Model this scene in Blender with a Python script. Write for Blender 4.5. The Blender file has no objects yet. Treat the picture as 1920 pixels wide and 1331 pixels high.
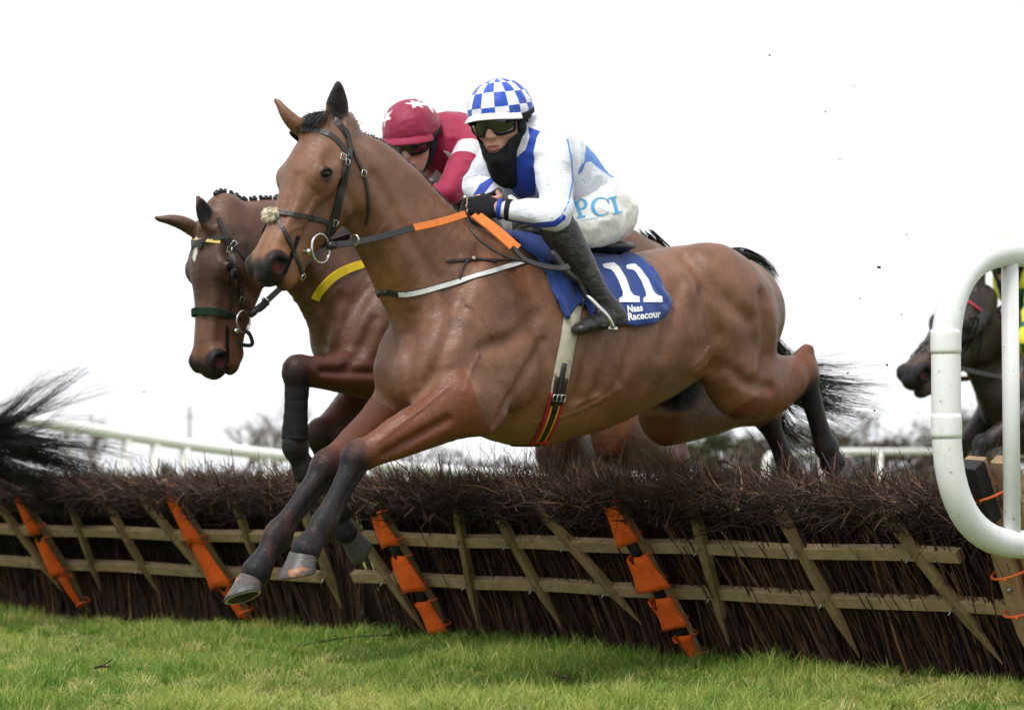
import bpy, math, random, time
import numpy as np
from mathutils import Vector, Matrix
from mathutils.bvhtree import BVHTree
T00 = time.time()
# ------------------------------------------------------------------ camera, world, sun, exposure
FPX, CAMZ, HORIZ, CXP, CYP = 5000.0, 0.78, 885.0, 960.0, 665.5
scn = bpy.context.scene
PITCH = math.atan((HORIZ - CYP) / FPX)
cam_d = bpy.data.cameras.new('camera')
cam = bpy.data.objects.new('camera', cam_d)
scn.collection.objects.link(cam)
cam.location = (0, 0, CAMZ)
cam.rotation_euler = (math.pi / 2 + PITCH, 0, 0)
cam_d.sensor_width = 36.0
cam_d.lens = FPX / 1920.0 * 36.0
cam_d.clip_start, cam_d.clip_end = 0.1, 3000.0
cam_d.dof.use_dof = True
cam_d.dof.focus_distance = 9.35
cam_d.dof.aperture_fstop = 4.0
scn.camera = cam
world = bpy.data.worlds.new('World')
scn.world = world
world.use_nodes = True
SUN_EL, SUN_AZ = math.radians(58), math.radians(212)     # azimuth clockwise from +Y
_nt = world.node_tree
_bg = _nt.nodes['Background']
_sky = _nt.nodes.new('ShaderNodeTexSky')
_sky.sky_type = 'NISHITA'
_sky.sun_disc = False
_sky.sun_elevation = SUN_EL
_sky.sun_rotation = SUN_AZ
_sky.dust_density = 6.0
_hs = _nt.nodes.new('ShaderNodeHueSaturation')            # overcast: nearly no hue left in the sky
_hs.inputs['Saturation'].default_value = 0.10
_hs.inputs['Value'].default_value = 0.08
_nt.links.new(_sky.outputs[0], _hs.inputs['Color'])
_mx = _nt.nodes.new('ShaderNodeMix')
_mx.data_type = 'RGBA'
_mx.inputs[0].default_value = 0.86
_mx.inputs[7].default_value = (4.15, 4.22, 4.32, 1)
_nt.links.new(_hs.outputs[0], _mx.inputs[6])
_nt.links.new(_mx.outputs[2], _bg.inputs['Color'])
_bg.inputs['Strength'].default_value = 0.15
sun_d = bpy.data.lights.new('sun', 'SUN')
sun_d.energy = 1.5
sun_d.angle = math.radians(22)
sun_d.color = (1.0, 0.965, 0.92)
sun = bpy.data.objects.new('sun', sun_d)
scn.collection.objects.link(sun)
_sd = Vector((math.sin(SUN_AZ) * math.cos(SUN_EL), math.cos(SUN_AZ) * math.cos(SUN_EL), math.sin(SUN_EL)))
sun.rotation_euler = _sd.to_track_quat('Z', 'Y').to_euler()
sun.location = _sd * 40
vs = scn.view_settings
vs.view_transform, vs.look, vs.exposure, vs.gamma, vs.use_curve_mapping = 'Standard', 'None', 1.0, 1.0, False

# ------------------------------------------------------------------ helpers
rng = np.random.default_rng(11)
random.seed(5)
COL = scn.collection
CF = np.array([0, math.cos(PITCH), math.sin(PITCH)])
CU = np.array([0, -math.sin(PITCH), math.cos(PITCH)])
CR = np.array([1.0, 0, 0])
C0 = np.array([0, 0, CAMZ])


def ray(px, py):
    d = CF + CR * (px - CXP) / FPX + CU * (CYP - py) / FPX
    return d


def P(px, py, Y):
    d = ray(px, py)
    return C0 + d * (Y / d[1])


def ground(px, py):
    d = ray(px, py)
    return C0 + d * (-CAMZ / d[2])


E1 = np.array([-0.753, -0.658, 0.0]); E1 /= np.linalg.norm(E1)      # the way the horses run
E2 = np.array([-E1[1], E1[0], 0.0])                                # to the horse's left
E3 = np.array([0, 0, 1.0])


class Frame:
    """a horse's own axes: x ahead, y to its left, z up"""
    def __init__(s, lat, t=0.0):
        s.o = np.array([1.177, 10.9, 0.0]) + lat * E2 + t * E1
        s.R = np.stack([E1, E2, E3], 1)

    def w(s, p):
        return np.asarray(p, float) @ s.R.T + s.o

    def l(s, p):
        return (np.asarray(p, float) - s.o) @ s.R

    def at(s, px, py, lat=0.0):
        d = ray(px, py)
        dl = d @ s.R
        ol = (C0 - s.o) @ s.R
        k = (lat - ol[1]) / dl[1]
        return ol + dl * k


def nrm(v):
    v = np.asarray(v, float)
    return v / (np.linalg.norm(v, axis=-1, keepdims=True) + 1e-12)


def lerp(a, b, t):
    return np.asarray(a, float) * (1 - t) + np.asarray(b, float) * t


def catmull(A, sub):
    A = np.asarray(A, float)
    n = len(A)
    if n < 3 or sub < 2:
        return A
    E = np.vstack([2 * A[0] - A[1], A, 2 * A[-1] - A[-2]])
    out = []
    for i in range(1, n):
        p0, p1, p2, p3 = E[i - 1], E[i], E[i + 1], E[i + 2]
        for k in range(sub):
            t = k / sub
            out.append(0.5 * (2 * p1 + (p2 - p0) * t + (2 * p0 - 5 * p1 + 4 * p2 - p3) * t * t + (3 * p1 - p0 - 3 * p2 + p3) * t ** 3))
    out.append(A[-1])
    return np.array(out)


# ---- distance fields -> one continuous skin
class Sweep:
    def __init__(s, nodes, ref=(0, 1, 0), sub=4, cap=1.0):
        """nodes: (pos, a, b): a = radius along U (or (up, down)), b = radius along ref"""
        rows = []
        for p, a, b in nodes:
            au, ad = a if isinstance(a, tuple) else (a, a)
            rows.append([*p, au, ad, b])
        A = catmull(rows, sub)
        A[:, 3:] = np.maximum(A[:, 3:], 0.002)
        s.A = A
        s.cap = cap
        r = A[:, 3:6].max()
        s.lo = A[:, :3].min(0) - r
        s.hi = A[:, :3].max(0) + r
        ref = np.asarray(ref, float)
        s.seg = []
        n = len(A)
        for i in range(n - 1):
            a, b = A[i, :3], A[i + 1, :3]
            ba = b - a
            L = np.linalg.norm(ba)
            if L < 1e-6:
                continue
            T = ba / L
            U = np.cross(T, ref)
            U /= np.linalg.norm(U) + 1e-9
            W = np.cross(U, T)
            s.seg.append((a, ba, L * L, T, U, W, A[i, 3:6], A[i + 1, 3:6] - A[i, 3:6], i))

    def d(s, Q, want_t=False, m=9.0):
        best = np.full(len(Q), 1e3, np.float32)
        bt = np.zeros(len(Q), np.float32)
        n = len(s.A) - 1
        f = np.float32
        for a, ba, bb, T, U, W, r0, dr, i in s.seg:
            L = math.sqrt(bb)
            V = Q - a.astype(f)
            R = L * .5 + max(r0.max(), (r0 + dr).max()) + m
            q = None
            if m < 5:
                x = V - (ba * .5).astype(f)
                q = np.nonzero(np.einsum('ij,ij->i', x, x) < f(R * R))[0]
                if len(q) == 0:
                    continue
                V = V[q]
            h = np.clip(V @ (ba / bb).astype(f), 0, 1)
            X = V @ np.stack([U, W, T], 1).astype(f)
            u, w = X[:, 0], X[:, 1]
            t = X[:, 2] - h * f(L)
            A_ = np.where(u > 0, f(r0[0]) + f(dr[0]) * h, f(r0[1]) + f(dr[1]) * h)
            B_ = f(r0[2]) + f(dr[2]) * h
            C_ = np.minimum(A_, B_) * f(s.cap)
            x, y, z = u / A_, w / B_, t / C_
            x *= x; y *= y; z *= z
            k0 = np.sqrt(x + y + z)
            k1 = np.sqrt(x / (A_ * A_) + y / (B_ * B_) + z / (C_ * C_)) + f(1e-6)
            d = np.where(k0 < 1e-3, -np.minimum(A_, B_), k0 * (k0 - f(1)) / k1)
            if q is None:
                mk = d < best
                best = np.where(mk, d, best)
                if want_t: bt = np.where(mk, (i + h) / n, bt)
            else:
                mk = d < best[q]
                q = q[mk]
                best[q] = d[mk]
                if want_t: bt[q] = (i + h[mk]) / n
        return (best, bt) if want_t else best


class Ell:
    def __init__(s, c, r, axes=None):
        s.c = np.asarray(c, float)
        s.r = np.asarray(r, float)
        s.X = np.eye(3) if axes is None else np.asarray(axes, float)     # rows = axes
        e = np.sqrt(((s.X * s.r[:, None]) ** 2).sum(0))
        s.lo, s.hi = s.c - e, s.c + e

    def d(s, Q, m=9.0):
        v = (Q - s.c.astype(np.float32)) @ s.X.T.astype(np.float32)
        r = s.r.astype(np.float32)
        k0 = np.sqrt(((v / r) ** 2).sum(1))
        k1 = np.sqrt(((v / (r * r)) ** 2).sum(1)) + 1e-6
        return np.where(k0 < 1e-3, -r.min(), k0 * (k0 - 1) / k1).astype(np.float32)


def axes(t, up):
    t = nrm(t)
    u = np.asarray(up, float)
    u = nrm(u - t * (u @ t))
    return np.stack([t, u, np.cross(t, u)])


class Field:
    def __init__(s):
        s.ops = []

    def u(s, p, k=0.05, grow=0.0):
        s.ops.append(('u', p, k, grow)); return p

    def sub(s, p, k=0.02):
        s.ops.append(('s', p, k, 0.0)); return p

    def d(s, Q, margin=0.2):
        Q = np.asarray(Q, np.float32)
        if len(Q) > 5000:                                  # neighbours lie together: skip what a batch cannot touch
            return np.concatenate([s.d(Q[i:i + 2500], margin) for i in range(0, len(Q), 2500)])
        D = np.full(len(Q), 1.0, np.float32)
        if len(Q) == 0:
            return D
        qlo, qhi = Q.min(0), Q.max(0)
        for op, p, k, g in s.ops:
            mm = margin + k + g
            if np.any(qlo > p.hi + mm) or np.any(qhi < p.lo - mm):
                continue
            m = margin + k + g
            idx = np.nonzero(np.all((Q > p.lo - m) & (Q < p.hi + m), 1))[0]
            if len(idx) == 0:
                continue
            a = D[idx]
            b = p.d(Q[idx], m=m) - np.float32(g)
            if op == 'u':
                hh = np.maximum(k - np.abs(a - b), 0) / k
                D[idx] = np.minimum(a, b) - hh * hh * (k * 0.25)
            else:
                b = -b
                hh = np.maximum(k - np.abs(a - b), 0) / k
                D[idx] = np.maximum(a, b) + hh * hh * (k * 0.25)
        return D

    def bounds(s):
        lo = np.min([o[1].lo - o[3] for o in s.ops if o[0] == 'u'], 0)
        hi = np.max([o[1].hi + o[3] for o in s.ops if o[0] == 'u'], 0)
        return lo, hi

    def mesh(s, h, proj=2, fn=None):
        F = fn or s.d
        lo, hi = s.bounds()
        lo = lo - 4 * h
        S = 32
        n = np.ceil((hi + 4 * h - lo) / (S * h)).astype(int)
        g = np.stack(np.meshgrid(*[np.arange(k) for k in n], indexing='ij'), -1).reshape(-1, 3) * S
        while True:
            c = lo + (g + S / 2) * h
            d = F(c.astype(np.float32), margin=S * h * 1.6 + 0.02)
            g = g[np.abs(d) < S * h * 0.87 * 1.35 + 0.004]
            if S == 4:
                break
            S //= 2
            o = np.stack(np.meshgrid([0, 1], [0, 1], [0, 1], indexing='ij'), -1).reshape(-1, 3) * S
            g = (g[:, None] + o[None]).reshape(-1, 3)
        nb = len(g)
        o5 = np.stack(np.meshgrid(*[np.arange(5)] * 3, indexing='ij'), -1)
        pts = (g[:, None, None, None] + o5[None])
        V = F((lo + pts.reshape(-1, 3) * h).astype(np.float32), margin=8 * h).reshape(nb, 5, 5, 5)
        N = int((g.max() + 64))
        key = lambda c: (c[..., 0].astype(np.int64) * N + c[..., 1]) * N + c[..., 2]
        neg = V < 0
        cnt = np.zeros((nb, 4, 4, 4), int)
        acc = np.zeros((nb, 4, 4, 4, 3))
        wt = np.zeros((nb, 4, 4, 4))
        sl = lambda i: slice(i, i + 4)
        cor = [(i, j, k) for i in (0, 1) for j in (0, 1) for k in (0, 1)]
        for c in cor:
            cnt += neg[:, sl(c[0]), sl(c[1]), sl(c[2])]
        for a in range(3):
            for c in cor:
                if c[a] == 1:
                    continue
                e = list(c); e[a] = 1
                va = V[:, sl(c[0]), sl(c[1]), sl(c[2])]
                vb = V[:, sl(e[0]), sl(e[1]), sl(e[2])]
                x = (va < 0) != (vb < 0)
                t = np.where(x, va / np.where(x, va - vb, 1), 0)
                for q in range(3):
                    acc[..., q] += np.where(x, c[q] + (t if q == a else 0), 0)
                wt += x
        act = (cnt > 0) & (cnt < 8)
        cells = (g[:, None, None, None] + o5[None, :4, :4, :4])
        cid = key(cells[act])
        vp = lo + (cells[act] + acc[act] / wt[act][:, None]) * h
        order = np.argsort(cid)
        cs = cid[order]
        faces = []
        for a in range(3):
            b, c = (a + 1) % 3, (a + 2) % 3
            s0 = [slice(None), slice(0, 4), slice(0, 4), slice(0, 4)]
            s1 = list(s0); s1[a + 1] = slice(1, 5)
            n0, n1 = neg[tuple(s0)], neg[tuple(s1)]
            x = n0 != n1
            base = cells[x]
            flip = n1[x]
            quad = []
            for db, dc in ((-1, -1), (0, -1), (0, 0), (-1, 0)):
                q = base.copy(); q[:, b] += db; q[:, c] += dc
                kk = key(q)
                pos = np.searchsorted(cs, kk)
                pos = np.minimum(pos, len(cs) - 1)
                ok = cs[pos] == kk
                quad.append(np.where(ok, order[pos], -1))
            quad = np.stack(quad, 1)
            good = (quad >= 0).all(1)
            quad, fl = quad[good], flip[good]
            quad[fl] = quad[fl][:, ::-1]
            faces.append(quad)
        faces = np.vstack(faces)
        for _ in range(proj):
            e = h * 0.35
            d0 = F(vp, margin=4 * h)
            G = np.stack([F(vp + np.eye(3)[i] * e, margin=4 * h) - d0 for i in range(3)], 1) / e
            g2 = (G * G).sum(1)
            st = np.clip(d0 / np.maximum(g2, 0.2), -h, h)
            vp = vp - G * st[:, None] * 0.9
        return vp, faces


# ---- objects
def raw_mesh(name, V, Fq, smooth=True):
    me = bpy.data.meshes.new(name)
    V = np.asarray(V, np.float32)
    if isinstance(Fq, np.ndarray):
        nf, k = Fq.shape
        tot = np.full(nf, k, np.int32)
        idx = Fq.astype(np.int32).ravel()
    else:
        tot = np.array([len(f) for f in Fq], np.int32)
        idx = np.array([i for f in Fq for i in f], np.int32)
        nf = len(Fq)
    me.vertices.add(len(V)); me.vertices.foreach_set('co', V.ravel())
    me.loops.add(len(idx)); me.loops.foreach_set('vertex_index', idx)
    me.polygons.add(nf)
    st = np.concatenate([[0], np.cumsum(tot)[:-1]]).astype(np.int32) if nf else np.zeros(0, np.int32)
    me.polygons.foreach_set('loop_start', st)
    me.polygons.foreach_set('use_smooth', np.full(nf, bool(smooth)))
    me.update(calc_edges=True)
    return me


def put(name, V, Fq, mat, parent=None, smooth=True, base=None, rot=None, attr=None):
    """V in world coordinates; the object's origin goes to base (or sits in the parent's axes)"""
    V = np.asarray(V, float)
    M = Matrix.Identity(4)
    if parent is not None:
        M = parent.matrix_basis.copy()
        if parent.parent is not None:
            M = parent.parent.matrix_basis @ M
    else:
        b = base if base is not None else (V[:, 0].mean(), V[:, 1].mean(), V[:, 2].min())
        M = Matrix.Translation(Vector([float(x) for x in b]))
    Mi = np.array(M.inverted())
    me = raw_mesh(name, V @ Mi[:3, :3].T + Mi[:3, 3], Fq, smooth)
    o = bpy.data.objects.new(name, me)
    COL.objects.link(o)
    for m in (mat if isinstance(mat, (list, tuple)) else [mat]):
        me.materials.append(m)
    if parent is not None:
        o.parent = parent
    else:
        o.matrix_basis = M
    if attr:
        for k, a in attr.items():
            at = me.attributes.new(k, 'FLOAT_COLOR', 'POINT')
            at.data.foreach_set('color', np.asarray(a, np.float32).ravel())
    return o


def tag(o, label=None, cat=None, group=None, kind=None):
    if label: o['label'] = label
    if cat: o['category'] = cat
    if group: o['group'] = group
    if kind: o['kind'] = kind
    return o


def thing(name, label, cat, loc, group=None):
    o = bpy.data.objects.new(name, None)
    COL.objects.link(o)
    o.empty_display_size = 0.1
    o.matrix_basis = Matrix.Translation(Vector([float(x) for x in loc]))
    return tag(o, label, cat, group)


class MB:
    def __init__(s):
        s.v, s.f, s.n = [], [], 0

    def add(s, V, Fc):
        V = np.asarray(V, float)
        s.v.append(V)
        s.f += [tuple(int(i) + s.n for i in f) for f in Fc]
        s.n += len(V)
        return s

    def tube(s, pts, r, sides=8, cap=True, ref=(0.13, 0.2, 1), flat=1.0):
        pts = np.asarray(pts, float)
        r = np.full(len(pts), r) if np.isscalar(r) else np.asarray(r, float)
        T = nrm(np.gradient(pts, axis=0))
        n0 = np.cross(T[0], ref); n0 = nrm(n0)
        V, prev = [], n0
        for i in range(len(pts)):
            nn = prev - T[i] * (prev @ T[i]); nn = nrm(nn); prev = nn
            bb = np.cross(T[i], nn)
            a = np.arange(sides) * 2 * math.pi / sides
            V.append(pts[i] + r[i] * (np.cos(a)[:, None] * nn + flat * np.sin(a)[:, None] * bb))
        V = np.vstack(V)
        Fc = []
        for i in range(len(pts) - 1):
            for k in range(sides):
                k2 = (k + 1) % sides
                Fc.append((i * sides + k, i * sides + k2, (i + 1) * sides + k2, (i + 1) * sides + k))
        if cap:
            Fc.append(tuple(range(sides))[::-1])
            Fc.append(tuple((len(pts) - 1) * sides + k for k in range(sides)))
        return s.add(V, Fc)

    def strap(s, pts, N, w, t=0.004, cap=True):
        """flat band: centre line pts, surface normals N, half width w/2, thickness t (bottom sits on pts)"""
        pts = np.asarray(pts, float); N = nrm(N)
        w = np.full(len(pts), w) if np.isscalar(w) else np.asarray(w, float)
        T = nrm(np.gradient(pts, axis=0))
        S = nrm(np.cross(T, N))
        V = []
        for i in range(len(pts)):
            h = S[i] * w[i] / 2
            c = pts[i]
            V += [c - h, c + h, c + h * 0.9 + N[i] * t, c - h * 0.9 + N[i] * t]
        Fc = []
        for i in range(len(pts) - 1):
            for k in range(4):
                k2 = (k + 1) % 4
                Fc.append((i * 4 + k, (i + 1) * 4 + k, (i + 1) * 4 + k2, i * 4 + k2))
        if cap:
            Fc.append((0, 1, 2, 3)); b = (len(pts) - 1) * 4
            Fc.append((b + 3, b + 2, b + 1, b))
        return s.add(V, Fc)

    def box(s, a, b, up, w, d):
        """bar from a to b; width w across, depth d along 'up'"""
        a, b = np.asarray(a, float), np.asarray(b, float)
        T = nrm(b - a)
        U = np.asarray(up, float); U = nrm(U - T * (U @ T))
        S = np.cross(T, U)
        V = [c + S * i * w / 2 + U * j * d / 2 for c in (a, b) for i, j in ((-1, -1), (1, -1), (1, 1), (-1, 1))]
        return s.add(V, [(3, 2, 1, 0), (4, 5, 6, 7), (0, 1, 5, 4), (1, 2, 6, 5), (2, 3, 7, 6), (3, 0, 4, 7)])

    def ball(s, c, r, X=None, nu=12, nv=8):
        r = np.full(3, r) if np.isscalar(r) else np.asarray(r, float)
        X = np.eye(3) if X is None else np.asarray(X)
        V = []
        for j in range(nv + 1):
            th = math.pi * j / nv
            for i in range(nu):
                ph = 2 * math.pi * i / nu
                V.append((math.sin(th) * math.cos(ph), math.sin(th) * math.sin(ph), math.cos(th)))
        V = (np.array(V) * r) @ X + np.asarray(c)
        Fc = [(j * nu + i, (j + 1) * nu + i, (j + 1) * nu + (i + 1) % nu, j * nu + (i + 1) % nu) for j in range(nv) for i in range(nu)]
        return s.add(V, Fc)

    def each(s, name, mat, parent=None, smooth=True):
        """every added piece as an object of its own"""
        out, k, b = [], 0, 0
        for V in s.v:
            n = len(V)
            out.append(put(name, V, [tuple(i - b for i in f) for f in s.f if b <= f[0] < b + n], mat, parent, smooth))
            b += n
        return out

    def build(s, name, mat, parent=None, smooth=True, base=None):
        return put(name, np.vstack(s.v), s.f, mat, parent, smooth, base)


def vnoise(Q, seed=0):
    """smooth value noise, about -1..1"""
    Q = np.asarray(Q, float)
    i = np.floor(Q).astype(np.int64); f = Q - i
    f = f * f * (3 - 2 * f)
    def hsh(a, b, c):
        x = (a * 374761393 + b * 668265263 + c * 2147483647 + seed * 144665) & 0xffffffff
        x = ((x ^ (x >> 13)) * 1274126177) & 0xffffffff
        return ((x ^ (x >> 16)) & 0xffff) / 32767.5 - 1
    r = 0
    for a in (0, 1):
        for b in (0, 1):
            for c in (0, 1):
                w = (f[:, 0] if a else 1 - f[:, 0]) * (f[:, 1] if b else 1 - f[:, 1]) * (f[:, 2] if c else 1 - f[:, 2])
                r = r + w * hsh(i[:, 0] + a, i[:, 1] + b, i[:, 2] + c)
    return r


# ------------------------------------------------------------------ materials
class NT:
    def __init__(s, name, rough=0.6, spec=0.4):
        s.m = bpy.data.materials.new(name)
        s.m.use_nodes = True
        s.t = s.m.node_tree
        s.b = s.t.nodes['Principled BSDF']
        s.b.inputs['Roughness'].default_value = rough
        s.b.inputs['Specular IOR Level'].default_value = spec
        s.co = None

    def n(s, typ, **kw):
        o = s.t.nodes.new(typ)
        for k, v in kw.items():
            setattr(o, k, v)
        return o

    def L(s, a, b):
        s.t.links.new(a, b)

    def coord(s, scale=(1, 1, 1), which='Object', rot=(0, 0, 0)):
        if s.co is None:
            s.co = s.n('ShaderNodeTexCoord')
        m = s.n('ShaderNodeMapping')
        m.inputs['Scale'].default_value = scale
        m.inputs['Rotation'].default_value = rot
        s.L(s.co.outputs[which], m.inputs[0])
        return m.outputs[0]

    def noise(s, scale=10, detail=4, rough=0.6, vec=None, dist=0.0):
        o = s.n('ShaderNodeTexNoise')
        o.inputs['Scale'].default_value = scale
        o.inputs['Detail'].default_value = detail
        o.inputs['Roughness'].default_value = rough
        o.inputs['Distortion'].default_value = dist
        s.L(vec if vec is not None else s.coord(), o.inputs['Vector'])
        return o.outputs['Fac']

    def ramp(s, fac, stops):
        o = s.n('ShaderNodeValToRGB')
        e = o.color_ramp.elements
        while len(e) < len(stops):
            e.new(0.5)
        for x, (p, c) in zip(e, stops):
            x.position = p
            x.color = (*c, 1) if len(c) == 3 else c
        s.L(fac, o.inputs[0])
        return o.outputs[0]

    def mix(s, fac, a, b, mode='MIX'):
        o = s.n('ShaderNodeMix', data_type='RGBA', blend_type=mode)
        for v, i in ((fac, 0), (a, 6), (b, 7)):
            if isinstance(v, (int, float)):
                o.inputs[i].default_value = v
            elif isinstance(v, tuple):
                o.inputs[i].default_value = (*v, 1) if len(v) == 3 else v
            else:
                s.L(v, o.inputs[i])
        return o.outputs[2]

    def math(s, op, a, b=0.0, c=None):
        o = s.n('ShaderNodeMath', operation=op)
        for i, v in enumerate((a, b) if c is None else (a, b, c)):
            if isinstance(v, (int, float)):
                o.inputs[i].default_value = v
            else:
                s.L(v, o.inputs[i])
        return o.outputs[0]

    def step(s, v, lo, hi):
        o = s.n('ShaderNodeMapRange')
        o.interpolation_type = 'SMOOTHSTEP'
        o.inputs['From Min'].default_value = lo
        o.inputs['From Max'].default_value = hi
        s.L(v, o.inputs['Value'])
        return o.outputs[0]

    def attr(s, name):
        o = s.n('ShaderNodeAttribute', attribute_name=name)
        sp = s.n('ShaderNodeSeparateColor')
        s.L(o.outputs['Color'], sp.inputs[0])
        return sp.outputs[0], sp.outputs[1], sp.outputs[2], o.outputs['Alpha'], o.outputs['Color']

    def bump(s, h, strength=0.3, dist=0.01):
        o = s.n('ShaderNodeBump')
        o.inputs['Strength'].default_value = strength
        o.inputs['Distance'].default_value = dist
        s.L(h, o.inputs['Height'])
        s.L(o.outputs[0], s.b.inputs['Normal'])

    def col(s, c):
        if isinstance(c, tuple):
            s.b.inputs['Base Color'].default_value = (*c, 1)
        else:
            s.L(c, s.b.inputs['Base Color'])

    def set(s, **kw):
        for k, v in kw.items():
            i = s.b.inputs[k.replace('_', ' ')]
            if isinstance(v, (int, float)):
                i.default_value = v
            elif isinstance(v, tuple):
                i.default_value = v if len(i.default_value) == 3 else (*v, 1)
            else:
                s.L(v, i)
        return s


def simple(name, c, rough=0.6, spec=0.4, var=0.12, scale=30, bump=0.0, bs=200, metal=0.0, stain=None, sscale=18, samt=0.62):
    m = NT(name, rough, spec)
    n = m.noise(scale, 5, 0.65)
    lo = tuple(max(0, x * (1 - var)) for x in c); hi = tuple(min(1, x * (1 + var)) for x in c)
    col = m.ramp(n, [(0.25, lo), (0.75, hi)])
    if stain:
        sn = m.noise(sscale, 8, 0.75)
        col = m.mix(m.step(sn, samt, samt + 0.06), col, stain)
    m.col(col)
    m.set(Metallic=metal)
    if bump:
        m.bump(m.noise(bs, 3, 0.6), bump, 0.003)
    return m.m
# ------------------------------------------------------------------ the ground, grass and background
def turf_mat():
    m = NT('turf', 0.95, 0.15)
    n = m.noise(3.0, 6, 0.7); n2 = m.noise(60, 5, 0.75)
    c = m.ramp(n, [(0.3, (.07, .12, .018)), (0.55, (.13, .18, .035)), (0.75, (.23, .22, .08))])
    c = m.mix(m.step(n2, .48, .62), c, (.055, .05, .024))
    m.col(c); m.bump(n2, .8, .02)
    return m.m


def blade_mat():
    m = NT('grass_blade', 0.5, 0.35)
    r, g, b, a, c = m.attr('tint')
    col = m.mix(r, (.115, .250, .028), (.47, .51, .125))
    col = m.mix(m.step(g, .55, .95), col, (.72, .63, .30))
    m.col(col)
    m.set(Subsurface_Weight=0.0, Transmission_Weight=0.0)
    tr = m.n('ShaderNodeBsdfTranslucent'); m.L(col, tr.inputs['Color'])
    mx = m.n('ShaderNodeMixShader'); mx.inputs[0].default_value = .45
    m.L(m.b.outputs[0], mx.inputs[1]); m.L(tr.outputs[0], mx.inputs[2])
    m.L(mx.outputs[0], m.t.nodes['Material Output'].inputs['Surface'])
    return m.m


NGX = 40
gx = np.concatenate([[-400, -120, -40, -14], np.linspace(-6, 7, NGX), [16, 50, 150, 400]])
gy = np.concatenate([[-30, 0, 6], np.linspace(8, 20, 40), [24, 30, 40, 60, 90, 150, 300, 900]])
GX, GY = np.meshgrid(gx, gy, indexing='ij')


def gz(x, y):
    q = np.stack([np.ravel(x) * .7, np.ravel(y) * .7, np.zeros(np.size(x))], 1)
    return .03 * vnoise(q, 3) * (np.ravel(y) < 22)


gv = np.stack([GX.ravel(), GY.ravel(), gz(GX, GY)], 1)
na, nb_ = len(gx), len(gy)
ii, jj = np.meshgrid(np.arange(na - 1), np.arange(nb_ - 1), indexing='ij')
k0 = (ii * nb_ + jj).ravel()
gq = np.stack([k0, k0 + nb_, k0 + nb_ + 1, k0 + 1], 1)
tag(put('ground', gv, gq, turf_mat(), base=(0, 0, 0)), kind='structure')

HB = np.array([-2.94, 15.3, 0.0])            # foot of the hurdle line (u = 0), runs along E2
LEAN = 0.60
HUP = nrm(E3 + E1 * LEAN)                    # up the leaning face
HN = nrm(np.cross(HUP, E2)); HN = HN if HN @ E1 > 0 else -HN     # out of the face, to the landing side


def hb(u, x=0.0, z=0.0):
    return HB + E2 * u + E1 * x + E3 * z


def hpx(px, py, off=0.0):
    """the point of the leaning face (pushed out by off) seen at a pixel"""
    o = HB + HN * off
    d = ray(px, py)
    return C0 + d * (((o - C0) @ HN) / (d @ HN))


def face(u, z, off=0.0):
    return HB + E2 * u + (E3 + E1 * LEAN) * z + HN * off


def blades(N, pos, hgt, wid, tint, lean, name, mat, segs=2):
    az = rng.uniform(0, 2 * math.pi, N)
    side = np.stack([np.cos(az), np.sin(az), np.zeros(N)], 1)
    la = rng.uniform(0, 2 * math.pi, N)
    dr = np.stack([np.cos(la), np.sin(la), np.zeros(N)], 1) * lean[:, None]
    V = []
    for k in range(segs + 1):
        t = k / segs
        c = pos + E3 * (hgt * t * (1 - .25 * lean * t))[:, None] + dr * (hgt * t * t)[:, None]
        w = (wid * (1 - t) ** .6 * .5)[:, None] if k < segs else 0
        if k < segs:
            V += [c - side * w, c + side * w]
        else:
            V += [c]
    n = len(V)
    V = np.stack(V, 1).reshape(-1, 3)
    b = np.arange(N)[:, None] * n
    F3 = [b + np.array([[0, 1, 3]]), b + np.array([[0, 3, 2]]), b + np.array([[2, 3, 4]])] if segs == 2 else [b + np.array([[0, 1, 2]])]
    F3 = np.vstack(F3)
    T = np.repeat(tint, n, 0)
    o = put(name, V, F3, mat, smooth=False, base=(0, 0, 0), attr={'tint': T})
    return tag(o, kind='stuff')


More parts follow.
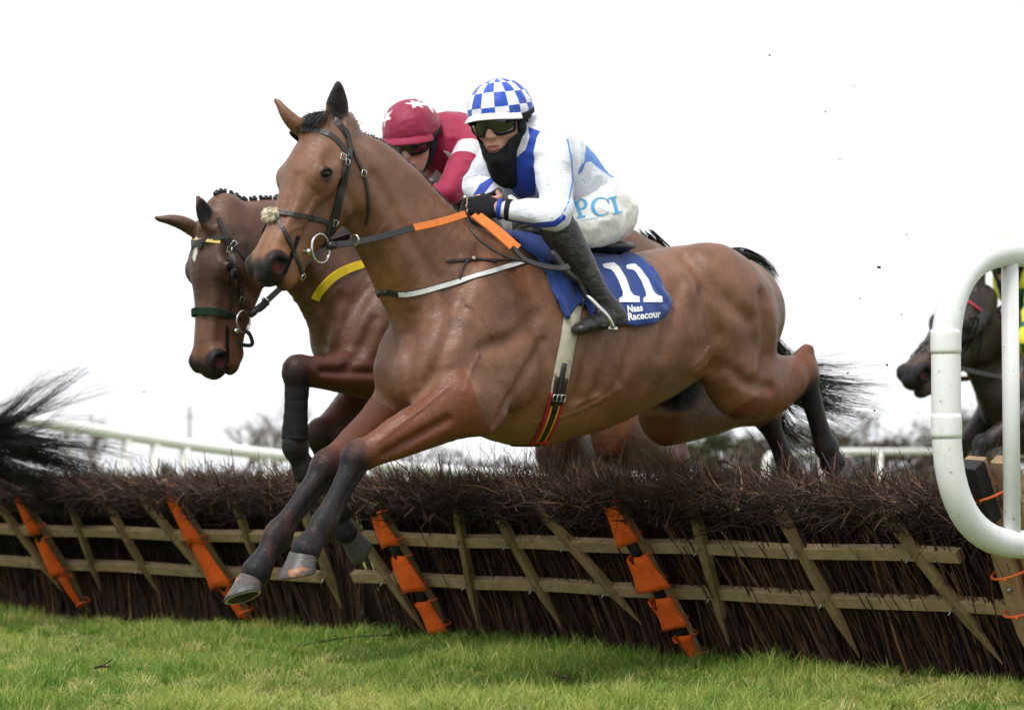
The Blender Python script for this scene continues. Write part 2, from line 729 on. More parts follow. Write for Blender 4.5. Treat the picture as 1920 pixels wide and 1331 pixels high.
def grass():
    N = 225000
    y = 8.3 * (17.5 / 8.3) ** rng.uniform(0, 1, N) ** 1.12
    x = (np.where(rng.uniform(0, 1, N) < .84, rng.uniform(-40, 1960, N), rng.choice([-1, 1], N) * rng.uniform(1000, 1700, N) + CXP) - CXP) / FPX * y
    loc = np.stack([x, y, np.zeros(N)], 1)
    xl = (loc - HB) @ E1
    keep = xl > -.06 + .05 * vnoise(loc * 2.2, 8)
    loc = loc[keep]; N = len(loc)
    cl = vnoise(loc * np.array([4.5, 3.0, 1]), 1); c2 = vnoise(loc * np.array([14, 9, 1]), 2); c3 = vnoise(loc * np.array([1.3, .9, 1]), 4)
    loc[:, 2] = gz(loc[:, 0], loc[:, 1]) - .004
    dens = rng.uniform(0, 1, N) < np.clip(.72 + .45 * c2 + .25 * cl, .1, 1)
    loc, cl, c2, c3 = loc[dens], cl[dens], c2[dens], c3[dens]; N = len(loc)
    near = np.exp(-(((loc - HB) @ E1) - .1) ** 2 / .06)
    h = np.clip(rng.normal(.038, .014, N) * (1 + .75 * cl + .55 * c2) + near * .008, .012, .14)
    w = rng.uniform(.0032, .0072, N)
    dead = (rng.uniform(0, 1, N) < np.clip(.30 + .45 * c3 - .28 * cl - .25 * c2, .04, .75))
    tint = np.stack([np.clip(.42 + .6 * c3 + .35 * c2 + rng.normal(0, .42, N), 0, 1), dead * rng.uniform(.6, 1, N), rng.uniform(0, 1, N), np.ones(N)], 1)
    h = np.where(dead, h * .75, h)
    lean = np.where(dead, rng.uniform(.5, 1.6, N), rng.uniform(.15, 1.05, N))
    blades(N, loc, h, w, tint, lean, 'grass', blade_mat())
    K = 620                                                  # coarse tufts
    y = 8.4 * (15.5 / 8.4) ** rng.uniform(0, 1, K)
    tc = np.stack([(rng.uniform(-60, 1990, K) - CXP) / FPX * y, y, np.zeros(K)], 1)
    tc = tc[((tc - HB) @ E1) > -.05]; K = len(tc)
    nb = rng.integers(40, 130, K); idx = np.repeat(np.arange(K), nb); N = len(idx)
    rad = rng.uniform(.025, .085, K)[idx]
    an = rng.uniform(0, 2 * math.pi, N); rr = np.sqrt(rng.uniform(0, 1, N)) * rad
    loc = tc[idx] + np.stack([np.cos(an) * rr, np.sin(an) * rr, np.zeros(N)], 1)
    loc[:, 2] = gz(loc[:, 0], loc[:, 1]) - .004
    kt = rng.uniform(0, 1, K)[idx]
    h = rng.uniform(.035, .082, N) * (.6 + .6 * rng.uniform(0, 1, K)[idx]) * (1.1 - .5 * rr / rad)
    dead = rng.uniform(0, 1, N) < np.where(kt > .72, .75, .10)
    tint = np.stack([np.clip(kt * .8 + rng.normal(0, .2, N), 0, 1), dead * rng.uniform(.6, 1, N), rng.uniform(0, 1, N), np.ones(N)], 1)
    blades(N, loc, h, rng.uniform(.004, .0085, N), tint, rng.uniform(.25, 1.1, N), 'grass', bpy.data.materials['grass_blade'])
    N = 26000                                                # thinner grass behind the hurdle
    y = rng.uniform(9, 26, N); x = (rng.uniform(-60, 2000, N) - CXP) / FPX * y
    loc = np.stack([x, y, np.zeros(N)], 1)
    loc = loc[((loc - HB) @ E1) < -.5]; N = len(loc)
    loc[:, 2] = gz(loc[:, 0], loc[:, 1])
    tint = np.stack([rng.uniform(.1, .9, N), (rng.uniform(0, 1, N) < .15) * .9, np.zeros(N), np.ones(N)], 1)
    blades(N, loc, rng.uniform(.03, .08, N), rng.uniform(.005, .009, N), tint, rng.uniform(.2, 1, N), 'grass', bpy.data.materials['grass_blade'], segs=1)


grass()


# ------------------------------------------------------------------ the hurdles
def twigs(base, dr, ln, r0, bend, segs=3, taper=.25, kink=.0):
    N = len(base)
    dr = nrm(dr)
    a = nrm(np.cross(dr, rng.normal(size=(N, 3))))
    V = []
    pts = []
    p = base.copy(); d = dr.copy()
    for k in range(segs + 1):
        pts.append(p.copy())
        d = nrm(d + bend / segs + rng.normal(size=(N, 3)) * kink)
        p = p + d * (ln / segs)[:, None]
    for k in range(segs + 1):
        r = (r0 * (1 - (1 - taper) * k / segs))[:, None]
        b = nrm(np.cross(dr, a))
        for q in range(3):
            an = q * 2 * math.pi / 3
            V.append(pts[k] + r * (math.cos(an) * a + math.sin(an) * b))
    n = 3 * (segs + 1)
    V = np.stack(V, 1).reshape(-1, 3)
    f = []
    for k in range(segs):
        for q in range(3):
            q2 = (q + 1) % 3
            f.append([k * 3 + q, k * 3 + q2, k * 3 + 3 + q2, k * 3 + 3 + q])
    f = np.array(f)
    Fq = (np.arange(N)[:, None, None] * n + f[None]).reshape(-1, 4)
    return V, Fq, n, pts


def twig_mat():
    m = NT('birch_twig', 0.62, 0.3)
    r, g, b, a, c = m.attr('tint')
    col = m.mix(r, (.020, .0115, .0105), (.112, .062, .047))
    col = m.mix(m.step(g, .80, 1.0), col, (.26, .135, .062))
    n = m.noise(45, 4, .7)
    col = m.mix(m.math('MULTIPLY', m.step(n, .55, .75), .5), col, (.030, .024, .024))
    m.col(col)
    return m.m


M_TWIG = twig_mat()
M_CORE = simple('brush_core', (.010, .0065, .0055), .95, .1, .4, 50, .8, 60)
M_WOOD = None


def wood_mat(name, c, green=.4):
    m = NT(name, 0.78, 0.25)
    gr = m.noise(1.0, 6, .7, m.coord((7, 7, 60)), .4)
    gr2 = m.noise(22, 6, .7)
    col = m.ramp(gr2, [(.25, tuple(x * .70 for x in c)), (.5, c), (.78, tuple(min(1, x * 1.35) for x in c))])
    alg = m.noise(5, 5, .7)
    col = m.mix(m.math('MULTIPLY', m.step(alg, .42, .66), green), col, (.085, .075, .022))
    sp = m.noise(120, 3, .6)
    col = m.mix(m.math('MULTIPLY', m.step(sp, .64, .70), .8), col, (.045, .030, .020))
    col = m.mix(m.math('MULTIPLY', m.step(m.noise(14, 7, .8), .60, .66), .6), col, (.05, .035, .022))
    m.col(col); m.bump(gr2, .4, .004)
    return m.m


M_RAIL = wood_mat('weathered_rail_wood', (.39, .285, .165), .25)
M_STAKE = wood_mat('stake_wood', (.27, .19, .095), .5)
M_PALE = wood_mat('pale_post_wood', (.40, .26, .15), .12)


def orange_mat():
    m = NT('orange_foam', 0.85, 0.2)
    n = m.noise(60, 5, .7)
    c = m.ramp(n, [(.3, (.74, .105, .012)), (.7, (.86, .155, .022))])
    c = m.mix(m.math('MULTIPLY', m.step(m.noise(130, 3, .6), .62, .68), .85), c, (.10, .035, .015))
    c = m.mix(m.math('MULTIPLY', m.step(m.noise(9, 6, .7), .52, .70), .5), c, (.40, .065, .012))
    c = m.mix(m.math('MULTIPLY', m.step(m.noise(30, 6, .75), .60, .70), .5), c, (.09, .045, .025))
    m.col(c); m.bump(m.noise(260, 2, .6), .5, .003)
    return m.m


M_ORANGE = orange_mat()
M_RUBBER = simple('black_rubber', (.018, .018, .020), .6, .35, .4, 60, .3, 150)
M_CORD = simple('orange_cord', (.80, .16, .045), .7, .3, .2, 80)
M_NAIL = simple('grey_nail', (.30, .30, .30), .4, .6, .2, 60, metal=.8)
M_PLAST = None


def stake(parent, a, b, w=.055, d=.042, mat=None, name='stake', round_=False):
    """sawn stake from top a to its pointed foot b"""
    mb = MB()
    n = 9
    pts = np.array([lerp(a, b, t) for t in np.linspace(0, 1, n)])
    T = nrm(b - a)
    S = nrm(np.cross(T, HN)); 
    V = []
    for i, p in enumerate(pts):
        t = i / (n - 1)
        k = 1.0 if t < .72 else max(.10, 1 - (t - .72) / .28 * .9)
        j = 1 + rng.normal(0, .03)
        if round_:
            for q in range(8):
                an = q * math.pi / 4
                V.append(p + (S * math.cos(an) * w * .5 + HN * math.sin(an) * w * .5) * k * j)
        else:
            c = .84
            for sx, sy in ((-1, -c), (-c, -1), (c, -1), (1, -c), (1, c), (c, 1), (-c, 1), (-1, c)):
                V.append(p + (S * sx * w * .5 + HN * sy * d * .5) * k * j)
    Fc = [(i * 8 + q, i * 8 + (q + 1) % 8, (i + 1) * 8 + (q + 1) % 8, (i + 1) * 8 + q) for i in range(n - 1) for q in range(8)]
    Fc += [tuple(range(8))[::-1], tuple((n - 1) * 8 + q for q in range(8))]
    mb.add(np.array(V), Fc)
    return mb.build(name, mat or M_STAKE, parent, smooth=False)


def nail(mb, p):
    tip = p + HN * .035 + E3 * -.012 + E2 * rng.normal(0, .008)
    mb.tube([p, tip], .0035, 5)


def pad(parent, a, b, r0, r1, arc=(-2.3, 1.3), mat=None, notch=False):
    """flared foam guard wrapped round a stake between a (narrow) and b (wide)"""
    T = nrm(b - a); S = nrm(np.cross(T, HN)); N2 = np.cross(S, T)
    if N2 @ HN < 0: N2 = -N2
    nu, nv = 19, 7
    ph = (random.uniform(.04, .12), random.uniform(0, 6), random.uniform(0, 6), random.uniform(-.06, .06))
    V = []
    for lay in (0, 1):
        for j in range(nv):
            t = j / (nv - 1)
            for i in range(nu):
                s = i / (nu - 1)
                an = arc[0] + (arc[1] - arc[0]) * s + math.pi / 2
                e = 1.0
                if notch and .40 < s < .60: e = 1 - .0
                r = (r0 + (r1 - r0) * t ** .9) * (1 + .05 * math.sin(an * 3 + t * 4)) - lay * .009
                tt = t + (.05 * math.sin(s * 7) if j in (0, nv - 1) else 0)
                if notch and j == 0 and .42 < s < .62: tt += .22
                r *= 1 + ph[0] * math.sin(an * 2 + ph[1]) + .06 * math.sin(t * 5 + ph[2])
                V.append(lerp(a, b, tt + ph[3] * math.cos(an + ph[1])) + (S * math.cos(an) + N2 * math.sin(an) * .62) * r + N2 * .022)
    m = nu * nv
    Fc = []
    for j in range(nv - 1):
        for i in range(nu - 1):
            q = j * nu + i
            Fc += [(q, q + 1, q + nu + 1, q + nu), (m + q, m + q + nu, m + q + nu + 1, m + q + 1)]
    for j in range(nv - 1):
        q = j * nu; Fc.append((q, q + nu, m + q + nu, m + q)); q = j * nu + nu - 1; Fc.append((q, m + q, m + q + nu, q + nu))
    for i in range(nu - 1):
        q = i; Fc.append((q, m + q, m + q + 1, q + 1)); q = (nv - 1) * nu + i; Fc.append((q, q + 1, m + q + 1, m + q))
    return MB().add(np.array(V), Fc).build('foam_guard', mat or M_ORANGE, parent)


def guard_stake(root, top, bot, pads, pale=False):
    """a padded stake: pads = list of (t0, t1, r0, r1)"""
    a, b = hpx(*top, .055), hpx(*bot, .03)
    st = stake(root, a, b, .06, .045, M_PALE if pale else M_STAKE, 'guard_stake')
    for t0, t1, r0, r1 in pads:
        p, q = lerp(a, b, t0), lerp(a, b, t1)
        pad(st, p, q, r0, r1, notch=pale)
    T = nrm(b - a)
    rb = MB()
    for k, (t0, t1, r0, r1) in enumerate(pads):
        p0, p1 = lerp(a, b, max(0.0, t0 - .10)), lerp(a, b, t0 + .02)
        off = HN * .028 + nrm(np.cross(T, HN)) * -.006
        rb.tube([p0 + off, p1 + off], .026, 10)
    rb.each('rubber_sleeve', M_RUBBER, st)
    cd = MB()
    S = nrm(np.cross(T, HN))
    for k, (t0, t1, r0, r1) in enumerate(pads):
        for t in (t0 + .02, t1 - .02):
            c = lerp(a, b, t) + HN * .004
            an = np.linspace(0, 2 * math.pi, 15)
            cd.tube([c + S * math.cos(x) * .044 + HN * math.sin(x) * .040 + T * .01 * math.sin(2 * x) for x in an], .0042, 6, cap=False)
    cd.each('cord_tie', M_CORD, st)


def rail(root, u0, u1, z, sag=0.0, name='rail'):
    n = 14
    V = []
    for i in range(n):
        t = i / (n - 1)
        u = u0 + (u1 - u0) * t
        c = face(u, z + sag * math.sin(math.pi * t) + .004 * math.sin(i * 1.7), .012)
        S = HUP
        for sx, sy in ((-1, -.9), (-.9, -1), (.9, -1), (1, -.9), (1, .9), (.9, 1), (-.9, 1), (-1, .9)):
            V.append(c + S * sx * .0245 * (1 + .03 * math.sin(i * 2.3)) + HN * sy * .020)
    Fc = [(i * 8 + q, i * 8 + (q + 1) % 8, (i + 1) * 8 + (q + 1) % 8, (i + 1) * 8 + q) for i in range(n - 1) for q in range(8)]
    Fc += [tuple(range(8))[::-1], tuple((n - 1) * 8 + q for q in range(8))]
    return MB().add(np.array(V), Fc).build(name, M_RAIL, root, smooth=False)


def pxu(px):
    k = (px - CXP) / FPX
    return (k * HB[1] - HB[0]) / (E2[0] - k * E2[1])


def top_profile(u):
    q = np.stack([u * 1.1, u * 0, u * 0], 1)
    return .748 + .035 * vnoise(q, 21) + .02 * vnoise(q * 4, 22)


def smooth_(x, a, b):
    t = np.clip((x - a) / (b - a), 0, 1)
    return t * t * (3 - 2 * t)


def brush(root, u0, u1, dens=1.0):
    L = u1 - u0
    # core: a lumpy dark pack of stems filling the frame
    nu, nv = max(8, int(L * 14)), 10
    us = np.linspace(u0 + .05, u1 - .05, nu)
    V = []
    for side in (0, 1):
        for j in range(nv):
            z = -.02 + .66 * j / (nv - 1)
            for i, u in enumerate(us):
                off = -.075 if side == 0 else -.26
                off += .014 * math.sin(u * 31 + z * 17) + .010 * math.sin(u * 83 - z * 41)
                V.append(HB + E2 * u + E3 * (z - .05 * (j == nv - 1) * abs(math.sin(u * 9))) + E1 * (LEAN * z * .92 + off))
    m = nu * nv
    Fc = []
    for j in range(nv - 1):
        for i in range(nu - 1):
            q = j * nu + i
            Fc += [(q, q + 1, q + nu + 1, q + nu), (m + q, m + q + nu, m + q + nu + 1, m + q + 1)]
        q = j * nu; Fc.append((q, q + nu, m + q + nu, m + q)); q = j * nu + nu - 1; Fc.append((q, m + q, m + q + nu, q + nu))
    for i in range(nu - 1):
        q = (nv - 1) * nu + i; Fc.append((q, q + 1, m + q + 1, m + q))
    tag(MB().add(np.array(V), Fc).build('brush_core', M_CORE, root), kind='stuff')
    allV, allF, allT, nn = [], [], [], 0

    def push(res, tint):
        nonlocal nn
        V, Fq, n, _ = res
        allV.append(V); allF.append(Fq + nn); allT.append(np.repeat(tint, n, 0)); nn += len(V)
    # thick stems of the lower part
    N = int(620 * L * dens)
    u = rng.uniform(u0, u1, N)
    off = -np.abs(rng.normal(0, .035, N)) - .012
    base = HB + E2 * u[:, None] + HN * off[:, None] + E3 * rng.uniform(-.03, .02, N)[:, None] + E1 * rng.uniform(0, .05, N)[:, None]
    ln = rng.uniform(.35, .72, N)
    dr = E3 + E1 * (rng.normal(.14, .10, N) + .36 * np.clip((u - 1.5) / 5, 0, 1))[:, None] + E2 * rng.normal(.0, .13, N)[:, None]
    r = np.clip(rng.lognormal(math.log(.0038), .45, N), .0015, .0105)
    t = np.stack([np.clip(rng.normal(.42, .32, N), 0, 1), rng.uniform(0, .985, N) ** .9, rng.uniform(0, 1, N), np.ones(N)], 1)
    push(twigs(base, dr, ln, r, rng.normal(0, .06, (N, 3)), 4, .6, .02), t)
    # finer twigs between the rails
    N = int(600 * L * dens)
    u = rng.uniform(u0, u1, N); z = rng.uniform(.15, .62, N)
    base = HB + E2 * u[:, None] + (E3 + E1 * LEAN * .97)[None] * z[:, None] + HN * (-.03 - np.abs(rng.normal(0, .03, N)))[:, None]
    dr = E3 + E1 * rng.normal(.55, .2, N)[:, None] + E2 * rng.normal(0, .35, N)[:, None]
    t = np.stack([np.clip(rng.normal(.05, .12, N), 0, 1), rng.uniform(0, .86, N), rng.uniform(0, 1, N), np.ones(N)], 1)
    push(twigs(base, dr, rng.uniform(.12, .3, N), rng.uniform(.0009, .0022, N), rng.normal(0, .2, (N, 3)), 3, .4, .05), t)
    # bushy heads at the top: along, out of and above the frame
    N = int(2500 * L * dens)
    u = rng.uniform(u0 - .02, u1 + .02, N)
    tp = top_profile(u)
    z = .54 + rng.beta(1.7, 1.1, N) * (tp - .56)
    depth = rng.uniform(-.27, .17, N); depth = np.where(z < .63, np.minimum(depth, .075), depth); lit_top = smooth_(z, .61, .72)
    base = HB + E2 * u[:, None] + E3 * z[:, None] + E1 * (LEAN * z * .92 + .03)[:, None] + E1 * depth[:, None]
    fr = (depth + .27) / .3
    dr = E3 * rng.normal(.42, .34, N)[:, None] + E1 * (rng.normal(.30, .40, N) + .28 * fr)[:, None] + E2 * rng.normal(-.10, .60, N)[:, None]
    ln = rng.uniform(.05, .17, N) * np.clip(1.2 - (z - .6) * 1.2, .55, 1.2)
    t = np.stack([np.clip(rng.normal(.04, .14, N) + (.30 + .5 * rng.uniform(0, 1, N)) * lit_top, 0, 1), rng.uniform(0, 1, N) ** 1.1 * (.55 + .45 * lit_top), rng.uniform(0, 1, N), np.ones(N)], 1)  # tint darker low down: shade under the overhang put into the colour
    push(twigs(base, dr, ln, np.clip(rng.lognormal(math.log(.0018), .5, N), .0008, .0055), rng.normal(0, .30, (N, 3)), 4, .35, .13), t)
    N = int(150 * L * dens)                            # stout cut ends poking out
    u = rng.uniform(u0, u1, N); tp = top_profile(u); z = tp - rng.uniform(0, .10, N)
    base = HB + E2 * u[:, None] + E3 * z[:, None] + E1 * (LEAN * z * .92 + rng.uniform(-.22, .14, N))[:, None]
    dr = E3 * rng.normal(.55, .3, N)[:, None] + E1 * rng.normal(.2, .4, N)[:, None] + E2 * rng.normal(-.1, .8, N)[:, None]
    t2 = np.stack([np.clip(rng.normal(.75, .2, N), 0, 1), rng.uniform(.5, 1, N), rng.uniform(0, 1, N), np.ones(N)], 1)
    push(twigs(base - nrm(dr) * .10, dr, rng.uniform(.14, .26, N), rng.uniform(.0026, .0052, N), rng.normal(0, .15, (N, 3)), 4, .55, .08), t2)
    # cut twig ends and sprays standing above the top
    N = int(900 * L * dens)
    u = rng.uniform(u0, u1, N)
    tp = top_profile(u)
    depth = rng.uniform(-.28, .03, N)
    cl = vnoise(np.stack([u * 2.1, depth * 3, u * 0], 1), 9)
    base = HB + E2 * u[:, None] + E3 * (tp - .06)[:, None] + E1 * (LEAN * tp * .92 + .0)[:, None] + E1 * depth[:, None]
    dr = E3 * rng.normal(.9, .25, N)[:, None] + E1 * rng.normal(.05, .35, N)[:, None] + E2 * rng.normal(.1, .45, N)[:, None]
    ln = np.clip(rng.gamma(1.6, .038, N) * (1 + 1.0 * cl), .03, .30)
    t = np.stack([np.clip(rng.normal(.5, .3, N), 0, 1), rng.uniform(0, 1, N) ** 1.0, rng.uniform(0, 1, N), np.ones(N)], 1)
    res = twigs(base, dr, ln, rng.uniform(.0010, .0026, N), rng.normal(0, .22, (N, 3)), 3, .3, .08)
    push(res, t)
    pts = res[3]                                       # side shoots on those
    k = rng.integers(0, N, N)
    d2 = nrm(pts[3][k] - pts[1][k]) + rng.normal(0, .55, (N, 3))
    push(twigs(pts[1][k], d2, ln[k] * .55, np.full(N, .0009), rng.normal(0, .2, (N, 3)), 2, .4, .05), t[k])
    V = np.vstack(allV); Fq = np.vstack(allF); T = np.vstack(allT)
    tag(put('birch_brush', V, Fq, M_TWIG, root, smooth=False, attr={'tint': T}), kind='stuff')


def hurdle(u0, u1, label, stakes, guards, rails):
    root = thing('hurdle', label, 'hurdle', HB + E2 * (u0 + u1) / 2, 'birch hurdles across the course')
    for a, b, z in rails:
        rail(root, a, b, z)
    nm = MB()
    for top, bot, w in stakes:
        a, b = hpx(*top, .045), hpx(*bot, .036)
        a = a + (a - b) * .10 - HN * .02
        stake(root, a, b, w * .74, .036, M_STAKE)
        for z in (.30, .49):
            t = (a[2] - z) / (a[2] - b[2])
            if 0 < t < 1: nail(nm, lerp(a, b, t) + HN * .02)
    nm.each('nail', M_NAIL, root)
    for g in guards:
        guard_stake(root, *g)
    brush(root, u0, u1)


hurdle(-1.4, 3.36, 'brown birch hurdle panel on the left under the streaming tail and the black forelegs',
       [((-130, 965), (-60, 1095), .055), ((0, 958), (117, 1108), .055), ((130, 955), (190, 1108), .042), ((190, 938), (297, 1112), .050), ((268, 945), (417, 1112), .050),
        ((440, 955), (482, 1060), .045), ((560, 950), (640, 1140), .050)],
       [((30, 915), (168, 1148), [(.0, .32, .022, .062), (.37, .66, .040, .085), (.68, .93, .055, .03)]),
        ((308, 900), (488, 1190), [(.02, .38, .025, .070), (.38, .66, .050, .100), (.66, .86, .045, .035)])],
       [(-1.4, 3.34, .475), (-1.4, 3.30, .292)])
UJ = float((hpx(672, 1085) - HB) @ E2)
UE = float((hpx(1908, 1135) - HB) @ E2)
hurdle(UJ + .04, UE + .10, 'brown birch hurdle panel on the right between the leading hooves and the white rail',
       [((640, 965), (802, 1190), .052), ((855, 975), (898, 1178), .046), ((925, 962), (1052, 1176), .050), ((1010, 962), (1203, 1170), .050),
        ((1298, 970), (1368, 1212), .052), ((1468, 985), (1612, 1232), .052), ((1650, 960), (1880, 1244), .058)],
       [((703, 942), (846, 1200), [(.04, .28, .025, .075), (.36, .60, .050, .100), (.68, .90, .060, .070)]),
        ((1140, 922), (1332, 1262), [(.03, .25, .030, .075), (.32, .49, .060, .105), (.55, .71, .070, .082), (.76, .90, .060, .03)], True)],
       [(UJ + .02, UE - .16, .487), (UJ, UE, .302)])
# ------------------------------------------------------------------ white running rails
def plastic_mat():
    m = NT('white_rail_plastic', .38, .45)
    n = m.noise(5, 5, .7)
    c = m.ramp(n, [(.3, (.74, .75, .75)), (.7, (.82, .83, .83))])
    st = m.noise(1.0, 7, .8, m.coord((14, 14, 4)))
    c = m.mix(m.math('MULTIPLY', m.step(st, .55, .72), .45), c, (.46, .46, .42))
    sc = m.noise(34, 4, .7)
    c = m.mix(m.math('MULTIPLY', m.step(sc, .655, .68), .55), c, (.10, .10, .10))
    m.col(c); m.bump(m.noise(60, 3, .6), .05, .002)
    return m.m


M_PLAST = plastic_mat()
M_PLAST2 = simple('far_rail_plastic', (.88, .88, .85), .5, .4, .06, 3)


def arc_path(p, r, n=10):
    """polyline with rounded corners; r = list of corner radii"""
    out = [p[0]]
    for i in range(1, len(p) - 1):
        a, b, c = [np.asarray(x, float) for x in (p[i - 1], p[i], p[i + 1])]
        d0, d1 = nrm(a - b), nrm(c - b)
        for t in np.linspace(0, 1, n):
            s0, s1 = b + d0 * r[i - 1] * (1 - t), b + d1 * r[i - 1] * t
            out.append(lerp(s0, s1, t))
    out.append(p[-1])
    return np.array(out, float)


# the rounded wing end beside the hurdle: it runs back along the course, away from the camera
W0 = P(1774, 730, 8.95); W0[2] = 0
wd = -E1
top_z, bot_z = P(1900, 476, 9.1)[2], P(1900, 1022, 9.1)[2]
Ltot = 4.6
pts = [W0 + wd * Ltot + E3 * (top_z + .16), W0 + wd * 1.1 + E3 * (top_z + .06), W0 + E3 * top_z, W0 + E3 * (top_z + bot_z) / 2, W0 + E3 * bot_z, W0 + wd * 1.1 + E3 * (bot_z - .02), W0 + wd * Ltot + E3 * (bot_z + .0)]
path = arc_path([pts[0], pts[2], pts[4], pts[6]], [.36, .40], 14)
path = np.vstack([[lerp(path[0], path[1], t) for t in np.linspace(0, .97, 40)], path[1:-1], [lerp(path[-2], path[-1], t) for t in np.linspace(.03, 1, 40)]])
wr = thing('running_rail', 'white plastic running rail with a rounded hoop end beside the right end of the hurdle', 'rail', W0 + wd * .4, None)
fine = path
MB().tube(fine, .0495, 24).build('hoop', M_PLAST, wr)
for a, b in ((P(0, 664, 8.95)[2], P(0, 618, 8.95)[2]), (P(0, 822, 8.95)[2], P(0, 776, 8.95)[2])):
    zz = np.linspace(a, b, 7)
    rr = [.0500, .0518, .0518, .0518, .0518, .0516, .0500]
    MB().tube([W0 + E3 * z for z in zz], rr, 28).build('joint_sleeve', M_PLAST, wr)
pz = .345
c = W0 + wd * .345
for k, d in enumerate((.345, 1.75, 3.3)):
    c = W0 + wd * d
    zt = top_z + .02 * d
    MB().tube([c + E3 * (zt - .02), c + E3 * (bot_z + .0)], .0295, 22).build('post', M_PLAST, wr)
for d in (1.75, 3.3):
    c = W0 + wd * d
    MB().tube([c + E3 * bot_z, c - E3 * .1], .045, 16).build('leg', M_PLAST, wr)

# far rail on the left
fl = thing('running_rail', 'blurred white running rail with upright posts far behind the left hurdle', 'rail', ground(290, 1000) * 0 + P(290, 905, 30) * np.array([1, 1, 0]))
rp = [P(x, y, D) for x, y, D in ((-420, 715, 26.5), (-60, 772, 27.6), (180, 806, 28.5), (360, 834, 29.3), (545, 856, 30.2), (760, 876, 31.5), (1000, 893, 33), (1300, 905, 35))]
MB().tube(catmull(np.array(rp), 5), .066, 14).build('top_rail', M_PLAST2, fl)
for x in (-300, -140, 10, 130, 237, 291, 347, 500, 620, 760, 900):
    k = np.interp(x, [-420, -60, 180, 360, 545, 760, 1000], [26.5, 27.6, 28.5, 29.3, 30.2, 31.5, 33])
    y = np.interp(x, [-420, -60, 180, 360, 545, 760, 1000], [715, 772, 806, 834, 856, 876, 893])
    a = P(x, y, k); b = a.copy(); b[2] = 0
    MB().tube([a, b], .060, 12).build('post', M_PLAST2, fl)

# far rail end on the right
fr_ = thing('running_rail', 'small white rail end far off between the hind legs of the jumping horse', 'rail', P(1480, 920, 52) * np.array([1, 1, 0]))
a, b = P(1436, 852, 52), P(1600, 846, 56)
pth = arc_path([b * np.array([1, 1, 0]) + E3 * .35, a * np.array([1, 1, 0]) + E3 * .35, a, b, P(1760, 846, 60)], [.3, .3, .01], 6)
MB().tube(pth, .07, 10).build('hoop', M_PLAST2, fr_)
for x, D in ((1470, 53), (1540, 54.5), (1650, 57)):
    q = P(x, 849, D); g0 = q.copy(); g0[2] = 0
    MB().tube([q, g0], .06, 8).build('post', M_PLAST2, fr_)
bd = thing('sign_board', 'white board standing low beyond the hurdle under the horse', 'board', P(1170, 905, 40) * np.array([1, 1, 0]))
q0, q1 = P(1085, 905, 40), P(1290, 915, 40)
MB().box([q0[0], 40, .44], [q1[0], 40, .44], E3, .06, .36).build('panel', M_PLAST2, bd, smooth=False)
for x in (q0[0] + .1, q1[0] - .1):
    MB().box([x, 40, 0], [x, 40, .27], E1, .05, .05).build('leg', M_PLAST, bd, smooth=False)

# the post and padding at the right end of the hurdle
ep = thing('end_post', 'pale timber end post with black pad, orange guard and orange cord behind the white rail', 'post', hb(UE, .3))
a, b = hpx(1826, 862, .02), hpx(1962, 1290, .02)
stake(ep, a, b, .085, .05, M_PALE, 'timber')
a2, b2 = a + E2 * .10 + E1 * -.04, b + E2 * .08 + E1 * -.04
stake(ep, a2, b2, .085, .05, M_PALE, 'timber')
T = nrm(b - a)
MB().box(a + HN * .045 - T * .01, a + T * .22 + HN * .045, HN, .115, .06).build('black_pad', M_RUBBER, ep, smooth=False)
pad(ep, a2 + T * .01 - HN * .02, a2 + T * .20 - HN * .02, .030, .036, arc=(-1.2, 1.5))
pad(ep, a2 + T * .46, a2 + T * .64, .04, .06, arc=(-1.4, 1.9))
cm = MB()
S = nrm(np.cross(T, HN))
for t in (.12, .44, .60):
    cc = a + T * t + HN * .015 + E2 * .04
    an = np.linspace(0, 2 * math.pi, 20)
    cm.tube([cc + S * math.cos(x) * .10 + HN * math.sin(x) * .062 + T * .03 * math.cos(x) for x in an], .005, 6, cap=False)
    cm.ball(cc + HN * .066 + T * .004, .0065, nu=8, nv=6)
cm.each('cord_tie', M_CORD, ep)
gs = thing('green_board', 'pale green padded board leaning on the ground beyond the end post', 'board', P(1915, 885, 10.9) * np.array([1, 1, 0]))
q0 = P(1897, 935, 10.9); q1 = P(1960, 985, 11.2)
q0[2] = q1[2] = 0
n_ = 9
V_ = []
for t in np.linspace(0, 1, n_):
    x = .10 * math.sin(t * math.pi * .5); z = .70 * t
    for e, o in ((q0, 0), (q1, 0), (q1, 1), (q0, 1)):
        V_.append(e + E3 * (z + .03 * math.sin(t * 6)) - E1 * (x + .04 * o))
F_ = [(i * 4 + k, i * 4 + (k + 1) % 4, i * 4 + 4 + (k + 1) % 4, i * 4 + 4 + k) for i in range(n_ - 1) for k in range(4)] + [(3, 2, 1, 0), tuple((n_ - 1) * 4 + k for k in range(4))]
put('panel', np.array(V_), F_, simple('pale_green_vinyl', (.22, .42, .16), .6, .3, .3, 9, stain=(.10, .14, .05), sscale=8, samt=.52), gs)
nb2 = MB(); nb2.ball(a + T * .52 + HN * .03, .012, nu=8, nv=6); nb2.build('bolt', M_NAIL, ep)

# ------------------------------------------------------------------ trees and hedges far off
def bark_mat(name, c):
    return simple(name, c, .9, .1, .25, 3)


M_BARK = bark_mat('winter_bark', (.16, .135, .115))
M_BARK2 = bark_mat('olive_twigs', (.115, .10, .060))
M_LEAF = simple('ivy_leaf', (.050, .065, .025), .7, .2, .5, 4)
M_LEAF2 = simple('hedge_leaf', (.060, .050, .032), .85, .1, .5, 2)


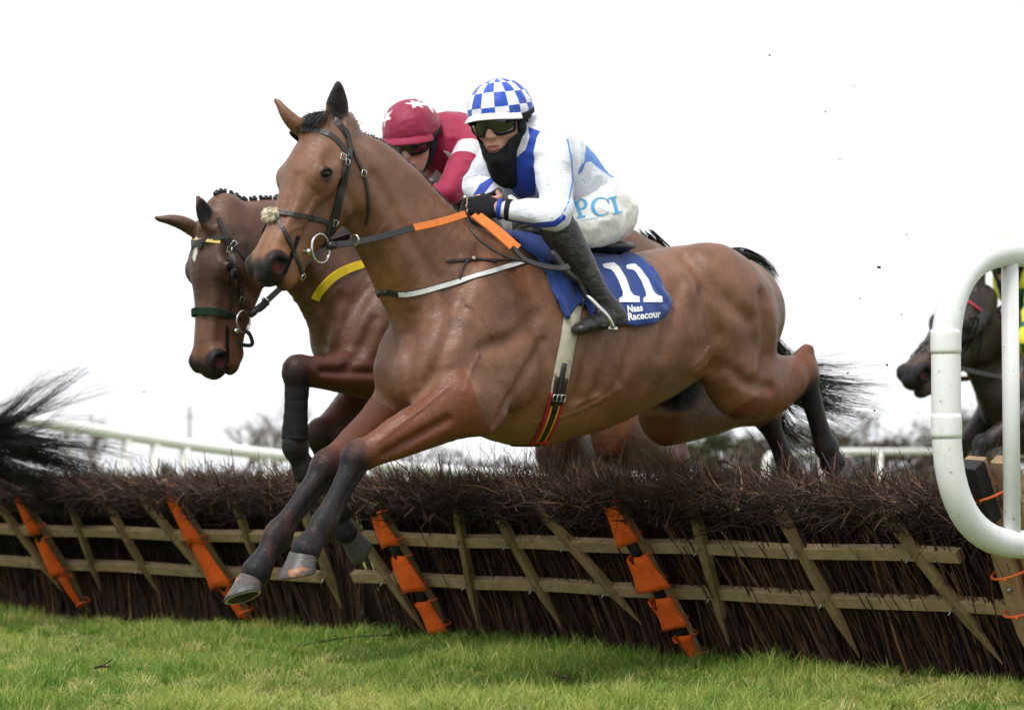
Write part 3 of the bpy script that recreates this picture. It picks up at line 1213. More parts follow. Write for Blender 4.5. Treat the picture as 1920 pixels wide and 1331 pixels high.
def tree(base, H, spread, label, seed, barkm, group, leafm=None, nleaf=0, cat='tree', levels=4):
    r = random.Random(seed)
    root = thing('tree', label, cat, base, group)
    tb, cb = MB(), []

    def grow(p, d, L, rad, lev):
        n = 4 if lev < 2 else 2
        pts = [p]
        dd = d
        for k in range(n):
            dd = nrm(dd + np.array([r.gauss(0, .13), r.gauss(0, .13), r.gauss(.03, .08)]))
            pts.append(pts[-1] + dd * L / n)
        if lev <= 1:
            tb.tube(pts, np.linspace(rad, rad * .6, n + 1), 6, cap=False)
        else:
            cb.append((pts, rad))
        if lev >= levels:
            return
        kids = (5, 5, 4, 4, 3)[lev]
        for k in range(kids):
            t = r.uniform(.35, 1) if lev else r.uniform(.3, 1)
            i = min(n - 1, int(t * n)); q = lerp(pts[i], pts[i + 1], t * n - i)
            az = r.uniform(0, 6.28)
            side = np.array([math.cos(az), math.sin(az), r.uniform(.1, .6)])
            grow(q, nrm(dd * .75 + side * spread), L * r.uniform(.5, .72), rad * .5, lev + 1)
    grow(np.asarray(base, float), np.array([0, 0, 1.0]), H * .42, H * .028, 0)
    tb.build('trunk', barkm, root)
    cm = MB()
    for pts, rad in cb:
        cm.tube(pts, np.linspace(rad, rad * .4, len(pts)), 3, cap=False)
    if leafm is None:
        cm.build('crown', barkm, root, smooth=False)
    else:
        cm.build('branches', barkm, root, smooth=False)
        R2 = np.random.default_rng(seed)
        ends = np.array([p[-1] for p, _ in cb])
        c = ends[R2.integers(0, len(ends), nleaf)] + R2.normal(0, H * .05, (nleaf, 3))
        a = R2.normal(size=(nleaf, 3)); a = nrm(a); b = nrm(np.cross(a, R2.normal(size=(nleaf, 3))))
        s = R2.uniform(.5, 1.2, nleaf)[:, None] * H * .022
        V = np.stack([c - a * s, c + b * s * .6, c + a * s, c - b * s * .6], 1).reshape(-1, 3)
        put('crown', V, np.arange(nleaf * 4).reshape(-1, 4), leafm, root, smooth=False)
    return root


def hedge(p0, p1, h, depth, label, seed, mat, n, cat='hedge'):
    """a straggling winter hedge of crossing shoots and leaves"""
    R2 = np.random.default_rng(seed)
    p0, p1 = np.asarray(p0, float), np.asarray(p1, float)
    t = R2.uniform(0, 1, n)
    top = h * (1 + .35 * vnoise(np.stack([t * np.linalg.norm(p1 - p0) / (h * 1.7), t * 0, t * 0 + seed], 1), seed) + .15 * vnoise(np.stack([t * np.linalg.norm(p1 - p0) / (h * .4), t * 0, t * 0 + seed], 1), seed))
    z = R2.beta(1.3, 1.1, n) * top
    c = p0 + (p1 - p0) * t[:, None] + E3 * z[:, None]
    c[:, 1] += R2.uniform(-depth, depth, n)
    a = nrm(R2.normal(size=(n, 3)) + np.array([0, 0, .6])); b = nrm(np.cross(a, R2.normal(size=(n, 3))))
    s = R2.uniform(.3, 1, n)[:, None] * h * .10
    V = np.stack([c - a * s, c + b * s * .35, c + a * s, c - b * s * .35], 1).reshape(-1, 3)
    o = put('hedgerow', V, np.arange(n * 4).reshape(-1, 4), mat, smooth=False)
    return tag(o, kind='stuff')


def gp(px, D):
    q = P(px, HORIZ, D); q[2] = 0
    return q


TG = 'bare trees along the far boundary'
tree(gp(455, 88), 3.4, .75, 'faint bare tree left of the bandaged foreleg', 3, M_BARK, TG)
tree(gp(500, 84), 4.0, .70, 'faint bare tree immediately beside the bandaged foreleg', 8, M_BARK, TG)
tree(gp(186, 120), 4.2, .8, 'bare tree behind the tail at the far left', 12, M_BARK, TG)
for i, (px, D, H, lb) in enumerate(((1640, 120, 4.6, 'bushy bare tree behind the hurdle left of the white rail hoop'), (1720, 125, 3.9, 'bare tree close to the left side of the white rail hoop'),
                                    (1836, 118, 4.4, 'brown tree seen through the white rail hoop'), (1560, 130, 4.0, 'bare tree behind the raised hind legs'))):
    tree(gp(px, D), H, .8, lb, 31 + i, M_BARK2, TG, M_LEAF2, 900)
tree(gp(1318, 92), 3.0, .6, 'olive green shrub under the belly of the jumping horse', 51, M_BARK2, None, M_LEAF, 1500, 'shrub')
tree(gp(1405, 96), 2.7, .7, 'brown shrub between the belly and the hind legs', 57, M_BARK2, None, M_LEAF2, 900, 'shrub')
tree(gp(326, 60), 1.15, .35, 'small dark conifer behind the white rail on the left', 61, M_BARK2, None, M_LEAF, 900, 'tree')
hedge(gp(1200, 110), gp(2250, 118), 2.1, 2.0, '', 5, M_LEAF2, 14000)
hedge(gp(-300, 62), gp(700, 66), .62, 1.0, '', 6, M_LEAF2, 5000)
hedge(gp(700, 110), gp(1260, 112), 1.5, 2.0, '', 9, M_LEAF2, 4000)
tp_ = thing('telegraph_pole', 'thin telegraph pole rising behind the white rail on the left', 'pole', gp(355, 140))
q = gp(355, 140)
MB().tube([q, q + E3 * 4.2], [.075, .06], 8).build('shaft', M_BARK, tp_)
MB().box(q + E3 * 3.7 - np.array([.3, 0, 0]), q + E3 * 3.7 + np.array([.3, 0, 0]), E3, .05, .05).build('cross_arm', M_BARK, tp_)
# ------------------------------------------------------------------ horses
def px_of(W):
    """where world points are seen, in photograph pixels (used once, to lay printed panels on the silks)"""
    v = np.asarray(W, float) - C0
    z = v @ CF
    return np.stack([CXP + FPX * (v @ CR) / z, CYP - FPX * (v @ CU) / z], 1)


def poly_sd(Q, poly):
    """signed distance to a polygon (positive inside)"""
    p = np.asarray(poly, float)
    d = np.full(len(Q), 1e9); ins = np.zeros(len(Q), bool)
    for i in range(len(p)):
        a, b = p[i], p[(i + 1) % len(p)]
        e = b - a; w = Q - a
        t = np.clip((w @ e) / (e @ e + 1e-9), 0, 1)
        d = np.minimum(d, np.linalg.norm(w - t[:, None] * e, axis=1))
        c = (a[1] > Q[:, 1]) != (b[1] > Q[:, 1])
        xi = a[0] + (Q[:, 1] - a[1]) / np.where(b[1] - a[1] == 0, 1e-9, b[1] - a[1]) * (b[0] - a[0])
        ins ^= c & (Q[:, 0] < xi)
    return np.where(ins, d, -d)


def line_d(Q, pl):
    d = np.full(len(Q), 1e9)
    p = np.asarray(pl, float)
    for a, b in zip(p[:-1], p[1:]):
        e = b - a
        t = np.clip(((Q - a) @ e) / (e @ e), 0, 1)
        d = np.minimum(d, np.linalg.norm(Q - a - t[:, None] * e, axis=1))
    return d


def coat_mat(name, body, body2, red, tan, black, grain=1.0):
    """short clipped coat, redder hair where it is left long on the legs, black points (masks come from the mesh)"""
    m = NT(name, 0.56, 0.30)
    r, g, b, a, c = m.attr('coat')
    n1 = m.noise(9, 5, 0.65)
    n2 = m.noise(300, 2, 0.6)
    nfine = m.noise(70, 4, 0.7)
    col = m.mix(m.step(n1, 0.35, 0.68), body, body2)
    col = m.mix(b, col, tan)
    edge = m.math('ADD', g, m.math('MULTIPLY', m.math('SUBTRACT', nfine, 0.5), 0.10))
    hair = m.noise(1.0, 4, 0.7, m.coord((120, 120, 22)))
    redv = m.mix(hair, tuple(x * 0.72 for x in red), tuple(min(1, x * 1.3) for x in red))
    col = m.mix(m.step(edge, 0.48, 0.53), col, redv)
    bl = m.math('ADD', r, m.math('MULTIPLY', m.math('SUBTRACT', m.noise(16, 5, 0.7), 0.5), 0.5))
    blv = m.mix(n1, black, tuple(x * 2.0 for x in black))
    col = m.mix(m.step(bl, 0.08, 0.92), col, blv)
    # dried mud, sweat marks and dust
    sp = m.noise(95, 3, 0.6)
    col = m.mix(m.math('MULTIPLY', m.step(sp, 0.70, 0.74), 0.6), col, (0.055, 0.042, 0.034))
    sw = m.noise(6, 6, 0.75, dist=0.6)
    col = m.mix(m.math('MULTIPLY', m.step(sw, 0.54, 0.68), 0.42), col, tuple(x * 0.55 for x in body))
    wd_ = m.noise(150, 2, 0.5)
    col = m.mix(m.math('MULTIPLY', m.step(wd_, 0.735, 0.76), 0.55), col, (0.34, 0.29, 0.24))
    st_ = m.noise(1.0, 5, 0.7, m.coord((26, 26, 5)), 0.6)
    col = m.mix(m.math('MULTIPLY', m.step(st_, 0.46, 0.70), 0.42), col, tuple(x * 0.62 for x in body))
    col = m.mix(m.math('MULTIPLY', m.math('MULTIPLY', m.math('SUBTRACT', n2, 0.35), 0.35 * grain), m.math('SUBTRACT', 1.0, m.math('MULTIPLY', m.step(bl, .25, .75), .85))), col, tuple(min(1, x * 1.9) for x in body))
    ms, mp, _, _, _ = m.attr('mark')
    col = m.mix(m.step(ms, .4, .6), col, (.62, .60, .57))
    col = m.mix(m.math('MULTIPLY', mp, .55), col, (.22, .030, .035))
    m.col(col)
    # pink inside of the nostril is in alpha
    m.set(Sheen_Weight=0.0)
    rr = m.ramp(n1, [(0.3, (0.33, 0.33, 0.33)), (0.75, (0.56, 0.56, 0.56))])
    m.set(Roughness=rr)
    m.set(Specular_IOR_Level=m.math('SUBTRACT', .46, m.math('MULTIPLY', m.step(bl, .25, .75), .28)))
    vein = m.noise(7, 2, 0.4, dist=0.5)
    v = m.math('ABSOLUTE', m.math('SUBTRACT', vein, 0.5))
    v = m.math('MULTIPLY', m.math('SUBTRACT', 1.0, m.step(v, 0.0, 0.02)), m.step(m.noise(2.2, 2, 0.5), 0.5, 0.62))
    h = m.math('ADD', m.math('MULTIPLY', v, 0.10), m.math('MULTIPLY', m.noise(1.0, 3, 0.65, m.coord((260, 260, 90))), 0.35 * grain))
    h = m.math('ADD', h, m.math('MULTIPLY', m.noise(26, 4, 0.6), 0.8))
    cr = m.math('ABSOLUTE', m.math('SUBTRACT', m.noise(1.0, 4, 0.6, m.coord((22, 22, 40)), 1.5), 0.5))
    h = m.math('ADD', h, m.math('MULTIPLY', m.step(cr, 0.0, 0.05), 0.13))
    m.bump(h, 0.52, 0.006)
    return m.m


def fore_sweep(E, K, Fe, Co, s=1.0):
    n = [(E, .112, .082), (lerp(E, K, .28), (.092, .088), .072), (lerp(E, K, .6), .068, .055), (lerp(E, K, .86), .053, .046),
         (K, (.056, .050), .049), (lerp(K, Fe, .17), .043, .040), (lerp(K, Fe, .45), .036, .030), (lerp(K, Fe, .8), .037, .031),
         (Fe, (.043, .050), .040), (lerp(Fe, Co, .5), .035, .033), (Co, .047, .047)]
    return Sweep([(p, tuple(x * s for x in a) if isinstance(a, tuple) else a * s, b * s) for p, a, b in n], sub=3)


def hind_sweep(St, Hk, Fe, Co, s=1.0):
    n = [(St, .125, .088), (lerp(St, Hk, .33), .104, .070), (lerp(St, Hk, .68), .066, .050), (lerp(St, Hk, .9), .056, .044),
         (Hk, (.052, .064), .047), (lerp(Hk, Fe, .16), .046, .041), (lerp(Hk, Fe, .45), .038, .032), (lerp(Hk, Fe, .82), .038, .032),
         (Fe, (.044, .050), .040), (lerp(Fe, Co, .5), .035, .034), (Co, .047, .047)]
    return Sweep([(p, tuple(x * s for x in a) if isinstance(a, tuple) else a * s, b * s) for p, a, b in n], sub=3)


class Head:
    """canonical horse head: u poll->muzzle, v dorsal, w to the horse's left; metres"""
    def __init__(s, poll, d, yaw=0.0, sc=1.0, fat=1.0):
        d = nrm(np.array([d[0], 0, d[1]]))
        v = np.array([-d[2], 0, d[0]])
        c, n = math.cos(yaw), math.sin(yaw)
        Rz = np.array([[c, -n, 0], [n, c, 0], [0, 0, 1]])
        s.o, s.sc = np.asarray(poll, float), sc * fat
        s.k = np.array([sc, sc * fat, sc * fat])
        s.U, s.V = Rz @ d, Rz @ v
        s.W = np.cross(s.V, s.U) * -1
        if (Rz @ np.array([0, 1.0, 0])) @ s.W < 0:
            s.W = -s.W
        s.R = np.stack([s.U, s.V, s.W], 1)

    def p(s, u, v, w=0.0):
        return s.o + s.R @ (np.array([u, v, w]) * s.k)

    def inv(s, Q):
        return (np.asarray(Q, float) - s.o) @ s.R / s.k


EYE = (.200, -.044)


def head_ops(F, H):
    sc = H.sc
    def sw(nodes, ref=None, **k):
        return Sweep([(H.p(*p), tuple(x * sc for x in a) if isinstance(a, tuple) else a * sc, b * sc) for p, a, b in nodes], ref=H.W if ref is None else ref, **k)
    # T runs poll->muzzle and T x W points to -v here or +v: the radii below are (dorsal, ventral)
    flip = np.cross(H.U, H.W) @ H.V < 0
    def dv(d, v):
        return (v, d) if flip else (d, v)
    F.u(sw([((-.02, -.075, 0), dv(.062, .07), .062), ((.06, -.075, 0), dv(.088, .09), .084), ((.13, -.072, 0), dv(.094, .10), .098), ((.205, -.066, 0), dv(.084, .09), .096),
            ((.29, -.064, 0), dv(.067, .075), .070), ((.38, -.064, 0), dv(.057, .06), .054), ((.47, -.064, 0), dv(.053, .055), .050),
            ((.535, -.068, 0), dv(.048, .05), .052), ((.575, -.075, 0), dv(.036, .04), .046)], sub=4), .03)
    F.u(sw([((.05, -.165, 0), dv(.07, .07), .070), ((.14, -.172, 0), dv(.085, .088), .076), ((.23, -.158, 0), dv(.075, .080), .064), ((.32, -.142, 0), dv(.058, .070), .050),
            ((.41, -.128, 0), dv(.048, .062), .043), ((.49, -.127, 0), dv(.044, .052), .041), ((.54, -.134, 0), dv(.034, .038), .038)], sub=4), .03)
    for sg in (1, -1):
        ax = np.stack([H.U, H.V, H.W])
        F.u(Ell(H.p(.13, -.165, sg * .055), np.array([.112, .10, .034]) * sc, ax), .025)          # cheek
        F.u(Ell(H.p(.205, -.048, sg * .082), np.array([.046, .034, .028]) * sc, ax), .022)        # orbit
        F.u(Ell(H.p(.185, -.022, sg * .070), np.array([.05, .02, .02]) * sc, ax), .022)           # brow
        F.u(sw([((.10, -.085, sg * .090), .014, .012), ((.20, -.090, sg * .092), .014, .012), ((.30, -.088, sg * .066), .011, .010), ((.36, -.085, sg * .056), .008, .008)]), .022)   # zygoma crest
        F.u(sw([((.30, -.035, sg * .048), .012, .010), ((.40, -.040, sg * .042), .011, .010), ((.50, -.040, sg * .038), .012, .010)]), .02)   # nasal bone edge
        # nostril
        F.u(Ell(H.p(.545, -.058, sg * .047), np.array([.042, .036, .022]) * sc, ax), .022)
        F.sub(Ell(H.p(.552, -.062, sg * .068), np.array([.031, .024, .028]) * sc, axes(H.U * .8 + H.V * .6, H.V)), .010)
        F.u(sw([((.515, -.078, sg * .062), .006, .006), ((.528, -.044, sg * .064), .007, .007), ((.555, -.034, sg * .060), .008, .008), ((.582, -.050, sg * .050), .008, .008)]), .012)
        # eye: socket and lids
        def er(du, dv_):
            return EYE[0] + .77 * du - .64 * dv_, EYE[1] + .64 * du + .77 * dv_
        F.sub(Ell(H.p(*EYE, sg * .109), np.array([.026, .018, .016]) * sc, np.stack([H.U * .77 + H.V * .64, H.V * .77 - H.U * .64, H.W])), .008)
        up = [(-.029, -.004, .100, .005), (-.016, .012, .107, .0065), (.000, .017, .109, .007), (.017, .009, .106, .006), (.029, -.007, .098, .004)]
        lo = [(-.029, -.004, .100, .004), (-.014, -.016, .104, .005), (.008, -.018, .104, .005), (.029, -.007, .098, .004)]
        F.u(sw([((*er(a, b), sg * w), r, r * 1.1) for a, b, w, r in up], sub=3), .010)
        F.u(sw([((*er(a, b), sg * w), r, r * 1.1) for a, b, w, r in lo], sub=3), .010)
        F.u(sw([((.165, -.028, sg * .088), .008, .008), ((.19, -.016, sg * .092), .010, .009), ((.22, -.018, sg * .090), .009, .008), ((.245, -.035, sg * .080), .006, .006)]), .018)
        # hollow above the eye, groove of the cheek
        F.sub(Ell(H.p(.14, -.035, sg * .098), np.array([.026, .016, .012]) * sc, ax), .03)
        F.sub(Ell(H.p(.33, -.105, sg * .070), np.array([.07, .014, .018]) * sc, ax), .03)
        # mouth corner and slit
        F.sub(sw([((.425, -.092, sg * .052), .008, .014), ((.46, -.098, sg * .048), .007, .016), ((.51, -.103, sg * .044), .006, .016), ((.56, -.108, sg * .036), .006, .020)], sub=2), .007)
    F.u(Ell(H.p(.575, -.088, 0), np.array([.026, .030, .040]) * sc, np.stack([H.U, H.V, H.W])), .02)      # upper lip
    F.u(Ell(H.p(.552, -.146, 0), np.array([.034, .022, .032]) * sc, np.stack([H.U, H.V, H.W])), .018)     # lower lip
    F.u(Ell(H.p(.512, -.165, 0), np.array([.026, .020, .028]) * sc, np.stack([H.U, H.V, H.W])), .02)      # chin


def ear_ops(F, base, tip, face, s=1.0):
    base, tip = np.asarray(base, float), np.asarray(tip, float)
    ax = nrm(tip - base)
    face = np.asarray(face, float); face = nrm(face - ax * (face @ ax))
    side = np.cross(ax, face)
    root = base - ax * .03
    bend = face * -.008
    nodes = [(root, .026, .026), (base + bend, .030, .033), (lerp(base, tip, .3) + bend * 1.4, .027, .036), (lerp(base, tip, .6) + bend, .020, .030), (lerp(base, tip, .85), .0125, .018), (tip, .0065, .008)]
    F.u(Sweep([(p, a * s, b * s) for p, a, b in nodes], ref=side, sub=3), .02)
    o = face * .019 * s
    inner = [(lerp(base, tip, .08) + o, .012, .016), (lerp(base, tip, .3) + o * 1.0, .017, .025), (lerp(base, tip, .6) + o * .85, .013, .021), (lerp(base, tip, .80) + o * .55, .005, .009), (lerp(base, tip, .88) + o * .5, .002, .003)]
    F.sub(Sweep([(p, a * s, b * s) for p, a, b in inner], ref=side, sub=3), .006)


def hoof(parent, fr, co, toe, heel, lat, mat, s=1.0, roll=0.0, name='hoof'):
    """hoof capsule under the coronet; toe/heel: sole points in the horse's axes"""
    co, toe, heel = [np.asarray(x, float) for x in (co, toe, heel)]
    g = nrm(toe - heel)
    l = np.array([0, 1.0, roll]); l = nrm(l - g * (l @ g))
    n = np.cross(g, l)
    if n @ (lerp(toe, heel, .5) - co) < 0:
        n = -n
    c = lerp(toe, heel, .5)
    hgt = max(.055, min(.095, float((c - co) @ n) + .012))
    N = 28
    rings = []
    def ring(k, gr, lr, off, dn):
        out = []
        for i in range(N):
            a = 2 * math.pi * i / N
            cx = math.cos(a)
            flat = 1 - .22 * max(0, -cx) ** 2
            out.append(c + g * (cx * gr * flat + off * 1.0) + l * math.sin(a) * lr + n * (dn - (.022 * -min(0, cx) if k < 0 else 0)))
        return out
    so = max(-.055, min(-.012, float((co - c) @ g)))
    spec = [(-1.0 * hgt, .040, .041, so * 1.05, 1), (-.86 * hgt, .050, .049, so * .92, 0), (-.70 * hgt, .0505, .050, so * .76, 0), (-.45 * hgt, .054, .053, so * .48, 0), (-.2 * hgt, .059, .057, so * .2, 0), (-.0, .063, .061, 0, 0),
            (.008, .062, .060, 0, 2), (.009, .052, .050, 0, 2), (-.012, .042, .040, -.002, 3), (-.010, .016, .012, -.01, 3)]
    V = []
    for dn, gr, lr, off, _ in spec:
        V += ring(0, gr * s, lr * s, off * s, dn)
    V.append(c - n * .008 * s)
    Fc, mi = [], []
    for r in range(len(spec) - 1):
        for i in range(N):
            j = (i + 1) % N
            Fc.append((r * N + i, r * N + j, (r + 1) * N + j, (r + 1) * N + i))
            mi.append(1 if r == 6 else (2 if r > 6 else 0))
    b = (len(spec) - 1) * N
    for i in range(N):
        Fc.append((b + i, b + (i + 1) % N, len(V) - 1)); mi.append(2)
    o = put(name, fr.w(np.array(V)), Fc, mat, parent)
    o.data.polygons.foreach_set('material_index', np.array(mi, np.int32))
    return o


def smooth01(x, a, b):
    t = np.clip((x - a) / (b - a), 0, 1)
    return t * t * (3 - 2 * t)


def build_horse(name, label, fr, sp, mats, h, base):
    """sp: trunk / neck sections and joints in the horse's axes"""
    F = Field()
    tr = Sweep(sp['trunk'], sub=3)
    F.u(tr, .06)
    for c, r, k in sp['masses']:
        F.u(Ell(c, r) if not isinstance(c, tuple) else Ell(*c[:1], r, c[1]), k)
    F.u(Sweep(sp['neck'], sub=4), .09)
    for nodes, k in sp.get('muscle', []):
        F.u(Sweep(nodes, sub=3), k)
    for nodes, k in sp.get('groove', []):
        F.sub(Sweep(nodes, sub=3), k)
    nb = len(F.ops)
    legs = []
    for kind, up, J in sp['legs']:
        for nodes, k in up:
            F.u(Sweep(nodes, sub=3), k)
    nl0 = len(F.ops)
    for kind, up, J in sp['legs']:
        L = fore_sweep(*J[:4], s=sp.get('leg_s', 1.0)) if kind == 'fore' else hind_sweep(*J[:4], s=sp.get('leg_s', 1.0))
        F.u(L, .035 if kind == 'fore' else .05)
        legs.append((kind, L))
        if kind == 'fore':                                    # elbow point and the muscle of the forearm
            E, K = J[0], J[1]
            dn_ = nrm(np.asarray(J[2]) - np.asarray(J[1])); fwk = nrm(np.cross(dn_, np.array([0, 1.0, 0]))); fwk = fwk if fwk[0] > 0 else -fwk
            F.u(Ell(J[1] + fwk * .014, np.array([.036, .046, .056]), np.stack([fwk, np.array([0, 1.0, 0]), dn_])), .022)
            F.u(Ell(J[1] - fwk * .042 - dn_ * .012, np.array([.020, .026, .026]), np.stack([fwk, np.array([0, 1.0, 0]), dn_])), .018)
            for sg_ in (1, -1):
                y_ = np.array([0, .036 * sg_, 0])
                F.sub(Sweep([(lerp(J[1], J[2], .16) - fwk * .012 + y_ * 1.25, .007, .010), (lerp(J[1], J[2], .5) - fwk * .010 + y_ * 1.0, .009, .010), (lerp(J[1], J[2], .82) - fwk * .012 + y_ * 1.1, .007, .010)], sub=3), .014)
                F.sub(Sweep([(lerp(E, K, .30) - fwk * .0 + y_ * 2.4, .007, .010), (lerp(E, K, .62) - fwk * .012 + y_ * 1.65, .010, .010), (lerp(E, K, .88) - fwk * .02 + y_ * 1.45, .008, .010)], sub=3), .030)
        else:
            Hk = J[1]
            cz = nrm(np.asarray(J[1]) - np.asarray(J[2]))
            bk = nrm(np.cross(cz, np.array([0, 1.0, 0])))
            if bk[0] > 0 and abs(bk[0]) > .3: bk = -bk
            F.u(Sweep([(Hk - cz * .05 + bk * .03, .024, .022), (Hk + cz * .02 + bk * .045, .026, .023), (Hk + cz * .065 + bk * .052, .022, .021), (lerp(Hk, J[0], .3) + bk * .03, .014, .012)], sub=3), .03)
            F.u(Ell(lerp(Hk, J[2], .06), np.array([.052, .044, .06])), .03)
        Fe, Co = np.asarray(J[2]), np.asarray(J[3])           # ergot tuft
        dn = nrm(Co - Fe); bk = nrm(np.cross(dn, np.array([0, 1.0, 0])))
        bk = bk if bk[0] < 0 else -bk
        F.u(Ell(Fe + bk * .034 + dn * .01, np.array([.026, .024, .030])), .02)
    nl1 = len(F.ops)
    H = sp['head']
    if H is not None:
        head_ops(F, H)
        for b, t, f in sp['ears']:
            ear_ops(F, b, t, f, sp.get('ear_s', 1.0))
    # ---- grooves between muscles, folds and raised veins, found on the skin itself
    new = []
    for typ, px, r_, k_ in sp.get('skin_lines', []):
        q = catmull(np.array(px, float), 3)
        d = np.array([ray(x, y) for x, y in q]) @ fr.R
        d = nrm(d)
        p0 = (C0 - fr.o) @ fr.R
        t = np.array([np.linalg.norm(fr.at(x, y, .30) - p0) for x, y in q])
        for _ in range(18):
            dd_ = F.d(p0 + d * t[:, None], margin=.25)
            t = t + np.clip(dd_, -.1, .15) * .9
            if np.abs(dd_).max() < .0015: break
        s_ = p0 + d * t[:, None]
        ok = np.abs(F.d(s_, margin=.1)) < .008
        s_ = s_[ok]
        if len(s_) < 4: continue
        for m_ in (1, -1):
            e_ = np.linspace(0, math.pi, len(s_))
            pts = s_ * np.array([1, m_, 1])
            if m_ < 0 and (np.abs(F.d(pts, margin=.1)) > .012).any(): continue
            off = d[ok] * np.array([1, m_, 1]) * ((.35 if typ == 'r' else -.55) * r_)
            prof = (.35 + .65 * np.sin(e_)) * r_
            new.append((typ, Sweep([(p + o, a, a * 1.2) for p, o, a in zip(pts, off, prof)], sub=1), k_))
    for typ, S_, k_ in new:
        (F.u if typ == 'r' else F.sub)(S_, k_)
    V, Q = F.mesh(h, proj=1)
    if sp.get('bulge', 0):
        e = 1e-3
        d0 = F.d(V, .05)
        Gn = nrm(np.stack([F.d(V + np.eye(3)[i] * e, .05) - d0 for i in range(3)], 1))
        a = V * np.array([5.5, 9, 9.0])
        amp = 1 - np.abs(vnoise(a, 41)) * 1.6 + .5 * vnoise(V * np.array([9, 15, 17.0]), 42)
        wgt = np.ones(len(V)) if H is None else .25 + .75 * (H.inv(V)[:, 0] > .62) + .75 * ((np.abs(H.inv(V)[:, 1]) > .32) | (H.inv(V)[:, 0] < -.05)) * (H.inv(V)[:, 0] <= .62)
        V = V + Gn * (sp['bulge'] * amp * np.clip(wgt, .25, 1))[:, None]
    # ---- coat masks
    n = len(V)
    body = Field(); body.ops = [o for o in F.ops[:nl0]]
    dB = body.d(V, margin=.10)
    R = np.zeros(n); G = np.zeros(n); B = np.zeros(n)
    for kind, L in legs:
        d, t = L.d(V.astype(np.float32), True, m=.10)
        near = d < .035
        if kind == 'fore':
            R = np.maximum(R, np.where(near, smooth01(t, .16, .56), 0))
        else:
            R = np.maximum(R, np.where(near, smooth01(t, .33, .56), 0))
        g = .5 + (dB - d - sp.get('clip', .02)) * 4.0
        G = np.maximum(G, np.where(d < .05, g + smooth01(t, .15, .3), 0))
    for nodes in sp.get('red', []):
        d = Sweep(nodes, sub=3).d(V.astype(np.float32), m=.15)
        G = np.maximum(G, np.clip(.5 - d * 5, 0, 1))
    if H is not None:
        hp = H.inv(V)
        inh = (hp[:, 0] > -.05) & (hp[:, 1] > -.27) & (hp[:, 1] < .3) & (np.abs(hp[:, 2]) < .125) & (hp[:, 1] > -.16 - 1.1 * np.maximum(hp[:, 0], -.02))
        muz = smooth01(hp[:, 0] + .25 * (hp[:, 1] + .1), .535, .60) * inh
        sl = np.array([(.425, -.092), (.46, -.098), (.51, -.103), (.56, -.108), (.60, -.112)])
        sd_ = line_d(hp[:, :2], sl)
        R = np.maximum(R, np.where(inh & (np.abs(hp[:, 2]) > .02), smooth01(-sd_, -.013, -.004), 0))
        eye = np.linalg.norm((hp - np.stack([np.full(n, EYE[0]), np.full(n, EYE[1]), np.sign(hp[:, 2]) * .104], 1)) * np.array([1, 1.25, 1]), axis=1)
        R = np.maximum(R, np.where(inh, smooth01(-eye, -.040, -.024) * .75, 0))
        nos = np.linalg.norm((hp - np.stack([np.full(n, .552), np.full(n, -.060), np.sign(hp[:, 2]) * .062], 1)), axis=1)
        R = np.maximum(R, np.where(inh, smooth01(-nos, -.060, -.036), 0))
        R = np.maximum(R, muz * .85)
        ear = smooth01(-hp[:, 0] - .02 + 0 * hp[:, 1], .03, .12) * (np.abs(hp[:, 2]) > .02) * (hp[:, 1] > -.16) * (hp[:, 0] < .03)
        R = np.maximum(R, ear * sp.get('ear_dark', .85))
        R = np.maximum(R, sp.get('face_dark', 0.0) * inh * smooth01(hp[:, 0], -.02, .06) * smooth01(-hp[:, 0], -.42, -.30) * smooth01(hp[:, 1], -.20, -.13))
        B = np.maximum(B, inh * smooth01(hp[:, 0], .34, .5) * .5)
        A = np.where(inh & (hp[:, 0] > .5), smooth01(-np.linalg.norm((hp - np.stack([np.full(n, .556), np.full(n, -.062), np.sign(hp[:, 2]) * .048], 1)), axis=1), -.026, -.012), 0.0)
        blaze = sp.get('star')
        S = np.zeros(n)
        if blaze is not None:
            q = (hp - np.array(blaze[0])) / np.array(blaze[1])
            S = inh * smooth01(-(q ** 2).sum(1) + .35 * vnoise(V * 60), -1.1, -.7)
    else:
        A = np.zeros(n); S = np.zeros(n)
    if sp.get('clip_line'):                                   # where the clippers stopped: lines of the coat itself
        q = px_of(fr.w(V))
        for poly, ylo, seg in sp['clip_line']:
            g = np.clip(.5 + poly_sd(q, poly) * .05, 0, 1)
            near_ = (V[:, 1] > ylo)
            box = np.array(seg)
            inb = near_ & (q[:, 0] > box[0]) & (q[:, 0] < box[1]) & (q[:, 1] > box[2]) & (q[:, 1] < box[3])
            G = np.where(inb, g, G)
    zb = sp.get('belly_z', -9)
    B = np.maximum(B, .95 * smooth01(-(V[:, 2] + .05 * vnoise(V * 4)), -zb - .22, -zb) * (V[:, 0] < sp.get('belly_x', 9)))
    for c, r in sp.get('tan', []):
        B = np.maximum(B, .8 * smooth01(-np.linalg.norm((V - c) / r, axis=1), -1, -.3))
    for c, r, a_ in sp.get('dark', []):
        R = np.maximum(R, a_ * smooth01(-np.linalg.norm((V - c) / r, axis=1), -1, -.4))
    root = thing(name, label, 'horse', (0, 0, 0), None)
    M = Matrix(((E1[0], E2[0], 0, base[0]), (E1[1], E2[1], 0, base[1]), (0, 0, 1, base[2]), (0, 0, 0, 1)))
    root.matrix_basis = M
    coat = np.stack([R, G, B, A], 1)
    W = fr.w(V)
    body_o = put('body', W, Q, mats['coat'], root, attr={'coat': coat, 'mark': np.stack([S, A, S * 0, S * 0 + 1], 1)})
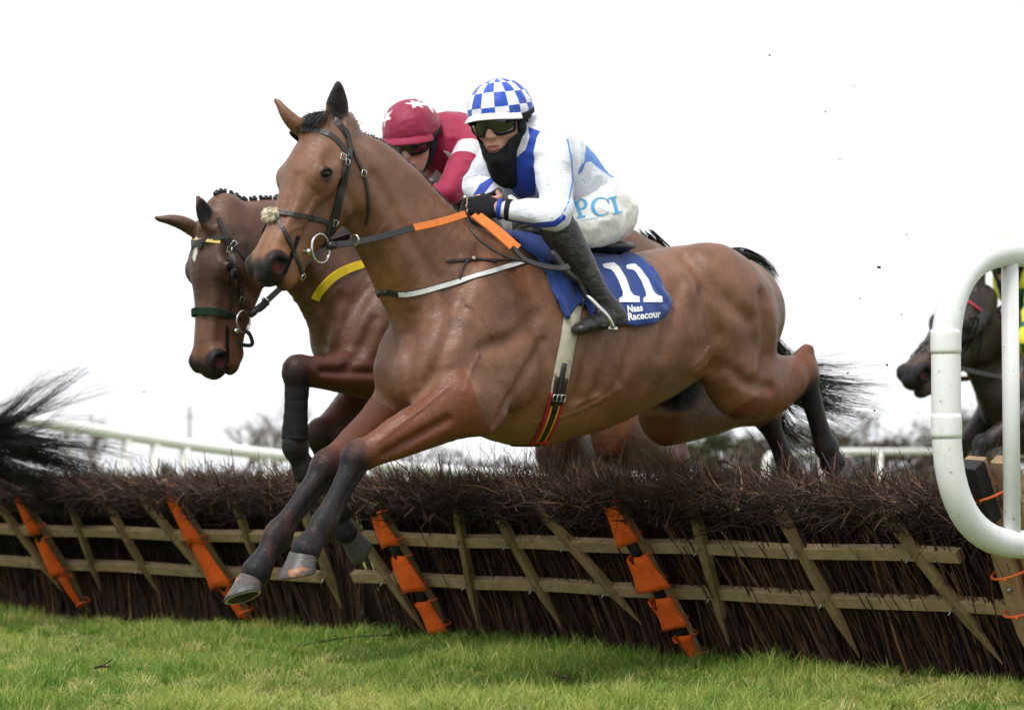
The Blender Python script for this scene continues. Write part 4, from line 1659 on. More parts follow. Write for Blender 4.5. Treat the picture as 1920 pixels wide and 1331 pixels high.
    for kind, up, J in sp['legs']:
        if len(J) > 4:
            hoof(root, fr, J[3], J[4], J[5], 0, mats['hoof'], J[6] if len(J) > 6 else 1.0, J[7] if len(J) > 7 else 0.0)
    if H is not None:
        for sg in (1, -1):
            e = MB().ball(fr.w(H.p(*EYE, sg * .0905)), np.array([.0265, .0185, .0200]) * H.sc, np.stack([H.U * .77 + H.V * .64, H.V * .77 - H.U * .64, H.W]) @ fr.R.T, nu=22, nv=14)
            e.build('eye', mats['eye'], root)
    bvh = BVHTree.FromPolygons(W.tolist(), Q.tolist())
    print(name, 'verts', n, 'at', round(time.time() - T00, 1))
    return dict(root=root, body=body_o, bvh=bvh, fr=fr, H=H, F=F, sp=sp)
# ------------------------------------------------------------------ riders
def skin_mat():
    m = NT('skin', .48, .4)
    n = m.noise(24, 5, .65)
    c = m.ramp(n, [(.3, (.54, .29, .21)), (.7, (.66, .39, .30))])
    r, g, b, a, col = m.attr('face')
    c = m.mix(r, c, (.46, .17, .14))
    c = m.mix(m.math('MULTIPLY', g, .35), c, (.22, .15, .12))
    m.col(c); m.set(Subsurface_Weight=.12, Subsurface_Radius=(.01, .004, .002), Subsurface_Scale=.5)
    m.bump(m.noise(420, 2, .5), .12, .001)
    return m.m


def silk_mat(name, base, cols, mud=.5, rough=.62):
    """racing silks: printed panels from the masks in 'print' (0.5 = edge), a little splashed mud"""
    m = NT(name, rough, .3)
    r, g, b, a, c = m.attr('print')
    n = m.noise(7, 5, .7)
    col = m.mix(n, tuple(x * .93 for x in base), base)
    for v, cc in zip((r, g, b), cols):
        if cc is not None:
            col = m.mix(m.step(v, .485, .515), col, m.mix(n, tuple(x * .85 for x in cc), tuple(min(1, x * 1.08) for x in cc)))
    sp = m.noise(70, 4, .62)
    big = m.step(m.noise(4, 3, .6), .30, .52)
    col = m.mix(m.math('MULTIPLY', m.math('MULTIPLY', m.step(sp, .66, .685), big), mud * 1.6), col, (.085, .062, .05))
    sp2 = m.noise(170, 3, .6)
    col = m.mix(m.math('MULTIPLY', m.step(sp2, .68, .71), mud), col, (.10, .075, .06))
    m.col(col)
    m.set(Sheen_Weight=.15)
    w = m.noise(1.0, 4, .6, m.coord((9, 9, 15)), 1.2)
    h = m.math('ADD', m.math('MULTIPLY', w, 1.0), m.math('MULTIPLY', m.noise(38, 4, .6), .22))
    m.bump(h, .30, .016)
    return m.m


M_SKIN = skin_mat()
M_BOOT = NT('boot_leather', .30, .5)
_n = M_BOOT.noise(11, 6, .75)
_c = M_BOOT.mix(M_BOOT.step(_n, .46, .74), (.016, .015, .016), (.075, .068, .062))
_c = M_BOOT.mix(M_BOOT.math('MULTIPLY', M_BOOT.step(M_BOOT.noise(60, 4, .65), .60, .70), .7), _c, (.14, .125, .11))
M_BOOT.col(_c); M_BOOT.set(Roughness=M_BOOT.ramp(_n, [(.35, (.24,) * 3), (.75, (.62,) * 3)]))
M_BOOT.bump(M_BOOT.noise(1.0, 4, .6, M_BOOT.coord((14, 14, 34)), 1.0), .6, .012)
M_BOOT = M_BOOT.m
M_LEATHER = simple('black_leather', (.020, .018, .018), .42, .5, .5, 50, .3, 220, stain=(.10, .085, .07), sscale=60, samt=.66)
M_STEEL = simple('bit_steel', (.62, .62, .60), .22, .5, .12, 60, metal=1.0)
M_LENS = NT('goggle_lens', .05, .8); M_LENS.col((.012, .011, .012)); M_LENS.set(Coat_Weight=1.0); M_LENS = M_LENS.m
M_BLACKCLOTH = simple('black_cloth', (.016, .016, .020), .8, .2, .4, 40, .5, 180)
M_GOLD = simple('gold_print', (.75, .55, .15), .5, .4, .1)
M_WHITEP = simple('white_print', (.82, .82, .84), .7, .3, .04, 60)


class HeadF:
    """a rider's head: f ahead, l to the left, u up"""
    def __init__(s, c, f, u, sc=1.0):
        s.c = np.asarray(c, float)
        s.f = nrm(f); u = np.asarray(u, float); s.u = nrm(u - s.f * (u @ s.f)); s.l = np.cross(s.u, s.f)
        s.sc = sc
        s.R = np.stack([s.f, s.l, s.u])

    def p(s, f, l, u):
        return s.c + (s.f * f + s.l * l + s.u * u) * s.sc

    def inv(s, Q):
        return (np.asarray(Q, float) - s.c) @ s.R.T / s.sc

    def ell(s, c, r):
        return Ell(s.p(*c), np.asarray(r) * s.sc, s.R)

    def sw(s, nodes, ref=None, **k):
        return Sweep([(s.p(*p), a * s.sc, b * s.sc) for p, a, b in nodes], ref=s.l if ref is None else ref, **k)


def face_ops(F, h):
    F.u(h.ell((-.010, 0, .035), (.097, .076, .095)), .03)
    F.u(h.sw([((.015, 0, .02), .075, .070), ((.030, 0, -.03), .062, .062), ((.042, 0, -.075), .045, .046), ((.055, 0, -.100), .026, .030)]), .03)
    F.u(h.sw([((.080, 0, .030), .010, .011), ((.097, 0, .005), .011, .011), ((.114, 0, -.020), .013, .0135)]), .012)
    for s in (1, -1):
        F.u(h.ell((.099, s * .013, -.022), (.012, .009, .009)), .006)
        F.u(h.ell((.062, s * .043, -.012), (.024, .020, .020)), .022)
        F.u(h.ell((.076, s * .032, .042), (.020, .030, .010)), .016)
        F.sub(h.ell((.092, s * .032, .020), (.016, .021, .013)), .014)
        F.u(h.ell((.075, s * .032, .020), (.014, .014, .012)), .004)
        F.u(h.ell((-.008, s * .076, .005), (.020, .008, .032)), .008)
        F.sub(h.ell((-.002, s * .086, .006), (.010, .006, .018)), .006)
        F.u(h.sw([((.0, s * .058, -.03), .016, .014), ((.035, s * .045, -.072), .015, .013), ((.060, s * .02, -.098), .015, .015)]), .025)
    F.u(h.sw([((.086, .024, -.058), .005, .004), ((.097, .008, -.054), .0075, .006), ((.098, 0, -.0555), .007, .006), ((.097, -.008, -.054), .0075, .006), ((.086, -.024, -.058), .005, .004)], ref=h.u), .006)
    F.u(h.sw([((.084, .022, -.066), .005, .004), ((.094, .0, -.070), .0085, .007), ((.084, -.022, -.066), .005, .004)], ref=h.u), .006)
    F.sub(h.sw([((.088, .027, -.0615), .003, .002), ((.104, 0, -.0615), .003, .003), ((.088, -.027, -.0615), .003, .002)], ref=h.u), .003)
    F.u(h.ell((.074, 0, -.104), (.020, .022, .017)), .016)


def hand_ops(F, G, W, f, c, s, k=1.0, only=None):
    """palm with four bent fingers and a thumb; f along the hand, c the way the fingers close, s the thumb side"""
    f, c, s = nrm(f), np.asarray(c, float), np.asarray(s, float)
    s = nrm(s - f * (s @ f)); c = nrm(c - f * (c @ f) - s * (c @ s))
    palm = Sweep([(W - f * .02, .022 * k, .026 * k), (W + f * .015, .019 * k, .030 * k), (W + f * .055 * k, .017 * k, .040 * k), (W + f * .086 * k, .014 * k, .040 * k)], ref=s, sub=3)
    fing = []
    for i, (o, L) in enumerate(((.030, 1.0), (.010, 1.08), (-.011, 1.0), (-.030, .82))):
        r = W + f * (.078 if i != 3 else .070) * k + s * o * k
        p1 = r + (f * .62 + c * .62) * .042 * L * k
        p2 = p1 + (c * .92 - f * .35) * .028 * L * k
        p3 = p2 + (-f * .88 + c * .15) * .024 * L * k
        rr = .0098 * k * (1 if i != 3 else .88)
        fing.append(Sweep([(r - f * .02, rr, rr), (r, rr * 1.12, rr * 1.05), (lerp(r, p1, .55), rr * .95, rr * .95), (p1, rr * 1.05, rr), (lerp(p1, p2, .5), rr * .9, rr * .9), (p2, rr * .96, rr * .93), (p3, rr * .8, rr * .8)], ref=s, sub=2))
    t0 = W + f * .022 * k + s * .026 * k + c * .006
    t1 = t0 + (f * .62 + s * .45 + c * .5) * .042 * k
    t2 = t1 + (f * .8 - s * .1 + c * .55) * .032 * k
    t3 = t2 + (f * .7 - s * .25 + c * .6) * .024 * k
    th = Sweep([(t0, .017 * k, .015 * k), (t1, .0125 * k, .012 * k), (t2, .0108 * k, .0105 * k), (t3, .008 * k, .0085 * k)], ref=s, sub=3)
    if F is not None:
        F.u(palm, .02)
        for x in fing: F.u(x, .006)
        F.u(th, .012)
    if G is not None:
        G.u(palm, .02, .0035)
        for x in fing:
            y = Sweep([(x.A[i][:3], x.A[i][3], x.A[i][5]) for i in range(0, 6)], ref=s, sub=1)
            G.u(y, .007, .0030)
        G.u(Sweep([(t0, .017 * k, .015 * k), (t1, .0125 * k, .012 * k)], ref=s), .012, .003)


def mesh_part(name, F, h, fr, mat, root, noise=None, attr=None, clip=None, proj=1):
    V, Q = F.mesh(h, proj=proj)
    if noise is not None:
        N = np.zeros_like(V)
        e = 1e-3
        d0 = F.d(V, .05)
        G = nrm(np.stack([F.d(V + np.eye(3)[i] * e, .05) - d0 for i in range(3)], 1))
        V = V + G * noise(V)[:, None]
    if clip is not None:                              # drop what lies past the cut
        keep = clip(V)
        ok = keep[Q].all(1)
        Q = Q[ok]
        used = np.unique(Q)
        re = -np.ones(len(V), int); re[used] = np.arange(len(used))
        V, Q = V[used], re[Q]
    W = fr.w(V)
    o = put(name, W, Q, mat, root, attr=attr(V, W) if attr else None)
    o['_n'] = len(V); del o['_n']
    return o, W, Q, V


def build_rider(name, label, fr, J, M, h=.0075, base=None):
    """J: joints in the horse's axes"""
    hd = J['head']
    F = Field(); JK = Field(); BR = Field(); BO = [Field(), Field()]; GL = [Field(), Field()]
    tor = [(p, a, b) for p, a, b in J['torso']]
    T = Sweep(tor, sub=4)
    F.u(Sweep([(p, (a if not isinstance(a, tuple) else min(a)) * .86, b * .86) for p, a, b in tor], sub=3), .03)
    JK.u(T, .03)
    nk = J['torso'][-1][0]
    F.u(Sweep([(nk, .058, .060), (lerp(nk, hd.p(-.02, 0, -.06), .6), .052, .054), (hd.p(-.02, 0, -.03), .056, .056)]), .03)
    nface0 = len(F.ops)
    face_ops(F, hd)
    nface1 = len(F.ops)
    for i, sd in enumerate(('L', 'R')):
        sh, el, wr = J['sh' + sd], J['el' + sd], J['wr' + sd]
        ref = nrm(np.cross(nrm(el - sh), nrm(wr - el)))
        arm = [(sh, .058, .058), (lerp(sh, el, .35), .047, .047), (lerp(sh, el, .8), .038, .038), (el, .036, .036), (lerp(el, wr, .25), .040, .038), (lerp(el, wr, .7), .030, .028), (wr, .025, .027)]
        F.u(Sweep(arm, ref=ref, sub=3), .035)
        sl = [(lerp(J['torso'][-2][0], sh, .55), .075, .075), (sh, .074, .074), (lerp(sh, el, .35), .068, .066), (lerp(sh, el, .8), .060, .056), (el, .056, .052), (lerp(el, wr, .25), .056, .050), (lerp(el, wr, .7), .042, .040), (lerp(el, wr, .93), .033, .033), (lerp(el, wr, 1.0), .031, .031)]
        JK.u(Sweep(sl, ref=ref, sub=3), .045)
        hand_ops(F, GL[i], wr, *J['hand' + sd])
        hp, kn, an, toe, heel = J['hp' + sd], J['kn' + sd], J['an' + sd], J['toe' + sd], J['heel' + sd]
        F.u(Sweep([(hp, .085, .08), (lerp(hp, kn, .5), .068, .066), (kn, .050, .050), (lerp(kn, an, .3), .050, .046), (lerp(kn, an, .75), .036, .034), (an, .033, .032)], sub=3), .03)
        uk = nrm(kn - an)
        F.u(Sweep([(an, .030, .028), (lerp(heel, toe, .25) + uk * .022, .022, .026), (lerp(heel, toe, .7) + uk * .014, .014, .028), (lerp(heel, toe, .92) + uk * .008, .008, .018)], sub=3), .02)
        BR.u(Sweep([(lerp(J['torso'][0][0], hp, .6), .115, .10), (lerp(hp, kn, .12), .108, .095), (lerp(hp, kn, .5), .090, .080), (lerp(hp, kn, .85), .068, .062), (kn, .056, .052), (lerp(kn, an, .12), .046, .044)], sub=4), .04)
        up = nrm(kn - an)
        BO[i].u(Sweep([(lerp(kn, an, -.12), .070, .066), (lerp(kn, an, .05), .069, .064), (lerp(kn, an, .2), .063, .057), (lerp(kn, an, .45), .057, .052), (lerp(kn, an, .75), .047, .043), (lerp(kn, an, .95), .045, .042), (lerp(an, heel, .5), .043, .040)], sub=3), .03)
        BO[i].u(Sweep([(lerp(heel, toe, .02) + up * .022, .030, .032), (lerp(heel, toe, .3) + up * .022, .036, .036), (lerp(heel, toe, .65) + up * .016, .030, .046), (lerp(heel, toe, .95) + up * .009, .020, .034)], sub=4), .035)
        BO[i].u(Sweep([(heel + up * -.006, .020, .030), (lerp(heel, toe, .22) - up * .006, .018, .030)], sub=2), .006)
        BO[i].u(Sweep([(heel - up * .002, .010, .031), (lerp(heel, toe, .5) - up * .000, .010, .036), (toe - up * .002, .009, .026)], sub=3), .004)
    bt = J['torso']
    BR.u(Sweep([(lerp(bt[0][0], bt[1][0], -.15), tuple(x * 1.0 for x in bt[0][1]) if isinstance(bt[0][1], tuple) else bt[0][1], bt[0][2]), (lerp(bt[0][0], bt[1][0], .6), .108, .15), (lerp(bt[0][0], bt[1][0], 1.1), .10, .138)], sub=4), .05)
    root = thing(name, label, 'jockey', (0, 0, 0))
    b0 = base if base is not None else fr.w(J['torso'][0][0])
    root.matrix_basis = Matrix(((E1[0], E2[0], 0, b0[0]), (E1[1], E2[1], 0, b0[1]), (0, 0, 1, b0[2]), (0, 0, 0, 1)))

    def face_attr(V, W):
        q = hd.inv(V)
        lip = smooth01(-np.linalg.norm((q - np.array([.095, 0, -.0625])) / np.array([.02, .026, .0125]), axis=1), -1.1, -.7)
        chk = .55 * smooth01(-np.linalg.norm((q - np.stack([np.full(len(q), .07), np.sign(q[:, 1]) * .045, np.full(len(q), -.03)], 1)) / .035, axis=1), -1, -.2)
        st = smooth01(-np.linalg.norm((q - np.array([.06, 0, -.085])) / np.array([.06, .06, .035]), axis=1), -1.1, -.5) * J.get('stubble', 0)
        return {'face': np.stack([np.maximum(lip, chk), st, lip * 0, lip * 0 + 1], 1)}
    mesh_part('body', F, h * .85, fr, M_SKIN, root, attr=face_attr, proj=2)

    def fold(scale, amp, seed):
        def f(V):
            q = V * np.array([1, 1, 1.0]) * scale
            return amp * (vnoise(q, seed) * .7 + .7 * (.3 - np.abs(vnoise(q * np.array([1.6, 1.6, 2.2]) + 5, seed + 1))) + .12 * vnoise(q * 4.3, seed + 2))
        return f
    jk, JW, JQ, _ = mesh_part('jacket', JK, h, fr, M['jacket'], root, noise=fold(8.5, .0135, 3), attr=M['jacket_print'],
                              clip=lambda V: ((V - bt[0][0]) @ nrm(bt[1][0] - bt[0][0])) > np.linalg.norm(bt[1][0] - bt[0][0]) * .62)
    br, BW, BQ, _ = mesh_part('breeches', BR, h, fr, M['breeches'], root, noise=fold(10.5, .0135, 13), attr=lambda V, W: {'print': np.zeros((len(V), 4))})
    for i in (0, 1):
        mesh_part('boot', BO[i], h * .9, fr, M_BOOT, root, noise=fold(16, .004, 23))
    for G_ in GL:
        mesh_part('glove', G_, h * .65, fr, M.get('glove', M_BLACKCLOTH), root)
    # ---- helmet, cap, goggles, harness
    cap = Field()
    cap.u(hd.ell((-.012, 0, .072), (.128, .108, .098)), .02)
    cap.u(hd.ell((-.012, 0, .050), (.130, .108, .062)), .03)
    def cap_attr(V, W):
        q = hd.inv(V) - np.array([-.012, 0, .055])
        az = np.arctan2(q[:, 1], q[:, 0]); el = np.arctan2(q[:, 2], np.hypot(q[:, 0], q[:, 1]))
        return {'print': M['cap_print'](az, el, q)}
    rim = lambda V: hd.inv(V)[:, 2] - .16 * np.clip(hd.inv(V)[:, 0], -1, 1) > .030
    helm, _, _, _ = mesh_part('helmet', cap, h * .8, fr, M['cap'], root, noise=lambda V: .0022 * vnoise(V * 45, 5) + .003 * (np.abs(hd.inv(V)[:, 2] - .062) < .010) * vnoise(V * 30, 8), attr=cap_attr, clip=rim)
    # inner shell edge
    sh_ = Field(); sh_.u(hd.ell((-.012, 0, .052), (.122, .100, .088)), .02)
    mesh_part('helmet_shell', sh_, h, fr, M_BLACKCLOTH, root, clip=lambda V: (hd.inv(V)[:, 2] - .16 * hd.inv(V)[:, 0] > .008) & (hd.inv(V)[:, 2] < .075))
    # peak
    n = 21
    V, Fc = [], []
    for lay in (0, 1):
        for j in range(4):
            for i in range(n):
                a = (i / (n - 1) - .5) * 2.3
                e = j / 3
                ln = .046 * math.cos(a / 1.3) ** .8
                r0 = np.array([.118 * math.cos(a), .104 * math.sin(a)])
                r = r0 + np.array([math.cos(a * .7), .55 * math.sin(a)]) * ln * e
                V.append(hd.p(-.010 + r[0], r[1], .064 - .010 * e - .012 * e * e - lay * .004 - .02 * (r[1] / .1) ** 2 * .6))
    m = 4 * n
    for j in range(3):
        for i in range(n - 1):
            q = j * n + i
            Fc += [(q, q + 1, q + n + 1, q + n), (m + q, m + q + n, m + q + n + 1, m + q + 1)]
    for i in range(n - 1):
        q = 3 * n + i; Fc.append((q, q + 1, m + q + 1, m + q))
    put('peak', fr.w(np.array(V)), Fc, M['peak'], helm)

    def headband(pts, w, t, nm, mat, off=0.004):
        """a strap on the head: pts (az, height) on an ellipse round the head"""
        P_, N_ = [], []
        for az, z, ra, rb in pts:
            P_.append(hd.p(-.012 + ra * math.cos(az), rb * math.sin(az), z)); N_.append(hd.f * math.cos(az) / ra + hd.l * math.sin(az) / rb)
        P_ = catmull(np.array(P_), 4); N_ = catmull(np.array(N_), 4)
        mb = MB().strap(fr.w(P_), N_ @ fr.R.T, w, t)
        return mb.build(nm, mat, helm)
    A_ = np.linspace(.62, math.pi * 2 - .62, 22)
    headband([(a, .022 + .052 * smooth01(abs(a - math.pi), 0, 2.2) * -0 + .035 * (1 - math.cos(a)) / 2 * 1.0, .131 + .004, .113) for a in A_], .020, .003, 'goggle_strap', M['strap'])
    # goggles: frame and lens
    nu, nv = 25, 9
    V, Fc = [], []
    for lay in (0, 1):
        for j in range(nv):
            for i in range(nu):
                a = (i / (nu - 1) - .5) * 2 * .98
                e = (j / (nv - 1) - .5) * 2
                hgt = .037 * (1 - .18 * (a / .98) ** 4) - .018 * math.exp(-(a / .16) ** 2) * (e < 0)
                bul = .010 * (1 - e * e) ** .5
                ra, rb = .112 + bul - lay * .014, .088 + bul - lay * .014
                V.append(hd.p(-.008 + ra * math.cos(a) ** .8, rb * math.sin(a), .016 + e * hgt))
    m = nu * nv
    for j in range(nv - 1):
        for i in range(nu - 1):
            q = j * nu + i
            Fc += [(q, q + 1, q + nu + 1, q + nu), (m + q, m + q + nu, m + q + nu + 1, m + q + 1)]
    ring = [j * nu for j in range(nv)] + [(nv - 1) * nu + i for i in range(1, nu)] + [j * nu + nu - 1 for j in range(nv - 2, -1, -1)] + [i for i in range(nu - 2, 0, -1)]
    for a, b in zip(ring, ring[1:] + ring[:1]):
        Fc.append((a, b, m + b, m + a))
    Vw = fr.w(np.array(V))
    gfc = Fc
    go = put('goggles', Vw, Fc, M_LENS, root)
    rimp = Vw[np.array(ring + ring[:1])]
    rb = MB().tube(rimp, .0045, 6, cap=False)
    put('goggle_frame', np.vstack(rb.v), rb.f, M_BLACKCLOTH, go)
    # harness: ear pads and chin strap
    for s in (1, -1):
        e = Field()
        e.u(hd.ell((-.005, s * .083, .000), (.042, .012, .044)), .01)
        e.u(hd.sw([((.0, s * .086, .045), .016, .010), ((.010, s * .080, -.03), .016, .010), ((.040, s * .060, -.078), .010, .008), ((.058, s * .025, -.118), .008, .007), ((.06, 0, -.124), .008, .007)], sub=3), .01)
        if J.get('hole', True):
            e.sub(hd.ell((-.012, s * .095, .004), (.014, .02, .018)), .004)
        mesh_part('harness', e, .004, fr, M_BLACKCLOTH, root)
    if J.get('snood'):
        sn = Field()
        sn.u(hd.sw([((-.03, 0, -.02), .082, .078), ((-.005, 0, -.065), .074, .070), ((.004, 0, -.110), .066, .064), ((-.02, 0, -.150), .066, .066)], sub=3), .02, .004)
        for o_ in F.ops[nface0:nface1]:
            if o_[0] == 'u': sn.ops.append(('u', o_[1], o_[2], .0065))
        mesh_part('snood', sn, .005, fr, M_BLACKCLOTH, root, noise=lambda V: .004 * vnoise(V * 40, 3), clip=lambda V: (hd.inv(V)[:, 2] < -.080 + .95 * np.maximum(0, np.abs(hd.inv(V)[:, 1]) - .016)) & (hd.inv(V)[:, 2] < -.012))
    bv = BVHTree.FromPolygons(BW.tolist(), BQ.tolist())
    jv = BVHTree.FromPolygons(JW.tolist(), JQ.tolist())
    print(name, 'at', round(time.time() - T00, 1))
    return dict(goggles=BVHTree.FromPolygons(Vw.tolist(), [list(f) for f in gfc]), go=go, root=root, hd=hd, breeches=bv, jacket=jv, fr=fr, J=J)


def cast(bvh, px, py):
    d = ray(px, py)
    hit = bvh.ray_cast(Vector(C0), Vector(nrm(d)))
    if hit[0] is None:
        return None, None
    n = np.array(hit[1])
    if n @ d > 0: n = -n
    return np.array(hit[0]), n


def decal(name, polys, bvh, off, mat, parent, cuts=3):
    """flat print laid on a surface: outlines given where the photograph shows them"""
    import bmesh
    bm = bmesh.new()
    for poly in polys:
        vs_ = [bm.verts.new((x, y, 0)) for x, y in poly]
        bm.faces.new(vs_)
    bmesh.ops.triangulate(bm, faces=bm.faces[:])
    for _ in range(cuts):
        long = [e for e in bm.edges if e.calc_length() > 6]
        if not long: break
        bmesh.ops.subdivide_edges(bm, edges=long, cuts=1)
        bmesh.ops.triangulate(bm, faces=bm.faces[:])
    V, last = [], None
    bm.verts.ensure_lookup_table()
    for v in bm.verts:
        p, n = cast(bvh, v.co.x, v.co.y)
        if p is None:
            p, n = last if last is not None else (P(v.co.x, v.co.y, 9.7), -CF)
            near = bvh.find_nearest(Vector(P(v.co.x, v.co.y, np.linalg.norm(p[:2]) if False else p[1])))
            p = np.array(near[0]); n = np.array(near[1])
            if n @ CF > 0: n = -n
        last = (p, n)
        V.append(p + n * off)
    bm.verts.index_update()
    Fc = [[v.index for v in f.verts] for f in bm.faces]
    bm.free()
    return put(name, np.array(V), Fc, mat, parent)


def text_polys(txt, bold=0.0):
    """outlines of the built-in letter forms as triangles, unit height"""
    cu = bpy.data.curves.new('t', 'FONT')
    cu.body = txt; cu.offset = bold; cu.resolution_u = 3
    o = bpy.data.objects.new('t', cu)
    COL.objects.link(o)
    dg = bpy.context.evaluated_depsgraph_get()
    me = bpy.data.meshes.new_from_object(o.evaluated_get(dg))
    tri = [[(me.vertices[i].co.x, me.vertices[i].co.y) for i in p.vertices] for p in me.polygons]
    bpy.data.objects.remove(o); bpy.data.curves.remove(cu); bpy.data.meshes.remove(me)
    return tri


def place_text(txt, x0, y0, x1, y1, hgt, bold=0.02, skew=0.0):
    """text along (x0,y0)-(x1,y1), letter height hgt, all in photograph pixels"""
    tri = text_polys(txt, bold)
    xs = [p[0] for t in tri for p in t]
    k = 1 / max(xs)
    d = np.array([x1 - x0, y1 - y0]); L = np.linalg.norm(d); e = d / L
    n = np.array([e[1], -e[0]])
    return [[tuple(np.array([x0, y0]) + d * (a[0] * k) + n * (a[1] / .72 * hgt) + e * skew * a[1] * hgt) for a in t] for t in tri]
# ------------------------------------------------------------------ materials of the horses
def eye_mat():
    m = NT('horse_eye', 0.06, 0.35)
    m.col((0.004, 0.003, 0.003))
    return m.m


def hoof_mats():
    w = NT('hoof_horn', 0.45, 0.45)
    n = w.noise(1.0, 5, 0.6, w.coord((60, 60, 190)))
    col = w.ramp(n, [(0.3, (0.030, 0.029, 0.030)), (0.55, (0.075, 0.070, 0.066)), (0.8, (0.145, 0.130, 0.11))])
    col = w.mix(w.step(w.noise(9, 4, 0.6), 0.55, 0.63), col, (0.34, 0.13, 0.045))
    w.col(col); w.bump(n, 0.3, 0.002)
    sh = simple('hoof_rim', (0.42, 0.38, 0.29), 0.5, 0.4, 0.25, 60)
    so = simple('hoof_sole', (0.06, 0.055, 0.035), 0.9, 0.2, 0.4, 40, 0.5, 80)
    return [w.m, sh, so]


M_EYE = eye_mat()
M_HOOF = hoof_mats()
M_HAIR = simple('black_horse_hair', (0.010, 0.009, 0.010), 0.42, 0.45, 0.5, 40)

# ---- the bay nearest the camera
f1 = Frame(0.0)
A1 = f1.at


def sec(fr, top, bot, b, egg=0.5, up=1.0, lat=0.0):
    """a section given by its upper and lower edge; b = half width; egg = where the widest level lies"""
    a, c = fr.at(*top, lat), fr.at(*bot, lat)
    mid = lerp(a, c, egg)
    return (mid, (np.linalg.norm(a - mid), np.linalg.norm(c - mid)), b)


trunk1 = [
    sec(f1, (1425, 560), (1420, 660), .10), sec(f1, (1385, 492), (1380, 685), .19), sec(f1, (1335, 470), (1335, 690), .24),
    sec(f1, (1272, 462), (1285, 704), .275), sec(f1, (1205, 474), (1215, 750), .295), sec(f1, (1130, 484), (1140, 790), .305, .54),
    sec(f1, (1050, 476), (1075, 818), .300, .56), sec(f1, (985, 462), (1000, 836), .270, .60), sec(f1, (925, 470), (935, 822), .225, .62),
    sec(f1, (870, 520), (868, 780), .19, .6), sec(f1, (822, 570), (812, 720), .13, .5)]
neck1 = [
    sec(f1, (900, 438), (785, 655), .155, .58), sec(f1, (840, 384), (745, 590), .118, .56), sec(f1, (775, 322), (722, 525), .098, .54),
    sec(f1, (712, 272), (700, 462), .088, .52), sec(f1, (655, 244), (672, 418), .080, .5), sec(f1, (622, 245), (640, 370), .070, .5)]
masses1 = [
    (A1(955, 470, 0), (.24, .07, .05), .08),                              # withers
    (A1(836, 680, .15), (.12, .12, .17), .10), (A1(772, 680, -.16), (.13, .12, .17), .09),       # points of the shoulder
    (A1(905, 610, .165), (.14, .08, .24), .12), (A1(880, 610, -.165), (.14, .08, .24), .12),       # shoulder blades
    (A1(790, 706, .085), (.11, .095, .13), .09), (A1(756, 702, -.09), (.11, .09, .13), .08),       # breast
    (A1(1360, 585, .165), (.20, .125, .20), .10), (A1(1360, 585, -.165), (.20, .125, .20), .10), # quarters
    (A1(1330, 520, .14), (.15, .10, .12), .08), (A1(1330, 520, -.14), (.15, .10, .12), .08),
    (A1(1402, 640, .165), (.115, .10, .20), .07), (A1(1402, 640, -.165), (.115, .10, .20), .07), # hams
    (A1(1270, 545, .21), (.05, .05, .05), .09), (A1(1270, 545, -.21), (.05, .05, .05), .09),     # points of the hip
    (A1(960, 690, .215), (.10, .06, .15), .06), (A1(960, 690, -.215), (.10, .06, .15), .06)]     # triceps
EL1, KN1, FE1, CO1 = A1(868, 758, .235), A1(672, 858, .085), A1(606, 982, .085), A1(573, 1030, .085)
ER1, KR1, FR1, CR1 = A1(778, 742, -.14), A1(614, 876, -.10), A1(520, 1002, -.10), A1(482, 1072, -.10)
SL1, HL1, HFL1, HCL1 = A1(1382, 718, .175), A1(1505, 694, .16), A1(1548, 838, .15), A1(1560, 866, .15)
SR1, HR1, HFR1, HCR1 = A1(1245, 772, -.175), A1(1432, 770, -.16), A1(1478, 880, -.16), A1(1490, 905, -.16)
legs1 = [
    ('fore', [([(A1(880, 640, .17), .12, .07), (A1(905, 720, .215), .115, .075), (EL1, .10, .075)], .05), ([(A1(925, 775, .235), .045, .045), (A1(905, 790, .23), .05, .05)], .05)],
     (EL1, KN1, FE1, CO1, A1(514, 1086, .085), A1(600, 1068, .085), 1.12, .10)),
    ('fore', [([(A1(850, 640, -.17), .12, .07), (A1(820, 710, -.17), .12, .08), (ER1, .11, .08)], .05)],
     (ER1, KR1, FR1, CR1, A1(414, 1120, -.10), A1(497, 1112, -.10), 1.12, .42)),
    ('hind', [([(A1(1335, 600, .175), .16, .10), (A1(1362, 680, .185), .13, .095), (SL1, .12, .09), (A1(1432, 738, .168), .104, .082), (A1(1480, 714, .162), .075, .06)], .035)],
     (SL1, HL1, HFL1, HCL1, A1(1556, 896, .15), A1(1592, 892, .15))),
    ('hind', [([(A1(1335, 600, -.17), .18, .11), (A1(1285, 700, -.18), .15, .09), (SR1, .12, .085)], .06)],
     (SR1, HR1, HFR1, HCR1, A1(1484, 934, -.16), A1(1520, 930, -.16)))]
pl1, mz1 = A1(598, 226, 0), A1(462, 499, 0)
H1 = Head(pl1, (mz1 - pl1)[[0, 2]], yaw=0.0, sc=np.linalg.norm(mz1 - pl1) / .60, fat=1.12)
